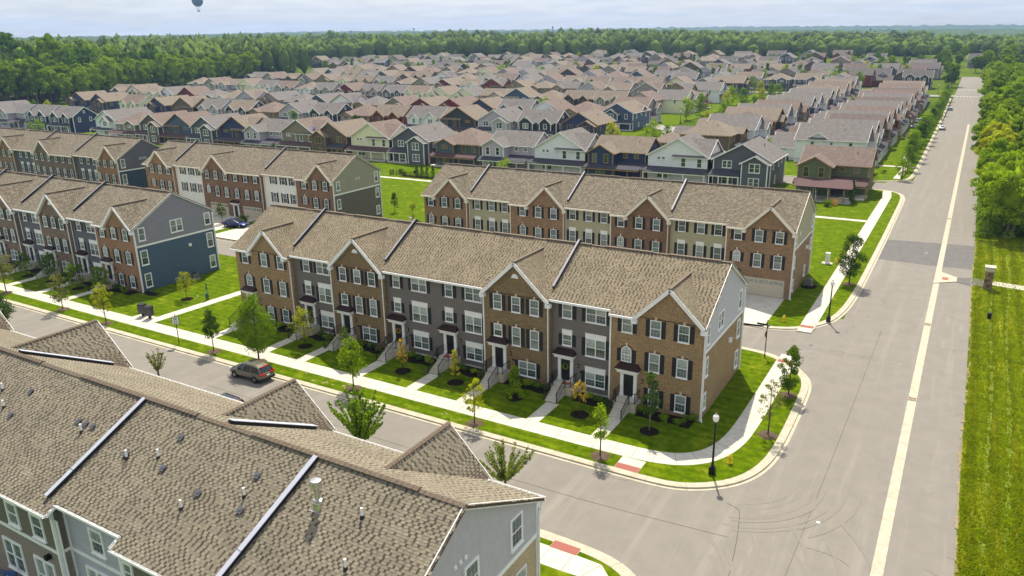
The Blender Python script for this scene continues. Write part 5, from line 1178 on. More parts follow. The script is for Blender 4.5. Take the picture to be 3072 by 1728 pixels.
def autorow(row, y, x0, x1, pitch, lod, rch=RCH, flip=.0, jit=1.0):
    x = x0
    while x > x1:
        wall = rnd.choice(WCH); rf_ = rnd.choice(rch); st = rnd.choice(STY)+rnd.choice(['', '_m'])
        rz = 0 if rnd.random() > flip else rnd.choice([R(180), R(90), R(-90)])
        yy = y+rnd.uniform(-jit, jit)
        d = math.hypot(x, yy)
        q = proj((x, yy, gh(x, yy)+6))
        if q and -60 < q[0] < 3140 and d < 770 and not (q[0] < (800 if d > 640 else 890) and d > 560): make_house(st, x, yy, rz, wall, rf_, 'white' if rnd.random() < .6 else 'tan', row, None, lod)
        x -= pitch+rnd.uniform(-.6, 1.6)
autorow(3, 255.5, -224, -405, 14.4, 0)
autorow(4, 311, -122, -420, 14.4, 1)
autorow(5, 362, -124, -415, 14.4, 1)
autorow(6, 404, -124, -412, 14.8, 1)
autorow(7, 449, -64, -430, 15.4, 2, flip=.15)
autorow(8, 489, -34, -478, 16, 2, ['dark', 'gray', 'brown', 'tan'], .3)
autorow(9, 530, -34, -520, 17, 3, ['dark', 'gray', 'brown', 'tan', 'tan'], .35, 3)
autorow(10, 570, -34, -540, 18, 3, ['dark', 'gray', 'brown', 'tan'], .4, 4)
autorow(11, 612, -50, -540, 19, 3, ['dark', 'gray', 'brown', 'tan'], .4, 4)
autorow(12, 655, -70, -520, 21, 3, ['dark', 'gray', 'brown', 'tan'], .4, 5)
autorow(13, 698, -100, -330, 26, 3, ['dark', 'gray', 'brown', 'tan'], .4, 6)
# columns of houses with their long sides towards us
colR = [('deep_m', 'white', 'gray', 'white'), ('deep', 'charcoal', 'gray', 'white'), ('gable', 'moss green', 'brown', 'tan'), ('deep', 'near-black', 'gray', 'white'), ('gable', 'dark red', 'rose', 'tan'), ('deep_m', 'navy', 'gray', 'white'), ('deep', 'white', 'gray', 'white'), ('gable_m', 'dark brown', 'brown', 'tan'),
        ('hip', 'olive', 'rose', 'tan'), ('deep', 'slate blue', 'gray', 'white'), ('gable', 'warm grey', 'rose', 'tan'), ('deep', 'dark brown', 'brown', 'tan'), ('hip', 'light grey', 'gray', 'white'), ('deep_m', 'charcoal', 'rose', 'white'), ('deep', 'cream', 'tan', 'white')]
for k, (s, w, r_, t) in enumerate(colR): make_house(s, -19.5, 212+k*13.8, R(90), w, r_, t, 21, None, 0 if k < 6 else 1)
colM = [('hip_m', 'dark brown', 'tan', 'tan'), ('gable', 'white', 'gray', 'white'), ('hip', 'dark brown', 'brown', 'tan'), ('deep', 'near-black', 'tan', 'tan'), ('deep_m', 'white', 'gray', 'white'), ('gable', 'warm grey', 'rose', 'tan'), ('hip', 'dark brown', 'brown', 'tan'), ('deep', 'slate blue', 'gray', 'white'), ('gable', 'white', 'gray', 'white'), ('hip', 'navy', 'rose', 'tan'),
        ('deep', 'teal grey', 'gray', 'white'), ('deep', 'light grey', 'tan', 'white'), ('hip', 'cream', 'tan', 'white'), ('deep', 'warm grey', 'rose', 'white')]
colM += [('deep', 'navy', 'tan', 'tan'), ('gable', 'white', 'gray', 'white')]
for k, (s, w, r_, t) in enumerate(colM): make_house(s, -50.5 if k else -53, 214+k*14, R(90), w, r_, t, 22, None, 0 if k < 7 else 1)
colW = [('hip', 'near-black', 'rose', 'tan'), ('gable', 'warm grey', 'rose', 'white'), ('gable', 'cream', 'gray', 'white'), ('hip_m', 'olive', 'rose', 'tan'), ('gable', 'white', 'gray', 'white'), ('deep', 'navy', 'tan', 'tan')]
for k, (s, w, r_, t) in enumerate(colW): make_house(s, -104, [268, 284, 330, 346, 380, 424][k], R(90), w, r_, t, 23, None, 0)
for k, (x, y, s, w) in enumerate([(-29, 474, 'side', 'near-black'), (-20, 548, 'deep', 'warm grey'), (-24, 580, 'gable', 'charcoal'), (-2, 640, 'side', 'warm grey')]): make_house(s, x, y, [0, R(90), R(90), 0][k], w, 'dark', 'white', 24, None, 2)
solar = next(h for h in HOUSES if abs(h[0].location.x+171) < 1)[0]
for (dx, dy, dz_, n) in ((2.6, 4.4, 7.75, 4), (-1.2, 9.6, 7.9, 3)):
    for k in range(n):
        b = MB(); b.slab([(-.5, -.8, 0), (.5, -.8, 0), (.5, .8, 0), (-.5, .8, 0)], .05); b.box(-.49, .49, -.01, .01, 0, .004)
        o = b.build('solar_panel', simple('solar_panel_glass', (74, 88, 150), .2, .12, 3), solar, (dx+(k-1.5)*1.04, 3.4 if n == 4 else 4.9, 6.85 if n == 4 else 7.7)); o.rotation_euler = (R(31), 0, 0)
drop_protos()
_U = ['', 'first', 'second', 'third', 'fourth', 'fifth', 'sixth', 'seventh', 'eighth', 'ninth']; _T = {2: ('twentieth', 'twenty'), 3: ('thirtieth', 'thirty'), 4: ('fortieth', 'forty'), 5: ('fiftieth', 'fifty'), 6: ('sixtieth', 'sixty'), 7: ('seventieth', 'seventy'), 8: ('eightieth', 'eighty'), 9: ('ninetieth', 'ninety')}
def ordw(n):
    n = min(n, 98)+1
    if n < 20: return ORD[n-1]
    return _T[n//10][0] if n % 10 == 0 else _T[n//10][1]+'-'+_U[n % 10]
ORD = ['first', 'second', 'third', 'fourth', 'fifth', 'sixth', 'seventh', 'eighth', 'ninth', 'tenth', 'eleventh', 'twelfth', 'thirteenth', 'fourteenth', 'fifteenth', 'sixteenth', 'seventeenth', 'eighteenth', 'nineteenth', 'twentieth', 'twenty-first', 'twenty-second', 'twenty-third', 'twenty-fourth', 'twenty-fifth', 'twenty-sixth', 'twenty-seventh', 'twenty-eighth', 'twenty-ninth', 'thirtieth', 'thirty-first', 'thirty-second']
STYW = {'gable': 'gabled', 'wing': 'winged', 'flush': 'broad-gabled', 'hip': 'hip-roofed', 'side': 'side-gabled', 'deep': 'long'}
def label_houses():
    rows = {}
    for h in HOUSES: rows.setdefault(h[3], []).append(h)
    for rw, L in rows.items():
        if rw < 20:
            L.sort(key=lambda h: proj(h[0].location)[0]); n = len(L)
            for i, (r, w, rf_, _, st) in enumerate(L):
                pos = ORD[i]+' from left' if i < n/2 else (ORD[n-1-i]+' from right' if i < n-1 else 'rightmost')
                if i == 0: pos = 'leftmost'
                if pos == 'second from right': pos = 'next to rightmost'
                r['label'] = '%s %s house with %s roof, %s in the %s row' % (w, STYW[st.split('_')[0]], ROOFW[rf_], pos, ORD[rw-1] if rw > 1 else 'front')
        else:
            nm = {21: 'in the column beside the main road', 22: 'in the column left of the grass strip', 23: 'across the cross street', 24: 'near the far crossing'}[rw]
            L.sort(key=lambda h: h[0].location.y)
            for i, (r, w, rf_, _, st) in enumerate(L): r['label'] = '%s house with %s roof, %s %s' % (w, ROOFW[rf_], (ORD[i] if i else 'nearest'), nm)
label_houses()

# ------------------------------------------------------------ trees
def leaves(cent, rad, n, size, rs, flat=.35):
    """n leaf quads gathered round clump centres"""
    k = rs.integers(0, len(cent), n); d = rs.normal(size=(n, 3)); d /= np.linalg.norm(d, axis=1)[:, None]
    rr = rs.uniform(.45, 1, n)**.6; p = cent[k]+d*(rad[k]*rr)[:, None]*np.array([1, 1, .8])
    nr = d+rs.normal(size=(n, 3))*.55+np.array([0, 0, flat]); nr /= np.linalg.norm(nr, axis=1)[:, None]
    a = np.cross(nr, rs.normal(size=(n, 3))); a /= np.linalg.norm(a, axis=1)[:, None]; b = np.cross(nr, a)
    s = size*rs.uniform(.6, 1.3, n)[:, None]
    return np.stack([p-a*s, p-b*s*.6, p+a*s, p+b*s*.6], 1)
def quads_mesh(name, Q, mat, extra=None):
    n = len(Q); co = Q.reshape(-1, 3).astype(np.float32); nv = n*4
    me = bpy.data.meshes.new(name); ev, ef = extra if extra else (np.zeros((0, 3)), [])
    me.vertices.add(nv+len(ev)); me.vertices.foreach_set('co', np.concatenate([co, np.array(ev, np.float32).reshape(-1, 3)]).ravel())
    nf = n+len(ef); me.loops.add(n*4+sum(len(f) for f in ef)); idx = np.arange(nv, dtype=np.int32)
    le = np.array([nv+i for f in ef for i in f], np.int32); me.loops.foreach_set('vertex_index', np.concatenate([idx, le]))
    me.polygons.add(nf); st = np.concatenate([np.arange(n)*4, n*4+np.concatenate([[0], np.cumsum([len(f) for f in ef])[:-1]])]) if ef else np.arange(n)*4
    me.polygons.foreach_set('loop_start', st.astype(np.int32)); me.update(calc_edges=True); me.materials.append(mat); return me
def ico(center, rad, sub, rs, amp=.2):
    import bmesh
    bm = bmesh.new(); bmesh.ops.create_icosphere(bm, subdivisions=sub, radius=1); off = Vector(rs.uniform(-50, 50, 3))
    for v in bm.verts: v.co *= 1+amp*noise.noise(v.co*1.8+off)*1.6
    V = [(v.co.x*rad[0]+center[0], v.co.y*rad[1]+center[1], v.co.z*rad[2]+center[2]) for v in bm.verts]; Fc = [tuple(v.index for v in f.verts) for f in bm.faces]; bm.free(); return V, Fc
def crown_big(name, seed, R_, Hc, z0, nclump, nleaf, size, mat, core=True, shape=1.0):
    rs = np.random.default_rng(seed); c = []
    while len(c) < nclump:
        t = rs.uniform(0, 1); ph = rs.uniform(0, 2*np.pi); zz = t
        prof = (math.sin(math.pi*min(1, (zz*.92+.06))**shape))**.6
        r = R_*prof*rs.uniform(.45, 1)**.5; c.append((r*math.cos(ph), r*math.sin(ph), z0+Hc*zz*.9+Hc*.05))
    c = np.array(c); rad = rs.uniform(.16, .34, nclump)*R_
    Q = leaves(c, rad, nleaf, size, rs)
    ex = ico((0, 0, z0+Hc*.48), (R_*.62, R_*.62, Hc*.42), 2, rs, .3) if core else None
    return quads_mesh(name, Q, mat, ex)
L_DARK = leafmat('leaf_deep_green', (.016, .05, .012), (.11, .19, .025), .25)
L_MID = leafmat('leaf_mid_green', (.022, .065, .008), (.22, .34, .02), .35)
L_BRIGHT = leafmat('leaf_bright_green', (.045, .12, .006), (.36, .48, .02), .4)
L_YEL = leafmat('leaf_yellow_green', (.10, .16, .01), (.50, .50, .03), .35)
L_GOLD = leafmat('leaf_gold', (.24, .22, .015), (.66, .58, .03), .35)
L_ORG = leafmat('leaf_orange', (.30, .20, .02), (.72, .50, .05), .35)
L_OLIV = leafmat('leaf_olive', (.05, .075, .02), (.30, .30, .10), .3)
L_FOR1 = leafmat('forest_leaf_dark', (.012, .042, .012), (.15, .26, .03), .25, .5)
L_FOR2 = leafmat('forest_leaf_light', (.04, .10, .010), (.27, .38, .022), .3, .45)
L_FAR = leafmat('far_wood_leaf', (.022, .060, .016), (.15, .22, .030), .15, .5)
def trunk_mesh(name, h, r, lean=0, mat=None, limbs=4, spread=1.0, seed=0, fork=.55):
    rs = random.Random(seed); b = MB(); P = [(0, 0, -.1)]
    for k in range(1, 5): P.append((lean*k/4+rs.uniform(-.04, .04)*h*.2, rs.uniform(-.04, .04)*h*.2, h*k/4))
    b.tube(P, [r*1.35, r, r*.8, r*.6, r*.35], 7)
    for k in range(limbs):
        a = rs.uniform(0, 6.28); z = h*rs.uniform(fork, .9); l = spread*rs.uniform(.5, 1)
        p0 = Vector((lean*z/h, 0, z)); p1 = p0+Vector((math.cos(a)*l*.5, math.sin(a)*l*.5, l*.55)); p2 = p0+Vector((math.cos(a)*l, math.sin(a)*l, l*1.2))
        b.tube([p0, p1, p2], [r*.45, r*.3, r*.12], 5)
    return b.mesh(name, mat or M_BARK, True)
def tree_obj(name, label, cat, loc, trunk, crown, rz=0, sc=1, group=None, sz=None):
    t = thing(name, label, cat, loc, rz, group); obj('trunk', trunk, t); obj('crown', crown, t); t.scale = (sc, sc, sz or sc); return t
# young street and garden trees, each grown for its place
def young(kind, seed, h, w, mat, bark=None, clear=.3, nleaf=520, size=.11, nclump=26):
    nclump = int(nclump*1.7); rs = np.random.default_rng(seed); z0 = h*clear; Hc = h*(1-clear); c = []; R_ = w/2
    while len(c) < nclump:
        t = rs.uniform(0, 1)
        prof = {'oval': math.sin(math.pi*(t*.9+.08))**.7, 'col': math.sin(math.pi*(t*.85+.1))**.5, 'cone': (1-t)**.7*.98+.05, 'loose': math.sin(math.pi*(t*.8+.15))**.5, 'vase': .35+.65*t}[kind]
        ph = rs.uniform(0, 2*np.pi); r = R_*prof*rs.uniform(.1, 1)**.5*.9; c.append((r*math.cos(ph), r*math.sin(ph), z0+Hc*t))
    c = np.array(c); rad = rs.uniform(.5, 1.1, nclump)*R_*(.32 if kind == 'loose' else .42)
    Q = leaves(c, rad, int(nleaf*(3.6 if size < .2 else 1.5)), size*(.72 if size < .2 else .8), rs, .2)
    cm = quads_mesh('crown', Q, mat)
    b = MB(); bark = bark or M_BARK
    r0 = max(.035, h*.011); b.tube([(0, 0, -.05), (.02, 0, h*.35), (-.02, .02, h*.7), (0, 0, h*.95)], [r0*1.3, r0, r0*.6, r0*.2], 6)
    for k in range(min(12, nclump)):
        e = Vector(c[k]); s = Vector((0, 0, max(z0*.8, e.z-math.hypot(e.x, e.y)*1.1))); b.tube([s, s.lerp(e, .55)+Vector((0, 0, .02*h)), e], [r0*.4, r0*.25, r0*.1], 4)
    return b.mesh('trunk', bark, True), cm
def plant(name, label, kind, seed, x, y, h, w, mat, z=.13, **k):
    t, c = young(kind, seed, h, w, mat, **k); return tree_obj(name, label, 'tree', (x, y, z), t, c, 0)
def mulch(x, y, r, mat, label=None, squash=1.0):
    b = MB(); n = 18; rr = [r*random.uniform(.93, 1.07) for _ in range(n)]
    for ring, (f, z) in enumerate(((1.0, .0), (.75, .06), (.3, .09))):
        for j in range(n): a = 2*math.pi*j/n; b.v.append((rr[j]*f*math.cos(a), rr[j]*f*squash*math.sin(a), z+random.uniform(-.01, .01)))
    for k in range(2):
        for j in range(n): b.f.append((k*n+j, k*n+(j+1) % n, (k+1)*n+(j+1) % n, (k+1)*n+j)); b.m.append(0)
    b.f.append(tuple(2*n+j for j in range(n))); b.m.append(0)
    o = b.build('mulch_ring', mat, None, (x, y, .119)); o['kind'] = 'structure'; return o
street = [('full green street tree on the verge beside the grey SUV, tallest along the pavement', 'oval', -59.5, 49.0, 6.9, 3.6, L_MID, dict(clear=.18, nleaf=2600, size=.12, nclump=60)),
          ('small dense dark tree left of the SUV, behind the speed limit sign', 'oval', -65.9, 48.6, 4.5, 1.9, L_DARK, dict(clear=.38, nleaf=900, size=.1)),
          ('yellowing street tree on the verge in front of the twin mailboxes', 'loose', -84.5, 48.4, 4.8, 2.3, L_YEL, dict(clear=.3, nleaf=520)),
          ('pale green airy street tree before the left townhouse row', 'loose', -94.2, 48.9, 4.5, 2.5, L_OLIV, dict(clear=.28, nleaf=620)),
          ('broad pale street tree at the left edge of the pavement', 'loose', -107.8, 49.2, 5.6, 3.6, L_OLIV, dict(clear=.28, nleaf=900)),
          ('round light green maple on the verge before the middle of the row', 'oval', -46.6, 48.8, 5.0, 2.6, L_BRIGHT, dict(clear=.3, nleaf=760, size=.13)),
          ('thin yellow-green street tree with drooping leaves on the verge', 'loose', -32.8, 48.45, 4.0, 1.9, L_YEL, dict(clear=.35, nleaf=420, size=.1)),
          ('slim bright green sapling on the verge left of the corner ramp', 'oval', -21.3, 48.7, 4.3, 1.5, L_BRIGHT, dict(clear=.35, nleaf=420, size=.1)),
          ('wispy half-bare sapling on the side verge above the corner hydrant', 'loose', -10.75, 58.3, 4.7, 2.0, L_OLIV, dict(clear=.25, nleaf=330, size=.09)),
          ('sturdy green tree on the verge tip at the alley mouth', 'oval', -10.85, 66.6, 4.6, 2.2, L_MID, dict(clear=.2, nleaf=800, size=.13, nclump=22)),
          ('tall dark upright street tree on the verge beyond the alley', 'oval', -10.9, 104, 6.5, 3.4, L_DARK, dict(clear=.2, nleaf=1800, size=.12, nclump=48))]
for i, (lb, kd, x, y, h, w, m, k) in enumerate(street):
    t = plant('street_tree', lb, kd, 100+i, x, y, h, w, m, **k); mulch(x, y, .78, M_MULCH2)
garden = [('tiny yellowing garden tree on the lawn by the second door from the left end', 'loose', -58.4, 54.4, 4.3, 2.8, L_YEL, dict(clear=.3, nleaf=420)),
          ('small orange-leaved sapling before the door with the orange wreath', 'cone', -45.0, 54.2, 3.3, 1.2, L_ORG, dict(clear=.3, nleaf=200, size=.1)),
          ('gold-leaved narrow sapling in front of the grey siding doors', 'cone', -38.9, 54.5, 3.4, 1.0, L_GOLD, dict(clear=.25, nleaf=230, size=.1)),
          ('fluffy bright green sapling in a dark mulch ring', 'cone', -32.3, 54.4, 3.0, 2.0, L_BRIGHT, dict(clear=.12, nleaf=620, size=.1)),
          ('sparse orange and yellow sapling right of the green wreath door', 'loose', -25.7, 54.2, 3.1, 1.5, L_ORG, dict(clear=.45, nleaf=150, size=.1)),
          ('dark narrow columnar tree in front of the right-hand brick end', 'col', -19.4, 54.3, 5.2, 1.6, L_DARK, dict(clear=.32, nleaf=900, size=.09, bark=M_BARKL)),
          ('small pale sapling at the third door from the left', 'loose', -53.8, 55.6, 2.6, 1.2, L_BRIGHT, dict(clear=.3, nleaf=220)),
          ('small feathery yellow-green locust tree alone on the side lawn', 'loose', -83.7, 58.9, 3.4, 2.9, L_YEL, dict(clear=.3, nleaf=420, size=.1)),
          ('dark green garden tree by the right door of the left row', 'loose', -96.3, 55.6, 3.4, 2.5, L_MID, dict(clear=.3, nleaf=600)),
          ('wide green garden tree by the second door of the left row', 'loose', -100.9, 54.9, 3.3, 2.7, L_MID, dict(clear=.3, nleaf=560)),
          ('dark full garden tree by the third door of the left row', 'oval', -107.5, 55.1, 3.8, 2.8, L_DARK, dict(clear=.3, nleaf=620)),
          ('small garden tree furthest left in front of the left row', 'loose', -113.4, 54.9, 3.3, 2.0, L_MID, dict(clear=.3, nleaf=420)),
          ('little dark tree on the driveway island by the blue car', 'oval', -115.4, 90.8, 3.6, 2.0, L_DARK, dict(clear=.3, nleaf=360)),
          ('small green tree on the meadow right of the khaki gable end', 'cone', -92.8, 112.5, 3.7, 2.0, L_DARK, dict(clear=.25, nleaf=420)),
          ('yellow-green sapling showing above the ridge near the roof flue', 'loose', -84.6, 107.5, 3.4, 1.6, L_YEL, dict(clear=.2, nleaf=260))]
for i, (lb, kd, x, y, h, w, m, k) in enumerate(garden):
    plant('garden_tree', lb, kd, 200+i, x, y, h, w, m, **k)
    if y < 60: mulch(x, y, .82, M_MULCH)
# big multi-stemmed trees on the near verge, rising over the foreground roof
def vase_tree(label, x, y, h, w, nst, seed, mat, nl_=2200, size=.1):
    rs = np.random.default_rng(seed); t = thing('verge_tree', label, 'tree', (x, y, .1)); b = MB(); Q = []
    for k in range(nst):
        a = rs.uniform(0, 6.28); sp_ = rs.uniform(.15, 1)*w/2; hh = h*rs.uniform(.72, 1)*(1-.25*sp_/(w/2))
        P = [Vector((0, 0, .8)), Vector((math.cos(a)*sp_*.35, math.sin(a)*sp_*.35, hh*.45)), Vector((math.cos(a)*sp_*.75, math.sin(a)*sp_*.75, hh*.78)), Vector((math.cos(a)*sp_, math.sin(a)*sp_, hh))]
        b.tube(P, [.03, .022, .014, .006], 4)
        m_ = int(nl_/nst); tt = rs.uniform(.12, 1, m_); seg = np.clip((tt*3).astype(int), 0, 2); f_ = tt*3-seg; PA = np.array([list(p) for p in P]); c = PA[seg]*(1-f_)[:, None]+PA[seg+1]*f_[:, None]
        Q.append(leaves(c, np.full(m_, .14), m_, size, rs, .1))
    b.tube([(0, 0, -.1), (0, 0, .9)], [.1, .08], 8); b.build('trunk', M_BARK, t, smooth=True); obj('crown', quads_mesh('crown', np.concatenate(Q), mat), t); return t
vase_tree('big leafy upright green tree rising behind the foreground roof, middle of three', -38.3, 40.4, 5.6, 5.4, 46, 5, L_MID, 5200, .12)
vase_tree('wiry green tree at the right end of the foreground roof', -25.4, 41.2, 4.1, 4.6, 44, 6, leafmat('leaf_olive_green', (.04, .07, .012), (.26, .32, .05), .35), 3200, .09)
vase_tree('thin brownish treetop beyond the foreground roof, left of the SUV', -65.2, 41.5, 3.3, 2.8, 16, 8, L_OLIV, 700, .1)
plant('verge_tree', 'dark green tree at the left edge of the street', 'oval', 301, -93.2, 41.2, 4.6, 3.0, L_DARK, clear=.15, nleaf=1300, size=.13, nclump=40)
# ------------------------------------------------------------ shrubs and beds
def bush_mesh(seed, mat, n=420, size=.07, sq=.85):
    rs = np.random.default_rng(seed); c = rs.normal(size=(9, 3))*.16; c[:, 2] = abs(c[:, 2])+.28; return quads_mesh('shrub', leaves(c, np.full(9, .3), n, size, rs, .3), mat, ico((0, 0, .3), (.3, .3, .3), 1, rs, .2))
BUSH = [bush_mesh(i, [L_MID, L_BRIGHT, L_DARK][i % 3]) for i in range(6)]
def bush(x, y, s, label, k=0, z=.14):
    o = obj('shrub', BUSH[k % 6], None, (x, y, z), random.uniform(0, 6)); o.scale = (s, s, s*.95); tag(o, label, 'shrub', 'shrubs in the mulch beds'); return o
def bed(x0, x1, y0, y1):
    n = max(4, int((x1-x0)/.6)); P = [(x0+(x1-x0)*k/n, y0+.16*math.sin(k*1.7)+random.uniform(-.06, .06)) for k in range(n+1)]+[(x1, y1), (x0, y1)]
    o = sheet('mulch_bed', P, .15, M_MULCH, th=.06); return o
for root_x, D in ((0, DOORS_A), (0, DOORS_C[:5])):
    for i, x in enumerate(D):
        nx = D[i-1]-1.4 if i else x+6.3
        bed(x+1.25, min(nx-.3, x+6.4), 56.3, 58.4)
bed(-91.5, -88.6, 57.6, 58.6)
spots = [(-17.6, 56.4), (-18.9, 56.6), (-20.4, 56.7), (-16.9, 57.6), (-21.3, 57.1), (-24.4, 57.0), (-25.3, 57.2), (-26.2, 57.3), (-30.4, 57.0), (-31.4, 57.1), (-32.6, 57.0), (-33.8, 57.2), (-37.4, 56.9), (-38.5, 57.0), (-39.6, 57.1), (-40.3, 57.3), (-43.9, 57.0), (-45.2, 57.1), (-46.4, 57.3), (-50.4, 57.1), (-51.7, 57.2), (-52.8, 57.2), (-57.3, 57.0), (-58.7, 57.2), (-63.4, 57.1), (-65.0, 57.1), (-66.6, 57.2), (-93.0, 56.8), (-94.2, 57.0), (-95.6, 57.1), (-99.9, 57.0), (-101.4, 57.2), (-106.6, 57.1), (-108, 57.2), (-77.6, 66.6), (-79.1, 68.0), (-80.0, 66.3)]
DW = ['rightmost door', 'second door from right', 'third door from right', 'fourth door from right', 'fourth door from left', 'third door from left', 'second door from left', 'leftmost door']
cnt = {}
for i, (x, y) in enumerate(spots):
    if x < -90: j = min(range(len(DOORS_C)), key=lambda k: abs(DOORS_C[k]+1.2-x)); place = ORD[j]+' door of the left row'
    elif y > 60: j = 9; place = 'island bed by the side path'
    else: j = min(range(8), key=lambda k: abs(DOORS_A[k]+2.2-x)); place = DW[j]
    cnt[place] = cnt.get(place, 0)+1
    bush(x, y, random.uniform(.75, 1.25), '%s shrub in the mulch by the %s' % (['first', 'second', 'third', 'fourth', 'fifth'][cnt[place]-1], place), i)
o = sheet('mulch_bed', [(-81.2, 65.6), (-79.2, 65.0), (-76.8, 65.6), (-76.4, 67.4), (-78.4, 69), (-80.4, 68.2)], .15, M_MULCH, th=.05)
# arborvitae
def arbor_mesh(seed):
    rs = np.random.default_rng(seed); t = np.linspace(0.03, .97, 26); a = rs.uniform(0, 6.28, 26); r = .38*(1-t**1.7)*.55
    c = np.stack([r*np.cos(a), r*np.sin(a), t*2.4], 1); rad = .42*(1-t**1.6)+.06
    return quads_mesh('crown', leaves(c, rad, 900, .07, rs, .1), L_DARK)
AM = [arbor_mesh(i) for i in range(2)]
arb = [(-29.2, 152.2, 'leftmost of the four pointed evergreens in front of the green house porch'), (-27.7, 152.1, 'second from left of the four pointed evergreens before the green house'), (-26.2, 152.0, 'third from left of the four pointed evergreens before the green house'), (-24.7, 151.9, 'rightmost of the four pointed evergreens in front of the green house porch'),
       (-17.9, 158.8, 'taller pointed evergreen at the corner beside the green house'), (-18.4, 161.0, 'pointed evergreen just behind the corner one by the green house'),
       (-113.6, 146.8, 'pointed evergreen left of the four by the fence below the charcoal house'), (-112.2, 147, 'second pointed evergreen by the fence below the charcoal house'), (-110.7, 147.1, 'third pointed evergreen by the fence below the charcoal house'), (-109.3, 147.4, 'rightmost pointed evergreen by the fence below the charcoal house')]
for i, (x, y, lb) in enumerate(arb):
    t = thing('evergreen', lb, 'tree', (x, y, .1), i*1.3, 'pointed evergreens'); obj('crown', AM[i % 2], t); b = MB(); b.tube([(0, 0, -.1), (0, 0, .4)], .07, 6); b.build('trunk', M_BARK, t); t.scale = (1.25, 1.25, 1.25 if i not in (4, 5) else 1.8)
bed(-30.3, -23.4, 151.2, 153.2); bed(-118, -108.4, 145.6, 147.9)
for i, (x, y, s, lb) in enumerate([(-120.2, 149.2, 2.2, 'round green shrub behind the fence below the cream house'), (-118.3, 148.3, 1.8, 'tawny round shrub behind the fence below the cream house'), (-116.8, 150.2, 1.5, 'reddish shrub beside the screened porch'), (-21.6, 153.3, 1.9, 'wide shrub beside the evergreens at the green house'), (-110.6, 91.2, 1.6, 'low shrub on the island beside the blue car'), (-111.6, 92.2, 2.4, 'large round shrub behind the blue car'), (-17.8, 190.6, 1.9, 'round shrub at the front corner of the big white house'), (-16.2, 198, 1.7, 'dark red-leaved shrub along the main road gardens')]):
    o = bush(x, y, s, lb, i)
gr = np.random.default_rng(9)
og = obj('ornamental_grass', quads_mesh('ornamental_grass', np.array([[(p[0], p[1], 0), (p[0]+.04, p[1], 0), (p[0]*1.7+.02, p[1]*1.7, h), (p[0]*1.7, p[1]*1.7, h)] for p, h in zip(gr.normal(size=(160, 2))*.35, gr.uniform(.7, 1.5, 160))]), simple('straw_grass', (206, 172, 104), .9, .2, 3)), None, (-20.6, 155.0, .12)); tag(og, 'tan plumes of ornamental grass beside the green house evergreens', 'ornamental grass')
# metal fence by the cream house and dark fences on the grass strip
def fence(pts, h, label, board=False):
    t = thing('fence', label, 'fence', (pts[0][0], pts[0][1], .1)); o0 = Vector((*pts[0], 0))
    for a, c in zip(pts[:-1], pts[1:]):
        a = Vector((*a, 0))-o0; c = Vector((*c, 0))-o0; d = c-a; n = max(1, int(d.length/1.8))
        for k in range(n):
            p, q = a+d*k/n, a+d*(k+1)/n; b = MB(); b.box(p.x-.04, p.x+.04, p.y-.04, p.y+.04, 0, h+.06); b.build('post', M_BLACK, t)
            b = MB(); b.beam(p+Vector((0, 0, .15)), q+Vector((0, 0, .15)), .03, .04); b.beam(p+Vector((0, 0, h-.05)), q+Vector((0, 0, h-.05)), .03, .04)
            for j in range(1, 13): r_ = p.lerp(q, j/13); b.box(r_.x-.012, r_.x+.012, r_.y-.012, r_.y+.012, .1, h)
            b.build('fence_panel', M_BLACK, t)
fence([(-121.5, 147.8), (-121.5, 146.3), (-109, 146.4)], 1.2, 'black metal fence along the footpath below the charcoal house')
fence([(-42, 214), (-39.5, 206), (-36.5, 206)], 1.2, 'black metal fence on the grass strip left of the big white house')

# ------------------------------------------------------------ woods
FC = [crown_big('crown', 40+i, [5.2, 6.2, 4.6, 5.8, 6.6, 5.0][i], [13, 15, 12, 14, 13, 16][i], [4, 5, 3.5, 4, 4, 5][i], 34, 2100, .62, [L_FOR1, L_FOR2][i % 2], shape=[1, .9, 1.1, 1, .85, 1.2][i]) for i in range(6)]
FT = [trunk_mesh('trunk', 14, .28, .6*((-1)**i), M_BARKL, 5, 3.5, i) for i in range(3)]
def forest_tree(x, y, sc, k, label, group, zs=1.0):
    t = thing('forest_tree', label, 'tree', (x, y, gh(x, y)-.1), rnd.uniform(0, 6.28), group); obj('trunk', FT[k % 3], t); obj('crown', FC[k % 6], t); t.scale = (sc, sc, sc*zs); return t
def xbase(y):
    T_ = [(0, -400), (160, -404), (209, -418), (245, -412), (295, -436), (350, -430), (406, -428), (470, -450), (700, -700)]
    for (a, xa), (b_, xb) in zip(T_[:-1], T_[1:]):
        if a <= y <= b_: return xa+(xb-xa)*(y-a)/(b_-a)
    return -640
cand = []
y = 196
while y < 600:
    x = xbase(y)-3
    dep = 0
    while dep < 330:
        sp = 10.5 if dep < 60 else 14.5
        cand.append((x+rnd.uniform(-2.5, 2.5), y+rnd.uniform(-3, 3), dep)); x -= sp; dep += sp
    y += 10.5
cl = []
for x, y, dep in cand:
    if y > 440 and x > -1.03*y: continue
    if x < -2.25*y-25: continue
    if math.hypot(x, y) > 800: continue
    cl.append((x, y, dep))
cl.sort(key=lambda c: math.hypot(c[0], c[1]))
NEARW = cl[:105]; REST = cl[105:]
EDG = 'edge of the wood behind the left houses'
k = 0; RKC = {}
NEARW.sort(key=lambda c: proj((c[0], c[1], 0))[0]); en = 0
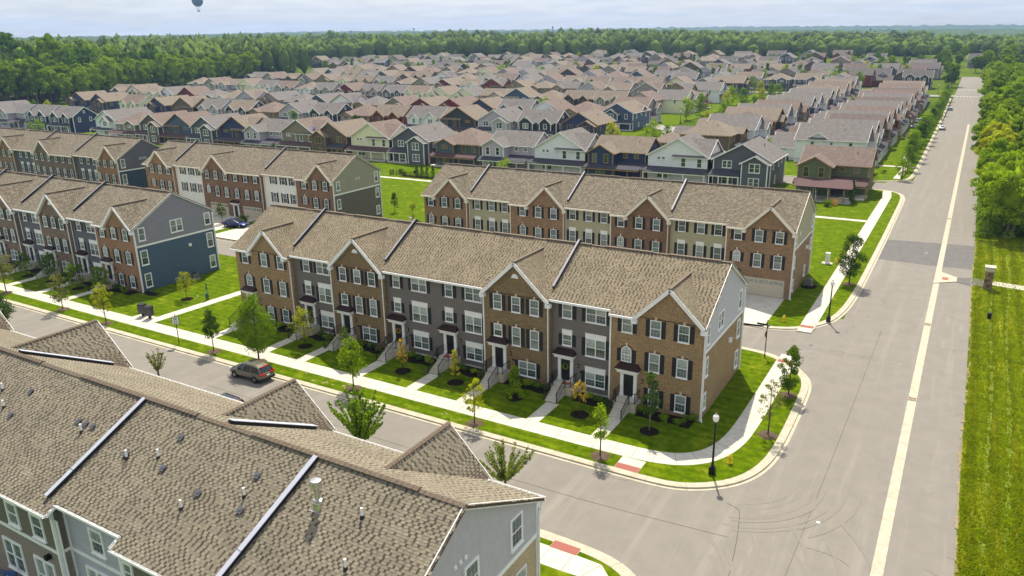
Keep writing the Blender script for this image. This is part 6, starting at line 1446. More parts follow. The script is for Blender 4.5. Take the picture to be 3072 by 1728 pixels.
for i, (x, y, dep) in enumerate(NEARW):
    edge = dep < 12; tall = min(1.6, 1.12+dep/240); kk = rnd.choice([1, 3, 5] if edge else [0, 2, 4, 0, 2, 4, 1, 3])
    if edge: lb = 'lighter green tree at the front edge of the left wood, %s from the left' % ordw(en); en += 1; g_ = 'trees along the front edge of the left wood'
    else: rk = int(dep//14); RKC[rk] = RKC.get(rk, 0)+1; lb = '%s crown inside the left wood, %s from left in the %s rank back' % (['dark green', 'light green'][kk % 2], ordw(RKC[rk]-1), ORD[min(rk, 25)]); g_ = ['dark', 'light'][kk % 2]+' trees inside the left wood'
    forest_tree(x, y, rnd.uniform(.85, 1.15)*(1.0 if edge else 1.05*tall**.5), kk, lb, g_, rnd.uniform(.95, 1.1)*(1.0 if edge else tall))
# far woods: lumped crowns in one mass
def far_wood(name, label_, pts, mat, size, nl_, seed):
    rs = np.random.default_rng(seed); pr = []
    for i in range(6):
        c = []
        while len(c) < 16:
            t_ = rs.uniform(.25, .95); p_ = rs.uniform(0, 6.28); r_ = 6.2*math.sin(math.pi*min(1, t_*.85+.12))**.5*rs.uniform(.3, 1); c.append((r_*math.cos(p_), r_*math.sin(p_), t_*21))
        pr.append((leaves(np.array(c), rs.uniform(1.8, 3.4, 16), nl_, size, rs, .5), ico((0, 0, 12.5), (5.2, 5.2, 8.5), 1, rs, .35)))
    Q = []; EV = []; EF = []; off = 0
    for (x, y, z, w, h) in pts:
        q, (v, f) = pr[rs.integers(0, 6)]; a = rs.uniform(0, 6.28); ca, sa = math.cos(a), math.sin(a); M3 = np.array([[ca, -sa, 0], [sa, ca, 0], [0, 0, 1]]); S = np.array([w/14, w/14, h/24])
        Q.append((q @ M3.T)*S+np.array([x, y, z])); vv = (np.array(v) @ M3.T)*S+np.array([x, y, z]); EV.append(vv); EF += [tuple(i+off for i in t) for t in f]; off += len(v)
    me = quads_mesh(name, np.concatenate(Q), mat, (np.concatenate(EV), EF)); o = obj(name, me); o['kind'] = 'stuff'; o['label'] = label_; return o
L_FARM = leafmat('far_wood_leaf_mass', (.010, .030, .018), (.17, .24, .045), .2, .1)
for nd in L_FARM.node_tree.nodes:
    if nd.type == 'TEX_NOISE': nd.inputs['Scale'].default_value = .06; nd.inputs['Detail'].default_value = 3
pts = [(x, y, gh(x, y), rnd.uniform(12, 16), rnd.uniform(20, 27)*1.15) for x, y, dep in REST]
for _ in range(500):
    a = rnd.uniform(-66, -46.5); d = rnd.uniform(690, 960)
    pts.append((d*math.sin(R(a)), d*math.cos(R(a)), gh(d, 0), rnd.uniform(11, 17), rnd.uniform(20, 30)))
far_wood('wood_canopy', 'dark wood canopy stretching back beyond the left houses', pts, L_FARM, 1.0, 130, 3)
pts = []
for _ in range(2100):
    a = rnd.uniform(-49, 12); d = 775+430*rnd.random()**1.3
    if -.5 < (a+3) < 9 and d < 800: continue
    f = 1.0 if a < -20 else max(.68, 1-(a+20)/75)
    n_ = noise.noise(Vector((a*.22, d*.01, 3)))
    pts.append((d*math.sin(R(a)), d*math.cos(R(a)), gh(d, 0)*(1 if a < -25 else max(.55, 1-(a+25)/70))-1, rnd.uniform(12, 19), rnd.uniform(19, 27)*f*(1+.22*n_)))
far_wood('wood_canopy', 'broad belt of woodland behind the whole neighbourhood', pts, L_FARM, .95, 110, 4)
# distant wooded ridges
def ridge(name, d, prof, seed, depth, mat):
    b = MB(); n = 520; m = 5
    for i in range(n+1):
        a = -72+100*i/n; ra = R(a)
        h = np.interp(a, [p[0] for p in prof], [p[1] for p in prof])
        for j in range(m):
            t = j/(m-1); dd = d-depth*(1-t); tz = noise.noise(Vector((a*2.1, seed, j*2)))*7+noise.noise(Vector((a*9, seed+5, j)))*5
            z = -8+(h+8)*t**.7+tz*(.3+t*.7)*d/4200; b.v.append((dd*math.sin(ra), dd*math.cos(ra), z))
    for i in range(n):
        for j in range(m-1): a = i*m+j; b.f.append((a, a+m, a+m+1, a+1)); b.m.append(0)
    for i in range(n): a = i*m+m-1; 
    o = b.build(name, mat); o['kind'] = 'structure'
RM = ground_mat('distant_wood', [(.018, .05, .018), (.05, .10, .022), (.08, .13, .03)], (.02, .008), bump=0)
ridge('hill', 2300, [(-72, 58), (-45, 60), (-35, 58), (-20, 52), (0, 38), (15, 32), (28, 32)], 1, 500, RM)
ridge('hill', 4600, [(-72, 92), (-64, 80), (-56, 84), (-45, 98), (-31, 90), (-15, 84), (0, 66), (10, 52), (28, 46)], 2, 900, RM)
# wood on the right of the main road
right = []
def rt(x, y, sc, k, zs=1): right.append((x, y, sc, k, zs))
for y in range(142, 520, 8):
    for j in range(4 if y < 290 else (3 if y < 400 else 2)):
        x = 6.0+j*7.5+rnd.uniform(-1.5, 1.5); 
        if x > .055*y+46: continue
        rt(x, y+rnd.uniform(-2.5, 2.5), rnd.uniform(.62, .82) if j else rnd.uniform(.6, .75), rnd.choice([1, 1, 2, 2, 5, 4, 0]), rnd.uniform(.9, 1.1))
FR = [crown_big('crown', 70+i, [5.4, 6.2, 4.8][i], [14, 15, 13][i], [3.2, 3.6, 2.6][i], 46, 5200, .36, [leafmat('leaf_fresh_green', (.03, .085, .006), (.28, .42, .02), .4), L_BRIGHT, leafmat('leaf_bright_lime', (.07, .14, .006), (.50, .52, .02), .4)][i]) for i in range(3)]  # three leaf colours, the lime one the yellowest and palest green
right.sort(key=lambda r: r[1]); nre = -1; RKR = {}
for i, (x, y, sc, k, zs) in enumerate(right):
    nre += x < 11; fr = y < 215; lb = ('%s tree at the roadside edge of the right wood, %s from the near end' % (['dark green', 'bright green', 'lime green'][k % 3], ordw(nre)) if x < 11 else '%s crown deep in the right wood, %s from the near end, %s from the road' % (['green', 'lime', 'dark'][i % 3], ordw(RKR.setdefault((i % 3, int(x//6)), [-1]).__iadd__([0]).__len__()-2), ORD[min(16, int(x//6))]))
    t = thing('forest_tree', lb, 'tree', (x, y, gh(x, y)-.1), rnd.uniform(0, 6.28), 'trees of the roadside wood'); obj('trunk', FT[i % 3], t); obj('crown', FR[k % 3] if fr or i % 2 else FC[k % 6], t); t.scale = (sc, sc, sc*zs)
far_wood('wood_canopy', 'leafy canopy filling the inside of the right wood', [(x_+rnd.uniform(-3, 3), y_+rnd.uniform(-3, 3), 0, rnd.uniform(9, 12), rnd.uniform(12, 15)) for y_ in range(146, 330, 7) for x_ in range(38, 74, 7)], L_MID, .9, 260, 6)
# thin leaning trunks and undergrowth at the edge facing the meadow
for i, (x, y, l, h) in enumerate([(4.4, 141.6, .2, 9), (7.6, 141.0, 1.8, 9.5), (12.2, 141.2, .7, 9), (10.0, 142.5, -.5, 9)]):
    t = thing('edge_tree', ['straight pale trunk at the left corner of the roadside wood', 'leaning pale trunk at the front of the roadside wood', 'pale trunk at the right picture edge of the roadside wood', 'slim trunk between the two pale ones in front of the roadside wood'][i], 'tree', (x, y, 0)); b = MB(); b.tube([(0, 0, -.1), (l*.5, .1, h*.5), (l, 0, h)], [.17, .13, .08], 8); b.build('trunk', M_BARKL, t)
    c = quads_mesh('crown', leaves(np.random.default_rng(i).normal(size=(12, 3))*np.array([1.2, 1.2, .8])+np.array([l, 0, h+.4]), np.full(12, 1.0), 900, .26, np.random.default_rng(i), .3), L_BRIGHT); obj('crown', c, t)
rs = np.random.default_rng(5); c = np.stack([rs.uniform(3.5, 40, 150), 140+rs.uniform(0, 5, 150), rs.uniform(.2, 5.0, 150)**1.0], 1); c2 = np.stack([rs.uniform(3.2, 6, 120), rs.uniform(141, 330, 120), rs.uniform(.2, 4.5, 120)], 1)
ug = obj('undergrowth', quads_mesh('undergrowth', leaves(np.concatenate([c, c2]), np.full(270, 1.2), 26000, .22, rs, .3), L_MID)); ug['kind'] = 'stuff'; ug['label'] = 'dark leafy undergrowth under the roadside wood'

for i in range(72):
    a = rnd.uniform(-7, 2.5); d = rnd.uniform(470, 640) if i % 2 else rnd.uniform(560, 790); x, y = d*math.sin(R(a)), d*math.cos(R(a))
    if abs(x+3) < 9 and y < 585: x += rnd.choice([22, -24])
    if any((h[0].location.x-x)**2+(h[0].location.y+6-y)**2 < 160 for h in HOUSES): continue
    kk = rnd.choice([0, 2, 4, 1, 5]); forest_tree(x, y, rnd.uniform(.38, .72), kk, '%s free-standing tree in the far right distance, %s counted outward' % (['dark', 'light'][kk % 2], ordw(i)), 'scattered trees in the far right distance')
# trees among the houses
HT = []
for i in range(6):
    kd = ['oval', 'cone', 'oval', 'oval', 'cone', 'col'][i]; m_ = [L_MID, L_DARK, L_BRIGHT, L_YEL, L_MID, L_BRIGHT][i]
    HT.append(young(kd, 400+i, 6.5, [4.2, 3.2, 4.6, 3.6, 3.8, 2.6][i], m_, clear=.16, nleaf=750, size=.24, nclump=30))
HTW = ['mid green rounded', 'dark conical', 'bright green rounded', 'yellow-green', 'green conical', 'bright green narrow']
def htree(x, y, k, sc, label, group=None):
    t, c = HT[k]; return tree_obj('garden_tree', label, 'tree', (x, y, gh(x, y)), t, c, rnd.uniform(0, 6), sc, group)
for i, y in enumerate([189.6, 203, 211, 220, 228, 237, 247, 256, 266, 276, 287, 298, 310, 322, 335, 349, 363, 378, 394, 410]):
    htree(-11.9+rnd.uniform(-.3, .3), y, rnd.choice([0, 0, 1, 4, 0]) if i else 2, .75 if i == 0 else rnd.uniform(.95, 1.25), 'verge tree %s' % ['nearest the side street corner on the left of the main road', *['%s in the line along the main road, counted from the near end' % w for w in ORD[1:20]]][i], 'trees lining the far main road')
near_tr = [(-19.8, 189.5, 2, .95, 'bright young tree in front of the big white house'), (-81.5, 220, 2, 1.25, 'tall bright tree on the cross street by the parked cars'), (-79, 226, 0, .95, 'small dark round tree beside the cross street pavement'), (-92, 214, 3, 1.15, 'yellow-green tree in front of the slate blue house'), (-89, 211, 3, .9, 'lower yellow-green tree in front of the slate blue house'),
           (-70.5, 258, 3, 1.1, 'yellowish tree behind the dark brown hip house'), (-97.5, 300, 2, 1.35, 'bright tree by the near-black house across the street'), (-99, 322, 0, 1.35, 'rounded green tree before the cream house'), (-93, 340, 3, 1.3, 'yellow-green tree right of the cream house'), (-89, 352, 0, 1.4, 'full green tree near the street lamp between white houses'), (-84, 366, 3, 1.2, 'lime tree left of the navy house'),
           (-299, 160, 2, .95, 'light green tree before the yellow door of the left blue house'), (-307, 161.5, 5, .7, 'narrow sapling in front of the left blue house'), (-262, 178, 0, 1.0, 'green tree between the white and blue houses at the left'), (-286, 176, 5, .8, 'narrow tree at the left behind the white gable'), (-349, 232, 2, 1.0, 'round tree in front of the wood at the far left houses'), (-372, 205, 3, 1.0, 'lime tree at the foot of the left wood'),
           (-252, 315, 1, 1.0, 'small conical tree among the middle rows at the left'), (-92, 152, 2, .8, 'bright shrub tree behind the right townhouse row'), (-80, 290, 0, 1.2, 'green tree on the lawn inside the bend of the cross street'), (-84, 312, 2, 1.3, 'bright tree farther along the lawn strip by the middle column'), (-79, 331, 4, 1.2, 'conical tree behind the middle column garages'), (-98, 366, 2, 1.4, 'tall bright tree before the farther white house'),
           (-82, 388, 0, 1.3, 'rounded tree between the columns before the navy house'), (-96, 412, 3, 1.2, 'yellow-green tree left of the navy house with tan trim'), (-78, 262, 3, 1.1, 'lime tree on the inner side of the cross street bend'), (-88, 400, 4, 1.2, 'conical tree near the far end of the lawn strip')]
for x, y, k, s, lb in near_tr: htree(x, y, k, s, lb)
rows_t = {}
for _ in range(190):
    y = rnd.choice([205, 246, 296, 300, 346, 350, 392, 395, 436, 470, 478, 486, 512, 516, 522, 552, 556, 594, 598, 640, 644, 690]); x = rnd.uniform(-520, -30); y += rnd.uniform(-4, 4)
    if -100 < x < -72 and y < 300: continue
    q = proj((x, y, gh(x, y)+4))
    if not q or not (10 < q[0] < 3060) or math.hypot(x, y) > 760 or (q[0] < 900 and math.hypot(x, y) > 440): continue
    if y < 420 and rnd.random() < .45: continue
    if any(abs(h[0].location.x-x) < 6.5 and -3 < y-h[0].location.y < 17 for h in HOUSES if h[3] < 20): continue
    rows_t.setdefault(int(y//45), []).append((x, y))
for nb_, (rw, L) in enumerate(sorted(rows_t.items())):
    L.sort(key=lambda p: proj((p[0], p[1], 0))[0])
    for i, (x, y) in enumerate(L):
        k = rnd.choice([0, 0, 1, 1, 2, 3, 4, 4]); htree(x, y, k, rnd.uniform(.9, 1.3)+(.35 if y > 460 else 0), '%s tree in the %s band of trees among the houses, %s from left' % (HTW[k], ORD[nb_], ordw(i)), 'trees among the houses')
# ------------------------------------------------------------ vehicles
def paint(name, col):
    m = simple(name, col, .28, .03, 1, .35); b = m.node_tree.nodes['Principled BSDF']; b.inputs['Coat Weight'].default_value = .6; b.inputs['Coat Roughness'].default_value = .05; return m
def car(label, cat, x, y, rz, col, pname, kind='suv', detail=True, z=.006):
    t = thing('parked_car', label, cat, (x, y, z), rz); P = paint(pname, col)
    if kind == 'suv':
        body = [(-2.36, .45, .78, .74), (-2.3, .36, 1.0, .86), (-2.0, .32, 1.08, .93), (-1.2, .28, 1.08, .95), (0, .26, 1.04, .95), (.9, .27, 1.02, .94), (1.25, .28, 1.02, .93), (1.8, .3, .96, .9), (2.2, .33, .84, .82), (2.38, .42, .62, .66)]
        cab = [(-2.2, 1.08, 1.1, .82, .78), (-1.85, 1.08, 1.56, .86, .66), (-1.3, 1.08, 1.66, .88, .68), (-.3, 1.05, 1.7, .89, .69), (.35, 1.03, 1.64, .89, .68), (1.15, 1.02, 1.06, .87, .8)]
        wb = 1.39; wr = .36; roof = 1.705
    else:
        body = [(-2.4, .42, .72, .72), (-2.3, .34, .92, .82), (-1.9, .28, .98, .89), (-1.2, .24, .96, .91), (0, .22, .92, .91), (.9, .24, .9, .91), (1.5, .26, .84, .88), (2.1, .3, .72, .82), (2.4, .4, .55, .62)]
        cab = [(-1.95, .96, .99, .78, .7), (-1.2, .95, 1.36, .83, .6), (-.5, .93, 1.43, .84, .62), (.1, .92, 1.42, .84, .62), (1.2, .9, .93, .82, .72)]
        wb = 1.4; wr = .33; roof = 1.44
    def sec(x, zb, zt, w): return [(x, -w*.9, zb), (x, -w, zb+.18), (x, -w*1.0, (zb+zt)/2), (x, -w*.95, zt-.08), (x, -w*.84, zt), (x, 0, zt+.035), (x, w*.84, zt), (x, w*.95, zt-.08), (x, w, (zb+zt)/2), (x, w, zb+.18), (x, w*.9, zb)]
    def loft(secs):
        b = MB(); n = len(secs[0])
        for s in secs: b.v += s
        for k in range(len(secs)-1):
            for j in range(n): jj = (j+1) % n; b.f.append((k*n+j, (k+1)*n+j, (k+1)*n+jj, k*n+jj)); b.m.append(0)
        b.f.append(tuple(range(n))); b.m.append(0); b.f.append(tuple(range((len(secs)-1)*n, len(secs)*n))[::-1]); b.m.append(0); return b
    import bmesh
    def fin(b, nm, m, sm=True):
        o = b.build(nm, m, t, smooth=sm); bm = bmesh.new(); bm.from_mesh(o.data); bmesh.ops.recalc_face_normals(bm, faces=bm.faces); bm.to_mesh(o.data); bm.free(); return o
    bo = fin(loft([sec(*s) for s in body]), 'body', P)
    md = bo.modifiers.new('sub', 'SUBSURF'); md.levels = 1; md.render_levels = 1
    def csec(x, zb, zt, w0, w1): return [(x, -w0, zb-.03), (x, -w1, zt-.03), (x, -w1*.8, zt), (x, 0, zt+.02), (x, w1*.8, zt), (x, w1, zt-.03), (x, w0, zb-.03)]
    fin(loft([csec(*s) for s in cab]), 'greenhouse_glass', M_CARGL, False)
    b = MB()                                                      # roof skin with rounded edge
    rp = cab[1:-1]
    for k in range(len(rp)-1):
        a, c = rp[k], rp[k+1]
        for (f0, f1, d0, d1) in ((-1.02, -.8, -.02, .012), (-.8, 0, .012, .032), (0, .8, .032, .012), (.8, 1.02, .012, -.02)):
            b.face([(a[0], a[4]*f0, a[2]+d0), (c[0], c[4]*f0, c[2]+d0), (c[0], c[4]*f1, c[2]+d1), (a[0], a[4]*f1, a[2]+d1)])
    fin(b, 'roof', P)
    b = MB()
    for s in (-1, 1):
        for k, (u0, v0) in enumerate(((0, 1), (len(cab)-1, len(cab)-2))):
            a, c = cab[u0], cab[v0]; b.beam((a[0], s*a[3]*.97, a[1]), (c[0], s*c[4]*1.0, c[2]-.01), .09, .05)
        mids = [.1, -.95] if kind == 'suv' else [-.1]
        for xm in mids:
            zt = float(np.interp(xm, [c[0] for c in cab], [c[2] for c in cab])); wt = float(np.interp(xm, [c[0] for c in cab], [c[4] for c in cab])); b.beam((xm, s*.885 if kind == 'suv' else s*.84, 1.02 if kind == 'suv' else .93), (xm, s*wt, zt-.03), .06, .03)
    if kind == 'suv':
        for s in (-1, 1): b.beam((-1.7, s*.6, 1.66), (.1, s*.62, 1.745), .035, .04)
    b.build('pillar', P, t)
    W = MB(); W._lathe([(wr*.62, -.1), (wr*.97, -.11), (wr, -.07), (wr, .07), (wr*.97, .11), (wr*.62, .1)], 20, (0, 0), 0)
    wm = W.mesh('wheel', M_RUBBER); Rm = MB(); Rm._lathe([(wr*.63, -.09), (wr*.63, .02), (wr*.5, .07), (wr*.1, .085)], 20, (0, 0), 0)
    for k in range(5): a = k*1.2566; Rm.beam((0, 0, .095), (wr*.58*math.cos(a), wr*.58*math.sin(a), .085), .07, .03)
    rm = Rm.mesh('rim', M_RIM); ar = MB(); ar._lathe([(wr*1.13, -.03), (wr*1.13, .03)], 20, (0, 0), 0); am = ar.mesh('wheel_arch', M_BLACK)
    for sx in (-1, 1):
        for s in (-1, 1):
            o = obj('wheel', wm, t, (sx*wb, s*.84, wr)); o.rotation_euler = (R(90)*-s, 0, 0); obj('rim', rm, o, (0, 0, .012))
            o2 = obj('wheel_arch', am, t, (sx*wb, s*.905, wr+.03)); o2.rotation_euler = (R(90)*s, 0, 0)
    xe = body[0][0]; xf = body[-1][0]
    for s in (-1, 1):
        b = MB(); b.box(xe-.01, xe+.22, s*.62-.24, s*.62+.24, .88, 1.04) if kind == 'suv' else b.box(xe-.02, xe+.2, s*.58-.25, s*.58+.25, .72, .86); b.build('tail_light', M_TAIL, t)
        b = MB(); b.box(xf-.3, xf-.06, s*.6-.16, s*.6+.16, .66, .78) if kind == 'suv' else b.box(xf-.3, xf-.06, s*.56-.16, s*.56+.16, .56, .66); b.build('headlight', M_HEAD, t)
        b = MB(); b.box(.72, .9, s*1.0-.09, s*1.0+.09, 1.05, 1.18) if kind == 'suv' else b.box(.72, .88, s*.96-.08, s*.96+.08, .94, 1.05); b.build('mirror', P, t)
        for xh in (-.75, .25): b = MB(); b.box(xh-.1, xh+.1, s*.958-.015, s*.958+.015, .86, .89); b.build('door_handle', M_STEEL, t)
    b = MB(); b.box(xe-.03, xe, -.17, .17, .74, .86); b.build('number_plate', M_SIGN, t)
    if kind == 'suv': b = MB(); b.box(xe-.02, xe+.1, -.84, .84, .36, .56); b.build('bumper_trim', M_BLACK, t); b = MB(); b.box(-2.02, -1.92, -.45, .45, 1.56, 1.6); b.build('brake_light', M_TAIL, t)
    return t
car('grey-brown SUV parked facing left along the street before the brown brick row', 'car', -57.35, 46.15, R(180), (104, 100, 86), 'grey_brown_paint')
car('dark blue sedan parked on the driveway at the garages on the left', 'car', -110.9, 90.0, R(12), (30, 44, 120), 'blue_paint', 'sedan', z=.13)
car('dark car roof just peeking over the foreground gutter', 'car', -53.5, 39.5, R(180), (24, 26, 40), 'dark_blue_paint', 'suv')
car('dark red SUV parked on the cross street among the houses', 'car', -80.6, 222.5, R(100), (84, 22, 40), 'maroon_paint', 'suv')
car('dark blue car parked behind the dark red one on the cross street', 'car', -79.9, 231, R(97), (36, 52, 84), 'slate_paint', 'suv')
car('white car parked on the main road beside the line of verge trees', 'car', -8.6, 300, R(90), (225, 230, 236), 'white_paint', 'sedan')
car('white and blue pickup parked farther up the main road', 'car', -8.8, 372, R(90), (150, 180, 215), 'pale_blue_paint', 'suv', z=.06)
car('silver car parked in the side bay left of the main road trees', 'car', -16, 300, R(5), (196, 200, 206), 'silver_paint', 'sedan', z=.12)
car('white car parked by the gardens beside the main road houses', 'car', -16, 318, R(5), (222, 226, 230), 'white_paint', 'suv', z=.12)
car('white minivan at the far garages beyond the middle column', 'car', -68, 455, R(90), (226, 228, 230), 'white_paint', 'suv', z=gh(-68, 455)+.07)

# ------------------------------------------------------------ street furniture
def lamp(x, y, label, h=4.9, z=.12):
    t = thing('street_lamp', label, 'street lamp', (x, y, z), 0, 'black globe street lamps')
    b = MB(); b.box(-.22, .22, -.22, .22, 0, .5); b.box(-.17, .17, -.17, .17, .5, .62); b.build('base', M_BLACK, t)
    b = MB(); b.lathe([(.13, .6), (.1, .8), (.085, 1.2), (.06, h-.75), (.1, h-.7), (.1, h-.62)], 12); b.build('pole', M_BLACK, t)
    b = MB(); b.lathe([(.11, h-.62), (.2, h-.5), (.23, h-.32), (.2, h-.16), (.12, h-.06)], 14); b.build('globe', M_GLOBE, t, smooth=True)
    b = MB(); b.lathe([(.13, h-.07), (.09, h-.01), (.05, h+.03), (.015, h+.12)], 10); b.build('finial', M_STEEL, t); return t
lamp(-13.0, 50.4, 'black globe street lamp at the curved corner beside the yellow hydrant')
lamp(-10.9, 88.1, 'black globe street lamp beyond the alley mouth')
lamp(-12.0, 191.8, 'black globe street lamp at the side street by the young verge tree')
lamp(-89.6, 236, 'street lamp on the cross street beside the slate blue house')
lamp(-95, 285.5, 'street lamp at the corner of the near-black house')
lamp(-95.5, 357, 'street lamp before the white house across the cross street')
lamp(-17.0, 444, 'far street lamp left of the distant crossing', z=gh(17, 444)); lamp(5.2, 447, 'far street lamp right of the distant crossing', z=gh(5, 447))
def hydrant(x, y, label, z=.12):
    t = thing('fire_hydrant', label, 'fire hydrant', (x, y, z), random.uniform(0, 3), 'yellow fire hydrants')
    b = MB(); b.lathe([(.17, 0), (.17, .05), (.12, .07), (.12, .5), (.16, .51), (.16, .56), (.14, .6), (.1, .7), (.04, .75), (.04, .8)], 12); b.build('barrel', M_YEL, t, smooth=False)
    for a in (0, 90, 180):
        b = MB(); b.lathe([(.075, .1), (.075, .2), (.05, .22)], 8); o = b.build('nozzle', M_YEL, t, (0, 0, .42)); o.rotation_euler = (R(90), 0, R(a))
hydrant(-12.25, 52.5, 'yellow fire hydrant on the lawn at the curved corner'); hydrant(-15.3, 85.9, 'yellow fire hydrant on the grass by the alley driveway'); hydrant(-13.95, 113.5, 'distant yellow fire hydrant beside the white utility box')
# text from strokes: built as flat letters from curves turned to mesh
def letters(s, size, mat, parent, loc, rot=(R(90), 0, 0), name='lettering'):
    cu = bpy.data.curves.new(name, 'FONT'); cu.body = s; cu.size = size; cu.align_x = 'CENTER'; cu.align_y = 'CENTER'; cu.extrude = .003; cu.offset = .004
    to = bpy.data.objects.new('tmp_text', cu); COL.objects.link(to); dg = bpy.context.evaluated_depsgraph_get(); me = bpy.data.meshes.new_from_object(to.evaluated_get(dg)); bpy.data.objects.remove(to)
    me.materials.clear(); me.materials.append(mat); o = obj(name, me, parent, loc); o.rotation_euler = rot; return o
t = thing('speed_limit_sign', 'white SPEED LIMIT 25 sign on a black post at the verge', 'sign', (-71.3, 48.4, .12), R(35))
b = MB(); b.box(-.035, .035, -.035, .035, 0, 3.35); b.build('post', M_BLACK, t)
b = MB(); b.box(-.36, .36, -.065, -.04, 2.2, 3.12); b.build('backing', M_BLACK, t); b = MB(); b.box(-.32, .32, -.075, -.065, 2.24, 3.08); b.build('sign_face', M_SIGN, t)
letters('SPEED', .17, M_BLACK, t, (0, -.08, 2.95)); letters('LIMIT', .17, M_BLACK, t, (0, -.08, 2.77)); letters('25', .46, M_BLACK, t, (0, -.08, 2.47))
t = thing('street_name_sign', 'black post with a street name blade and a sign seen edge-on at the alley corner', 'sign', (-14.8, 74.6, .12), R(-5))
b = MB(); b.lathe([(.09, 0), (.05, .3), (.045, 3.8), (.06, 3.85), (.01, 3.95)], 8); b.build('post', M_BLACK, t)
b = MB(); b.box(-1.05, -.02, -.02, .02, 3.3, 3.5); b.build('name_blade', simple('dark_green_sign', (36, 60, 58), .5, .05, 4), t); b = MB(); b.box(-.02, .02, .02, .85, 3.05, 3.25); b.build('name_blade', simple('dark_green_sign', (36, 60, 58), .5, .05, 4), t)
b = MB(); b._lathe([(.38, -.012), (.38, .012)], 8, (0, 0), 0); o = b.build('stop_plate', simple('bronze_sign_back', (96, 78, 40), .5, .1, 4), t, (-.06, .0, 2.45)); o.rotation_euler = (0, R(90), 0)
t = thing('stop_sign', 'black stop sign post seen from behind at the end of the foreground house', 'sign', (-19.9, 35.9, .12), R(20))
b = MB(); b.lathe([(.08, 0), (.05, .3), (.045, 4.1), (.07, 4.2), (.01, 4.35)], 8); b.build('post', M_BLACK, t)
b = MB(); b._lathe([(.42, -.012), (.42, .012)], 8, (0, 0), 0); o = b.build('stop_plate', simple('bronze_sign_back', (96, 78, 40), .5, .1, 4), t, (.06, 0, 3.1)); o.rotation_euler = (0, R(72), 0)
t = thing('street_name_sign', 'small street sign on a post by the distant side street', 'sign', (-18.3, 175.2, .12)); b = MB(); b.tube([(0, 0, 0), (0, 0, 3.4)], .05, 6); b.build('post', M_BLACK, t); b = MB(); b.box(-.9, 0, -.02, .02, 3.1, 3.35); b.build('name_blade', M_SIGN, t)
# twin cluster mailboxes
for i, (x, y, lb) in enumerate([(-82.85, 52.1, 'left one of the two black cluster mailboxes by the pavement'), (-81.35, 51.95, 'right one of the two black cluster mailboxes by the pavement')]):
    t = thing('cluster_mailbox', lb, 'mailbox', (x, y, .12), R(20)); b = MB(); b.box(-.12, .12, -.12, .12, 0, .4); b.build('pedestal', M_BLACK, t)
    b = MB(); b.box(-.42, .42, -.3, .3, .4, 1.5); b.slab([(-.44, -.33, 1.54), (.44, -.33, 1.54), (.44, .33, 1.58), (-.44, .33, 1.58)], .05); b.build('cabinet', simple('dark_blue_grey_metal', (40, 42, 56), .45, .1, 4, .4), t)
    for r_ in range(5):
        for c_2 in range(3): b = MB(); xx = -.27+c_2*.27; zz = .47+r_*.2; b.box(xx-.12, xx+.12, -.312, -.3, zz, zz+.17); b.build('letterbox_door', simple('bronze_box_door', (92, 86, 92), .4, .1, 5, .5), t)
sheet('mailbox_pad', [(-83.9, 51.3), (-80.3, 51.3), (-80.3, 52.7), (-83.7, 52.6)], .1285, M_CONC)
# dog waste station
t = thing('waste_station', 'green pet waste station with a bin on the side lawn', 'waste bin', (-81.1, 60.0, .12), R(-20)); b = MB(); b.tube([(0, .1, 0), (0, .1, 2.1)], .035, 8); b.build('post', M_GREENP, t)
b = MB(); b.lathe([(.21, .12), (.22, .8), (.24, .82), (.22, .88)], 14); b.build('bin', M_GREENP, t); b = MB(); b.box(-.14, .14, -.03, .06, 1.35, 1.7); b.build('bag_dispenser', M_GREENP, t); b = MB(); b.box(-.15, .15, .0, .03, 1.8, 2.15); b.build('sign_plate', M_GREENP, t)
t = thing('yard_marker', 'small green round marker post near the waste station', 'marker', (-82.3, 59.5, .12)); b = MB(); b.tube([(0, 0, 0), (0, 0, .45)], .02, 6); b.build('stake', M_GREENP, t); b = MB(); b.lathe([(.13, .42), (.13, .46)], 10); b.build('disc', simple('pale_green_disc', (120, 190, 170), .5, .1, 5), t)
# air conditioners
def ac(x, y, label, s=1):
    t = thing('air_conditioner', label, 'air conditioner', (x, y, .12)); b = MB(); b.box(-.5, .5, -.5, .5, 0, .08); b.build('pad', M_CONC, t)
    b = MB(); b.box(-.42*s, .42*s, -.42*s, .42*s, .08, .88*s)
    for k in range(9): z_ = .14+k*.08; b.box(-.435*s, .435*s, -.435*s, .435*s, z_, z_+.025)
    b.build('cabinet', simple('grey_ac_metal', (120, 122, 126), .5, .1, 5, .4), t); b = MB(); b._lathe([(.36*s, .885*s), (.36*s, .91*s), (.1, .93*s)], 16, (0, 0), 0); b.build('fan_grille', M_BLACK, t)
ac(-15.4, 101.0, 'air conditioner beside the brick side wall of the right garage row'); ac(-90.2, 65.2, 'air conditioner beside the slate blue side wall')
mulch(-15.3, 100.6, 1.0, M_MULCH, squash=1.2)
t = thing('utility_box', 'white utility pedestal on a pad on the side lawn', 'utility box', (-15.0, 112.8, .12)); b = MB(); b.box(-.7, .7, -.5, .5, 0, .07); b.build('pad', M_CONC, t); b = MB(); b.box(-.28, .28, -.2, .2, .07, 1.5); b.slab([(-.3, -.22, 1.55), (.3, -.22, 1.55), (.3, .22, 1.58), (-.3, .22, 1.58)], .06); b.build('cabinet', M_WHITE, t)
t = thing('marker_post', 'thin orange marker post on the side lawn', 'marker', (-13.9, 119, .12)); b = MB(); b.tube([(0, 0, 0), (.1, 0, 1.2)], .03, 6); b.build('post', simple('orange_marker', (230, 150, 40), .6, .1, 5), t)
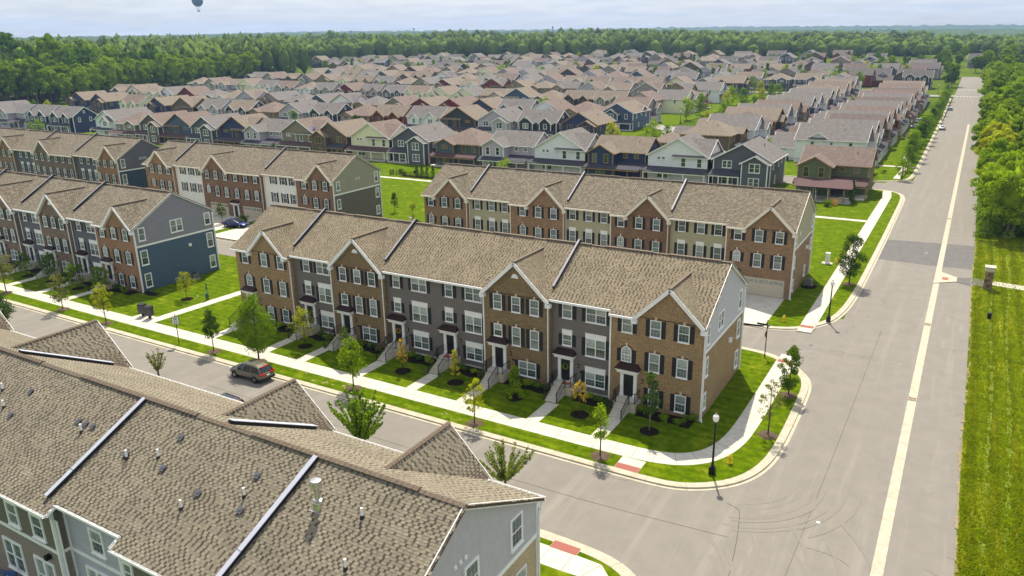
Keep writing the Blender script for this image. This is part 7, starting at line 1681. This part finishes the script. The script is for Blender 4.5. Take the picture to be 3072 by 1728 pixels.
t = thing('stone_pillar', 'stone gate pillar with a pale cap beside the path right of the road', 'pillar', (4.55, 110.3, .05)); b = MB(); b.box(-.42, .42, -.42, .42, 0, 2.3)
b.build('shaft', simple('pillar_core', (92, 76, 62), .9, .2, 4), t); rp = random.Random(4)
for zr_ in range(11):
    for s_ in range(4):
        n_ = 3
        for k in range(n_):
            x0 = -.44+k*.88/n_+.01; x1 = -.44+(k+1)*.88/n_-.01; z0_ = zr_*.209+.008; b = MB(); d_ = rp.uniform(.0, .03)
            if s_ == 0: b.box(x0, x1, -.45-d_, -.42, z0_, z0_+.19)
            elif s_ == 1: b.box(x0, x1, .42, .45+d_, z0_, z0_+.19)
            elif s_ == 2: b.box(-.45-d_, -.42, x0, x1, z0_, z0_+.19)
            else: b.box(.42, .45+d_, x0, x1, z0_, z0_+.19)
            b.build('stone', simple('pillar_stone_%d' % rp.randint(0, 2), [(128, 102, 78), (100, 82, 66), (150, 126, 100)][rp.randint(0, 2)], .9, .15, 6), t)
b = MB(); b.box(-.52, .52, -.52, .52, 2.3, 2.75); b.slab([(-.6, -.6, 2.9), (.6, -.6, 2.9), (.6, .6, 2.9), (-.6, .6, 2.9)], .15); b.build('cap', M_STONE, t)
t = thing('ground_vent', 'short black drain riser in the meadow right of the road', 'vent', (4.75, 97.8, .05)); b = MB(); b.lathe([(.22, 0), (.2, .55), (.24, .58), (.22, .68), (.05, .7)], 12); b.build('riser', M_BLACK, t)
t = thing('yard_hydrant', 'small blue-green standpipe at the lower right edge of the meadow', 'standpipe', (3.9, 45.2, .05)); b = MB(); b.box(-.12, .12, -.12, .12, 0, .5); b.build('housing', M_GREENP, t); b = MB(); b.tube([(.1, 0, 0), (.1, 0, .8)], .03, 6); b.build('pipe', M_BLACK, t)
t = thing('manhole', 'round concrete manhole in the meadow by the wood', 'manhole', (10.2, 125, .05)); b = MB(); b.lathe([(1.1, 0), (.9, .05), (.5, .06)], 20); b.build('collar', M_CONC, t); b = MB(); b.lathe([(.42, .05), (.42, .2), (.36, .22)], 18); b.build('lid', M_VENT, t)
# pale mower lines and dirt edge of the meadow
def scuff_line(xs, name, mat, w, z):
    b = MB(); rl = random.Random(int(xs[0]*10)); y = 30; 
    P = [(xs[0]+(xs[1]-xs[0])*((y_-30)/110)+rl.uniform(-.07, .07)+.14*math.sin(y_*.13+xs[0]), y_) for y_ in np.arange(30, 138, .8)]
    for k in range(len(P)-1): ww = w*rl.choice([0, .4, .9, 1.3, 1.7])*rl.uniform(.6, 1.2); b.face([(P[k][0]-ww, P[k][1], z), (P[k][0]+ww, P[k][1], z), (P[k+1][0]+ww, P[k+1][1], z), (P[k+1][0]-ww, P[k+1][1], z)])
    o = b.build(name, mat); o['kind'] = 'structure'
G_PALE = ground_mat('pale_mown_grass', [(.13, .18, .015), (.19, .235, .035), (.25, .28, .06)], (3, 6), bump=.8, bscale=20, bd=.08)
for x0, x1 in ((4.25, 5.5), (5.3, 7.4), (6.1, 9.6)): scuff_line((x0, x1), 'mower_track', G_PALE, .13, .052)
# grass tufts in the near meadow and along lawn edges: real blades
def tufts(name, label, n, region, h, size, mat, seed):
    rs = np.random.default_rng(seed); P = region(rs, n); a = rs.uniform(0, np.pi, n); hh = h*rs.uniform(.4, 1.2, n); s = size*rs.uniform(.5, 1.4, n)
    dx, dy = np.cos(a)*s, np.sin(a)*s; lx, ly = rs.normal(size=n)*hh*.45, rs.normal(size=n)*hh*.45; z = P[:, 2]
    Q = np.stack([np.stack([P[:, 0]-dx, P[:, 1]-dy, z], 1), np.stack([P[:, 0]+dx, P[:, 1]+dy, z], 1), np.stack([P[:, 0]+lx+dx*.3, P[:, 1]+ly+dy*.3, z+hh], 1), np.stack([P[:, 0]+lx-dx*.3, P[:, 1]+ly-dy*.3, z+hh], 1)], 1)
    o = obj(name, quads_mesh(name, Q, mat)); o['kind'] = 'stuff'; o['label'] = label; return o
L_GRASS = leafmat('grass_blade', (.03, .075, .001), (.32, .36, .006), .35)
def reg_meadow(rs, n):
    y = 42+100*rs.random(n)**1.5; x = 2.95+(6+y*.09)*rs.random(n); return np.stack([x, y, np.full(n, .04)], 1)
tufts('meadow_tufts', 'rough tufts of grass in the meadow right of the road', 90000, reg_meadow, .12, .05, L_GRASS, 1)
# seeded bare patches and leaf litter on the verge
def patches(pts_, mat, r0):
    for (x, y, s) in pts_:
        b = MB(); n = 9; b.face([(x+math.cos(2*math.pi*k/n)*s*r0*random.uniform(.5, 1.4), y+math.sin(2*math.pi*k/n)*s*r0*.5*random.uniform(.5, 1.4), .121) for k in range(n)]); o = b.build('bare_patch', mat); o['kind'] = 'structure'
patches([(-50.5+random.uniform(-3.5, 3.5), 49.1+random.uniform(-.9, .4), random.uniform(.3, 1.3)) for _ in range(16)]+[(-33+random.uniform(-4, 4), 48.9+random.uniform(-.7, .7), random.uniform(.2, .7)) for _ in range(5)], M_SOIL, .28)
scuff_line((2.93, 2.93), 'dirt_edge', M_SOIL, .07, .054)
# wreaths and door things
def wreath(x, col, label, z=2.45, y=57.85):
    b = MB(); n = 14
    o_ = obj('wreath', quads_mesh('wreath', leaves(np.array([[.24*math.cos(a), 0, .24*math.sin(a)] for a in np.linspace(0, 6.1, n)]), np.full(n, .08), 260, .04, np.random.default_rng(3), .1), col), None, (x, y, z)); tag(o_, label, 'wreath')
wreath(-28.75-2.0+.0+.0, L_BRIGHT, 'green wreath on the black door of the second unit from the right', 2.5, 58.2) if False else None
for (u, col, lb, yy) in ((-24.6+(-4.5)-.0, L_BRIGHT, 'green leafy wreath on the black door beside the right-hand grey siding', 58.18), (-37.7-10.85, L_ORG, 'orange flower wreath on the door of the middle grey siding section', 58.18), (-57.3-3.9-.1, leafmat('leaf_teal', (.02, .12, .10), (.08, .35, .28)), 'teal wreath on the door of the left grey siding section', 58.18)):
    wreath(u, col, lb, 2.4, yy)
for (x, y, z_, r_, lb) in ((-11.3, 80.2, .012, .22, 'small iron cover in the asphalt at the alley mouth'), (-21.6, 74.2, .122, .4, 'round iron cover in the lawn at the alley corner'), (-9.7, 32.6, .012, .2, 'small dark valve cover in the road at the bottom of the picture')):
    b = MB(); b.lathe([(r_, 0), (r_, .012), (r_*.9, .014)], 16); tag(b.build('manhole_cover', M_VENT if z_ < .1 else M_CONC, None, (x, y, z_)), lb, 'manhole cover')
b = MB(); b.slab([(0, 0, .02), (.22, .02, .02), (.2, .22, .02), (-.02, .2, .02)], .008); tag(b.build('litter', M_SIGN, None, (-5.2, 47.9, .006)), 'scrap of white paper lying on the main road', 'litter')
def cracks():
    b = MB(); rc = random.Random(3)
    for k in range(26):
        x, y = rc.choice([(rc.uniform(-8.8, -2), rc.uniform(40, 135)), (rc.uniform(-.4, 2.6), rc.uniform(45, 135)), (rc.uniform(-60, -14), rc.uniform(39, 46.5))]); a = rc.choice([0, 1.57, .3])+rc.uniform(-.3, .3)
        for j in range(rc.randint(4, 14)):
            l = rc.uniform(.15, .4); a += rc.uniform(-.45, .45); x2, y2 = x+math.cos(a)*l, y+math.sin(a)*l; nx_, ny_ = -math.sin(a)*.009, math.cos(a)*.009
            b.face([(x-nx_, y-ny_, .0195), (x2-nx_, y2-ny_, .0195), (x2+nx_, y2+ny_, .0195), (x+nx_, y+ny_, .0195)]); x, y = x2, y2
    tag(b.build('road_crack', MATS['tar_seam']), kind='structure')
cracks()
def stains():
    rc = random.Random(8); ms = [simple('oil_stain', (121, 116, 108), .85, .08, 4), simple('worn_asphalt', (129, 124, 116), .9, .08, 3)]
    for k in range(30):
        x, y = rc.choice([(rc.uniform(-8.6, -2), rc.uniform(44, 170)), (rc.uniform(-.3, 2.4), rc.uniform(50, 150)), (rc.uniform(-70, -14), rc.uniform(39, 46.5)), (rc.uniform(-15, -9), rc.uniform(77, 82))])
        sx, sy = (rc.uniform(.1, .3), rc.uniform(.5, 2.4)) if x > -9 else (rc.uniform(.4, 1.6), rc.uniform(.1, .3)); b = MB(); n = 10
        b.face([(x+math.cos(6.283*j/n)*sx*rc.uniform(.6, 1.2), y+math.sin(6.283*j/n)*sy*rc.uniform(.6, 1.2), .0075+k*.00005+(.004 if x < -9 else 0)) for j in range(n)]); tag(b.build('road_stain', ms[k % 2]), kind='structure')
stains()
# welcome mats and planters at stoops
for i, (x, c, lb) in enumerate([(-28.75, (170, 70, 40), 'rust coloured doormat at the green wreath door'), (-42.0, (190, 60, 60), 'red doormat on the stoop of the middle siding door')]):
    b = MB(); b.box(-.38, .38, -.24, .24, 0, .02); o = b.build('doormat', simple('doormat_%d' % i if False else ['rust_mat', 'red_mat'][i], c, .9, .2, 9), None, (x+.0, 57.6, 1.002)); tag(o, lb, 'doormat')
for i, x in enumerate((-42.75, -41.1)):
    t = thing('planter', ['left', 'right'][i]+' potted plant at the foot of the middle siding steps', 'planter', (x, 54.9, .12)); b = MB(); b.lathe([(.13, 0), (.18, .28), (.2, .3)], 10); b.build('pot', simple('brown_pot', (110, 92, 74), .8, .1, 6), t); o = obj('plant', BUSH[0], t, (0, 0, .2)); o.scale = (.32,)*3
# big fan and chairs under the porch of the white house are too small to split; flags by the main road
for i, (x, y, lb) in enumerate([(-16.3, 246, 'flag on a pole leaning from a porch beside the main road'), (-16.6, 256, 'second flag farther along the porches beside the main road')]):
    t = thing('house_flag', lb, 'flag', (x, y, .1)); b = MB(); b.tube([(-1.5, 0, 2.4), (0, 0, 3.6)], .02, 5); b.build('flagpole', M_STEEL, t)
    b = MB(); 
    for k in range(7): b.box(-.05, .95, -.012, .012, 2.7+k*.1, 2.7+k*.1+.1, k % 2)
    b.box(-.06, .35, -.02, .02, 3.0, 3.4, 2); b.build('flag_cloth', [simple('flag_red', (190, 30, 44), .7, .05, 3), M_WHITE, simple('flag_blue', (40, 50, 110), .7, .05, 3)], t)
# front porch curtains and columns of the green house
t = thing('porch', 'covered back porch with white curtains on the green house', 'porch', (-23.5, 157.2, .1))
for k in range(4): b = MB(); x = -4.2+k*2.8; b.box(x-.14, x+.14, -.14, .14, 0, 2.8); b.build('post', simple('sage_post', (120, 122, 100), .7, .05, 3), t)
b = MB(); b.slab([(-5.2, -.6, 2.95), (5.6, -.6, 2.95), (5.6, 4.4, 3.9), (-5.2, 4.4, 3.9)], .14); b.build('roof', M_MAROON, t)
b = MB(); b.box(-5, 5.4, -.3, 4.6, 0, .15); b.build('floor', M_CONC, t)
for x in (-1.0, 1.2): b = MB(); b.beam((x, 0, 2.7), (x+.2, 0, .4), .3, .06); b.build('curtain', M_WHITE, t)

# ------------------------------------------------------------ far landmarks
def at(px, py, dist):
    d = ((px-1536)*RT-(py-864)*UPV+F*FWD).normalized(); return Vector((0, 0, CH))+d*dist
p = at(592, 3, 1700); t = thing('balloon', 'dark blue tethered balloon with a gondola hanging in the sky', 'balloon', tuple(p))
b = MB(); r_ = 10.4; b.lathe([(.3, -r_*1.04)]+[(r_*math.cos(a), r_*math.sin(a)) for a in np.linspace(-1.35, 1.5, 14)], 24); b.build('envelope', simple('balloon_blue', (44, 84, 120), .6, .25, .35), t, smooth=True)
b = MB()
for k in range(10): a = k*.628; b.tube([(r_*.62*math.cos(a), r_*.62*math.sin(a), -r_*.78), (1.8*math.cos(a), 1.8*math.sin(a), -17.2)], .09, 4)
b.build('rigging', M_BLACK, t); b = MB(); b.lathe([(2.6, -19.3), (2.6, -17.4)], 14); b.build('gondola', M_BLACK, t)
def tower(px, ptop, h, label, w=2.0):
    p = at(px, ptop, 2100); t = thing('radio_mast', label, 'mast', (p.x, p.y, p.z-h)); b = MB()
    for sx in (-1, 1):
        for sy in (-1, 1): b.tube([(sx*w, sy*w, 0), (sx*w*.25, sy*w*.25, h)], .28, 4)
    b.build('lattice', M_VENT, t); b = MB(); b.box(-1.8, 1.8, -1.8, 1.8, h-5, h-2.5); b.build('antenna', M_VENT, t)
for px, py, h, lb in ((509, 99, 45, 'distant mast rising over the left horizon'), (1052, 90, 40, 'short distant mast just right of the net fence'), (1241, 83, 45, 'distant mast over the woods left of centre'), (1398, 86, 35, 'small mast with a dish on the horizon'), (1658, 78, 50, 'thin tall mast on the centre horizon'), (1709, 87, 30, 'small mast right of the thin tall one'), (2612, 83, 35, 'lone mast on the right horizon')): tower(px, py, h, lb)
t = thing('driving_range_net', 'tall pole and net fence standing above the distant trees', 'net fence', tuple(at(941, 91, 1800)-Vector((0, 0, 36))))
o0 = t.location
for k in range(15):
    q = at(941+k*6, 91 if k < 11 else 91+(k-10)*2, 1800+k*6)-o0; b = MB(); b.tube([(q.x, q.y, 0), (q.x, q.y, q.z)], .28, 4); b.build('pole', M_VENT, t)
# crosswalk dashes at the far junction
b = MB()
for y_ in (434, 470):
    for k in range(8): x0 = -8.6+k*1.4; b.box(x0, x0+.8, y_, y_+1.6, gh(3, y_)+.05, gh(3, y_)+.075)
tag(b.build('crosswalk', M_SIGN), kind='structure')
# ------------------------------------------------------------ haze
if True:
    m = bpy.data.materials.new('haze_air'); m.use_nodes = True; nt = m.node_tree; nt.nodes.clear()
    v = nt.nodes.new('ShaderNodeVolumePrincipled'); v.inputs['Density'].default_value = .00013; v.inputs['Color'].default_value = (.42, .62, 1, 1); v.inputs['Anisotropy'].default_value = .1
    o_ = nt.nodes.new('ShaderNodeOutputMaterial'); nt.links.new(v.outputs[0], o_.inputs['Volume'])
    b = MB(); b.box(-5400, 5400, -5400, 5400, -30, 190); hz = b.build('haze', m); hz['kind'] = 'stuff'; hz['label'] = 'thin blue summer haze'
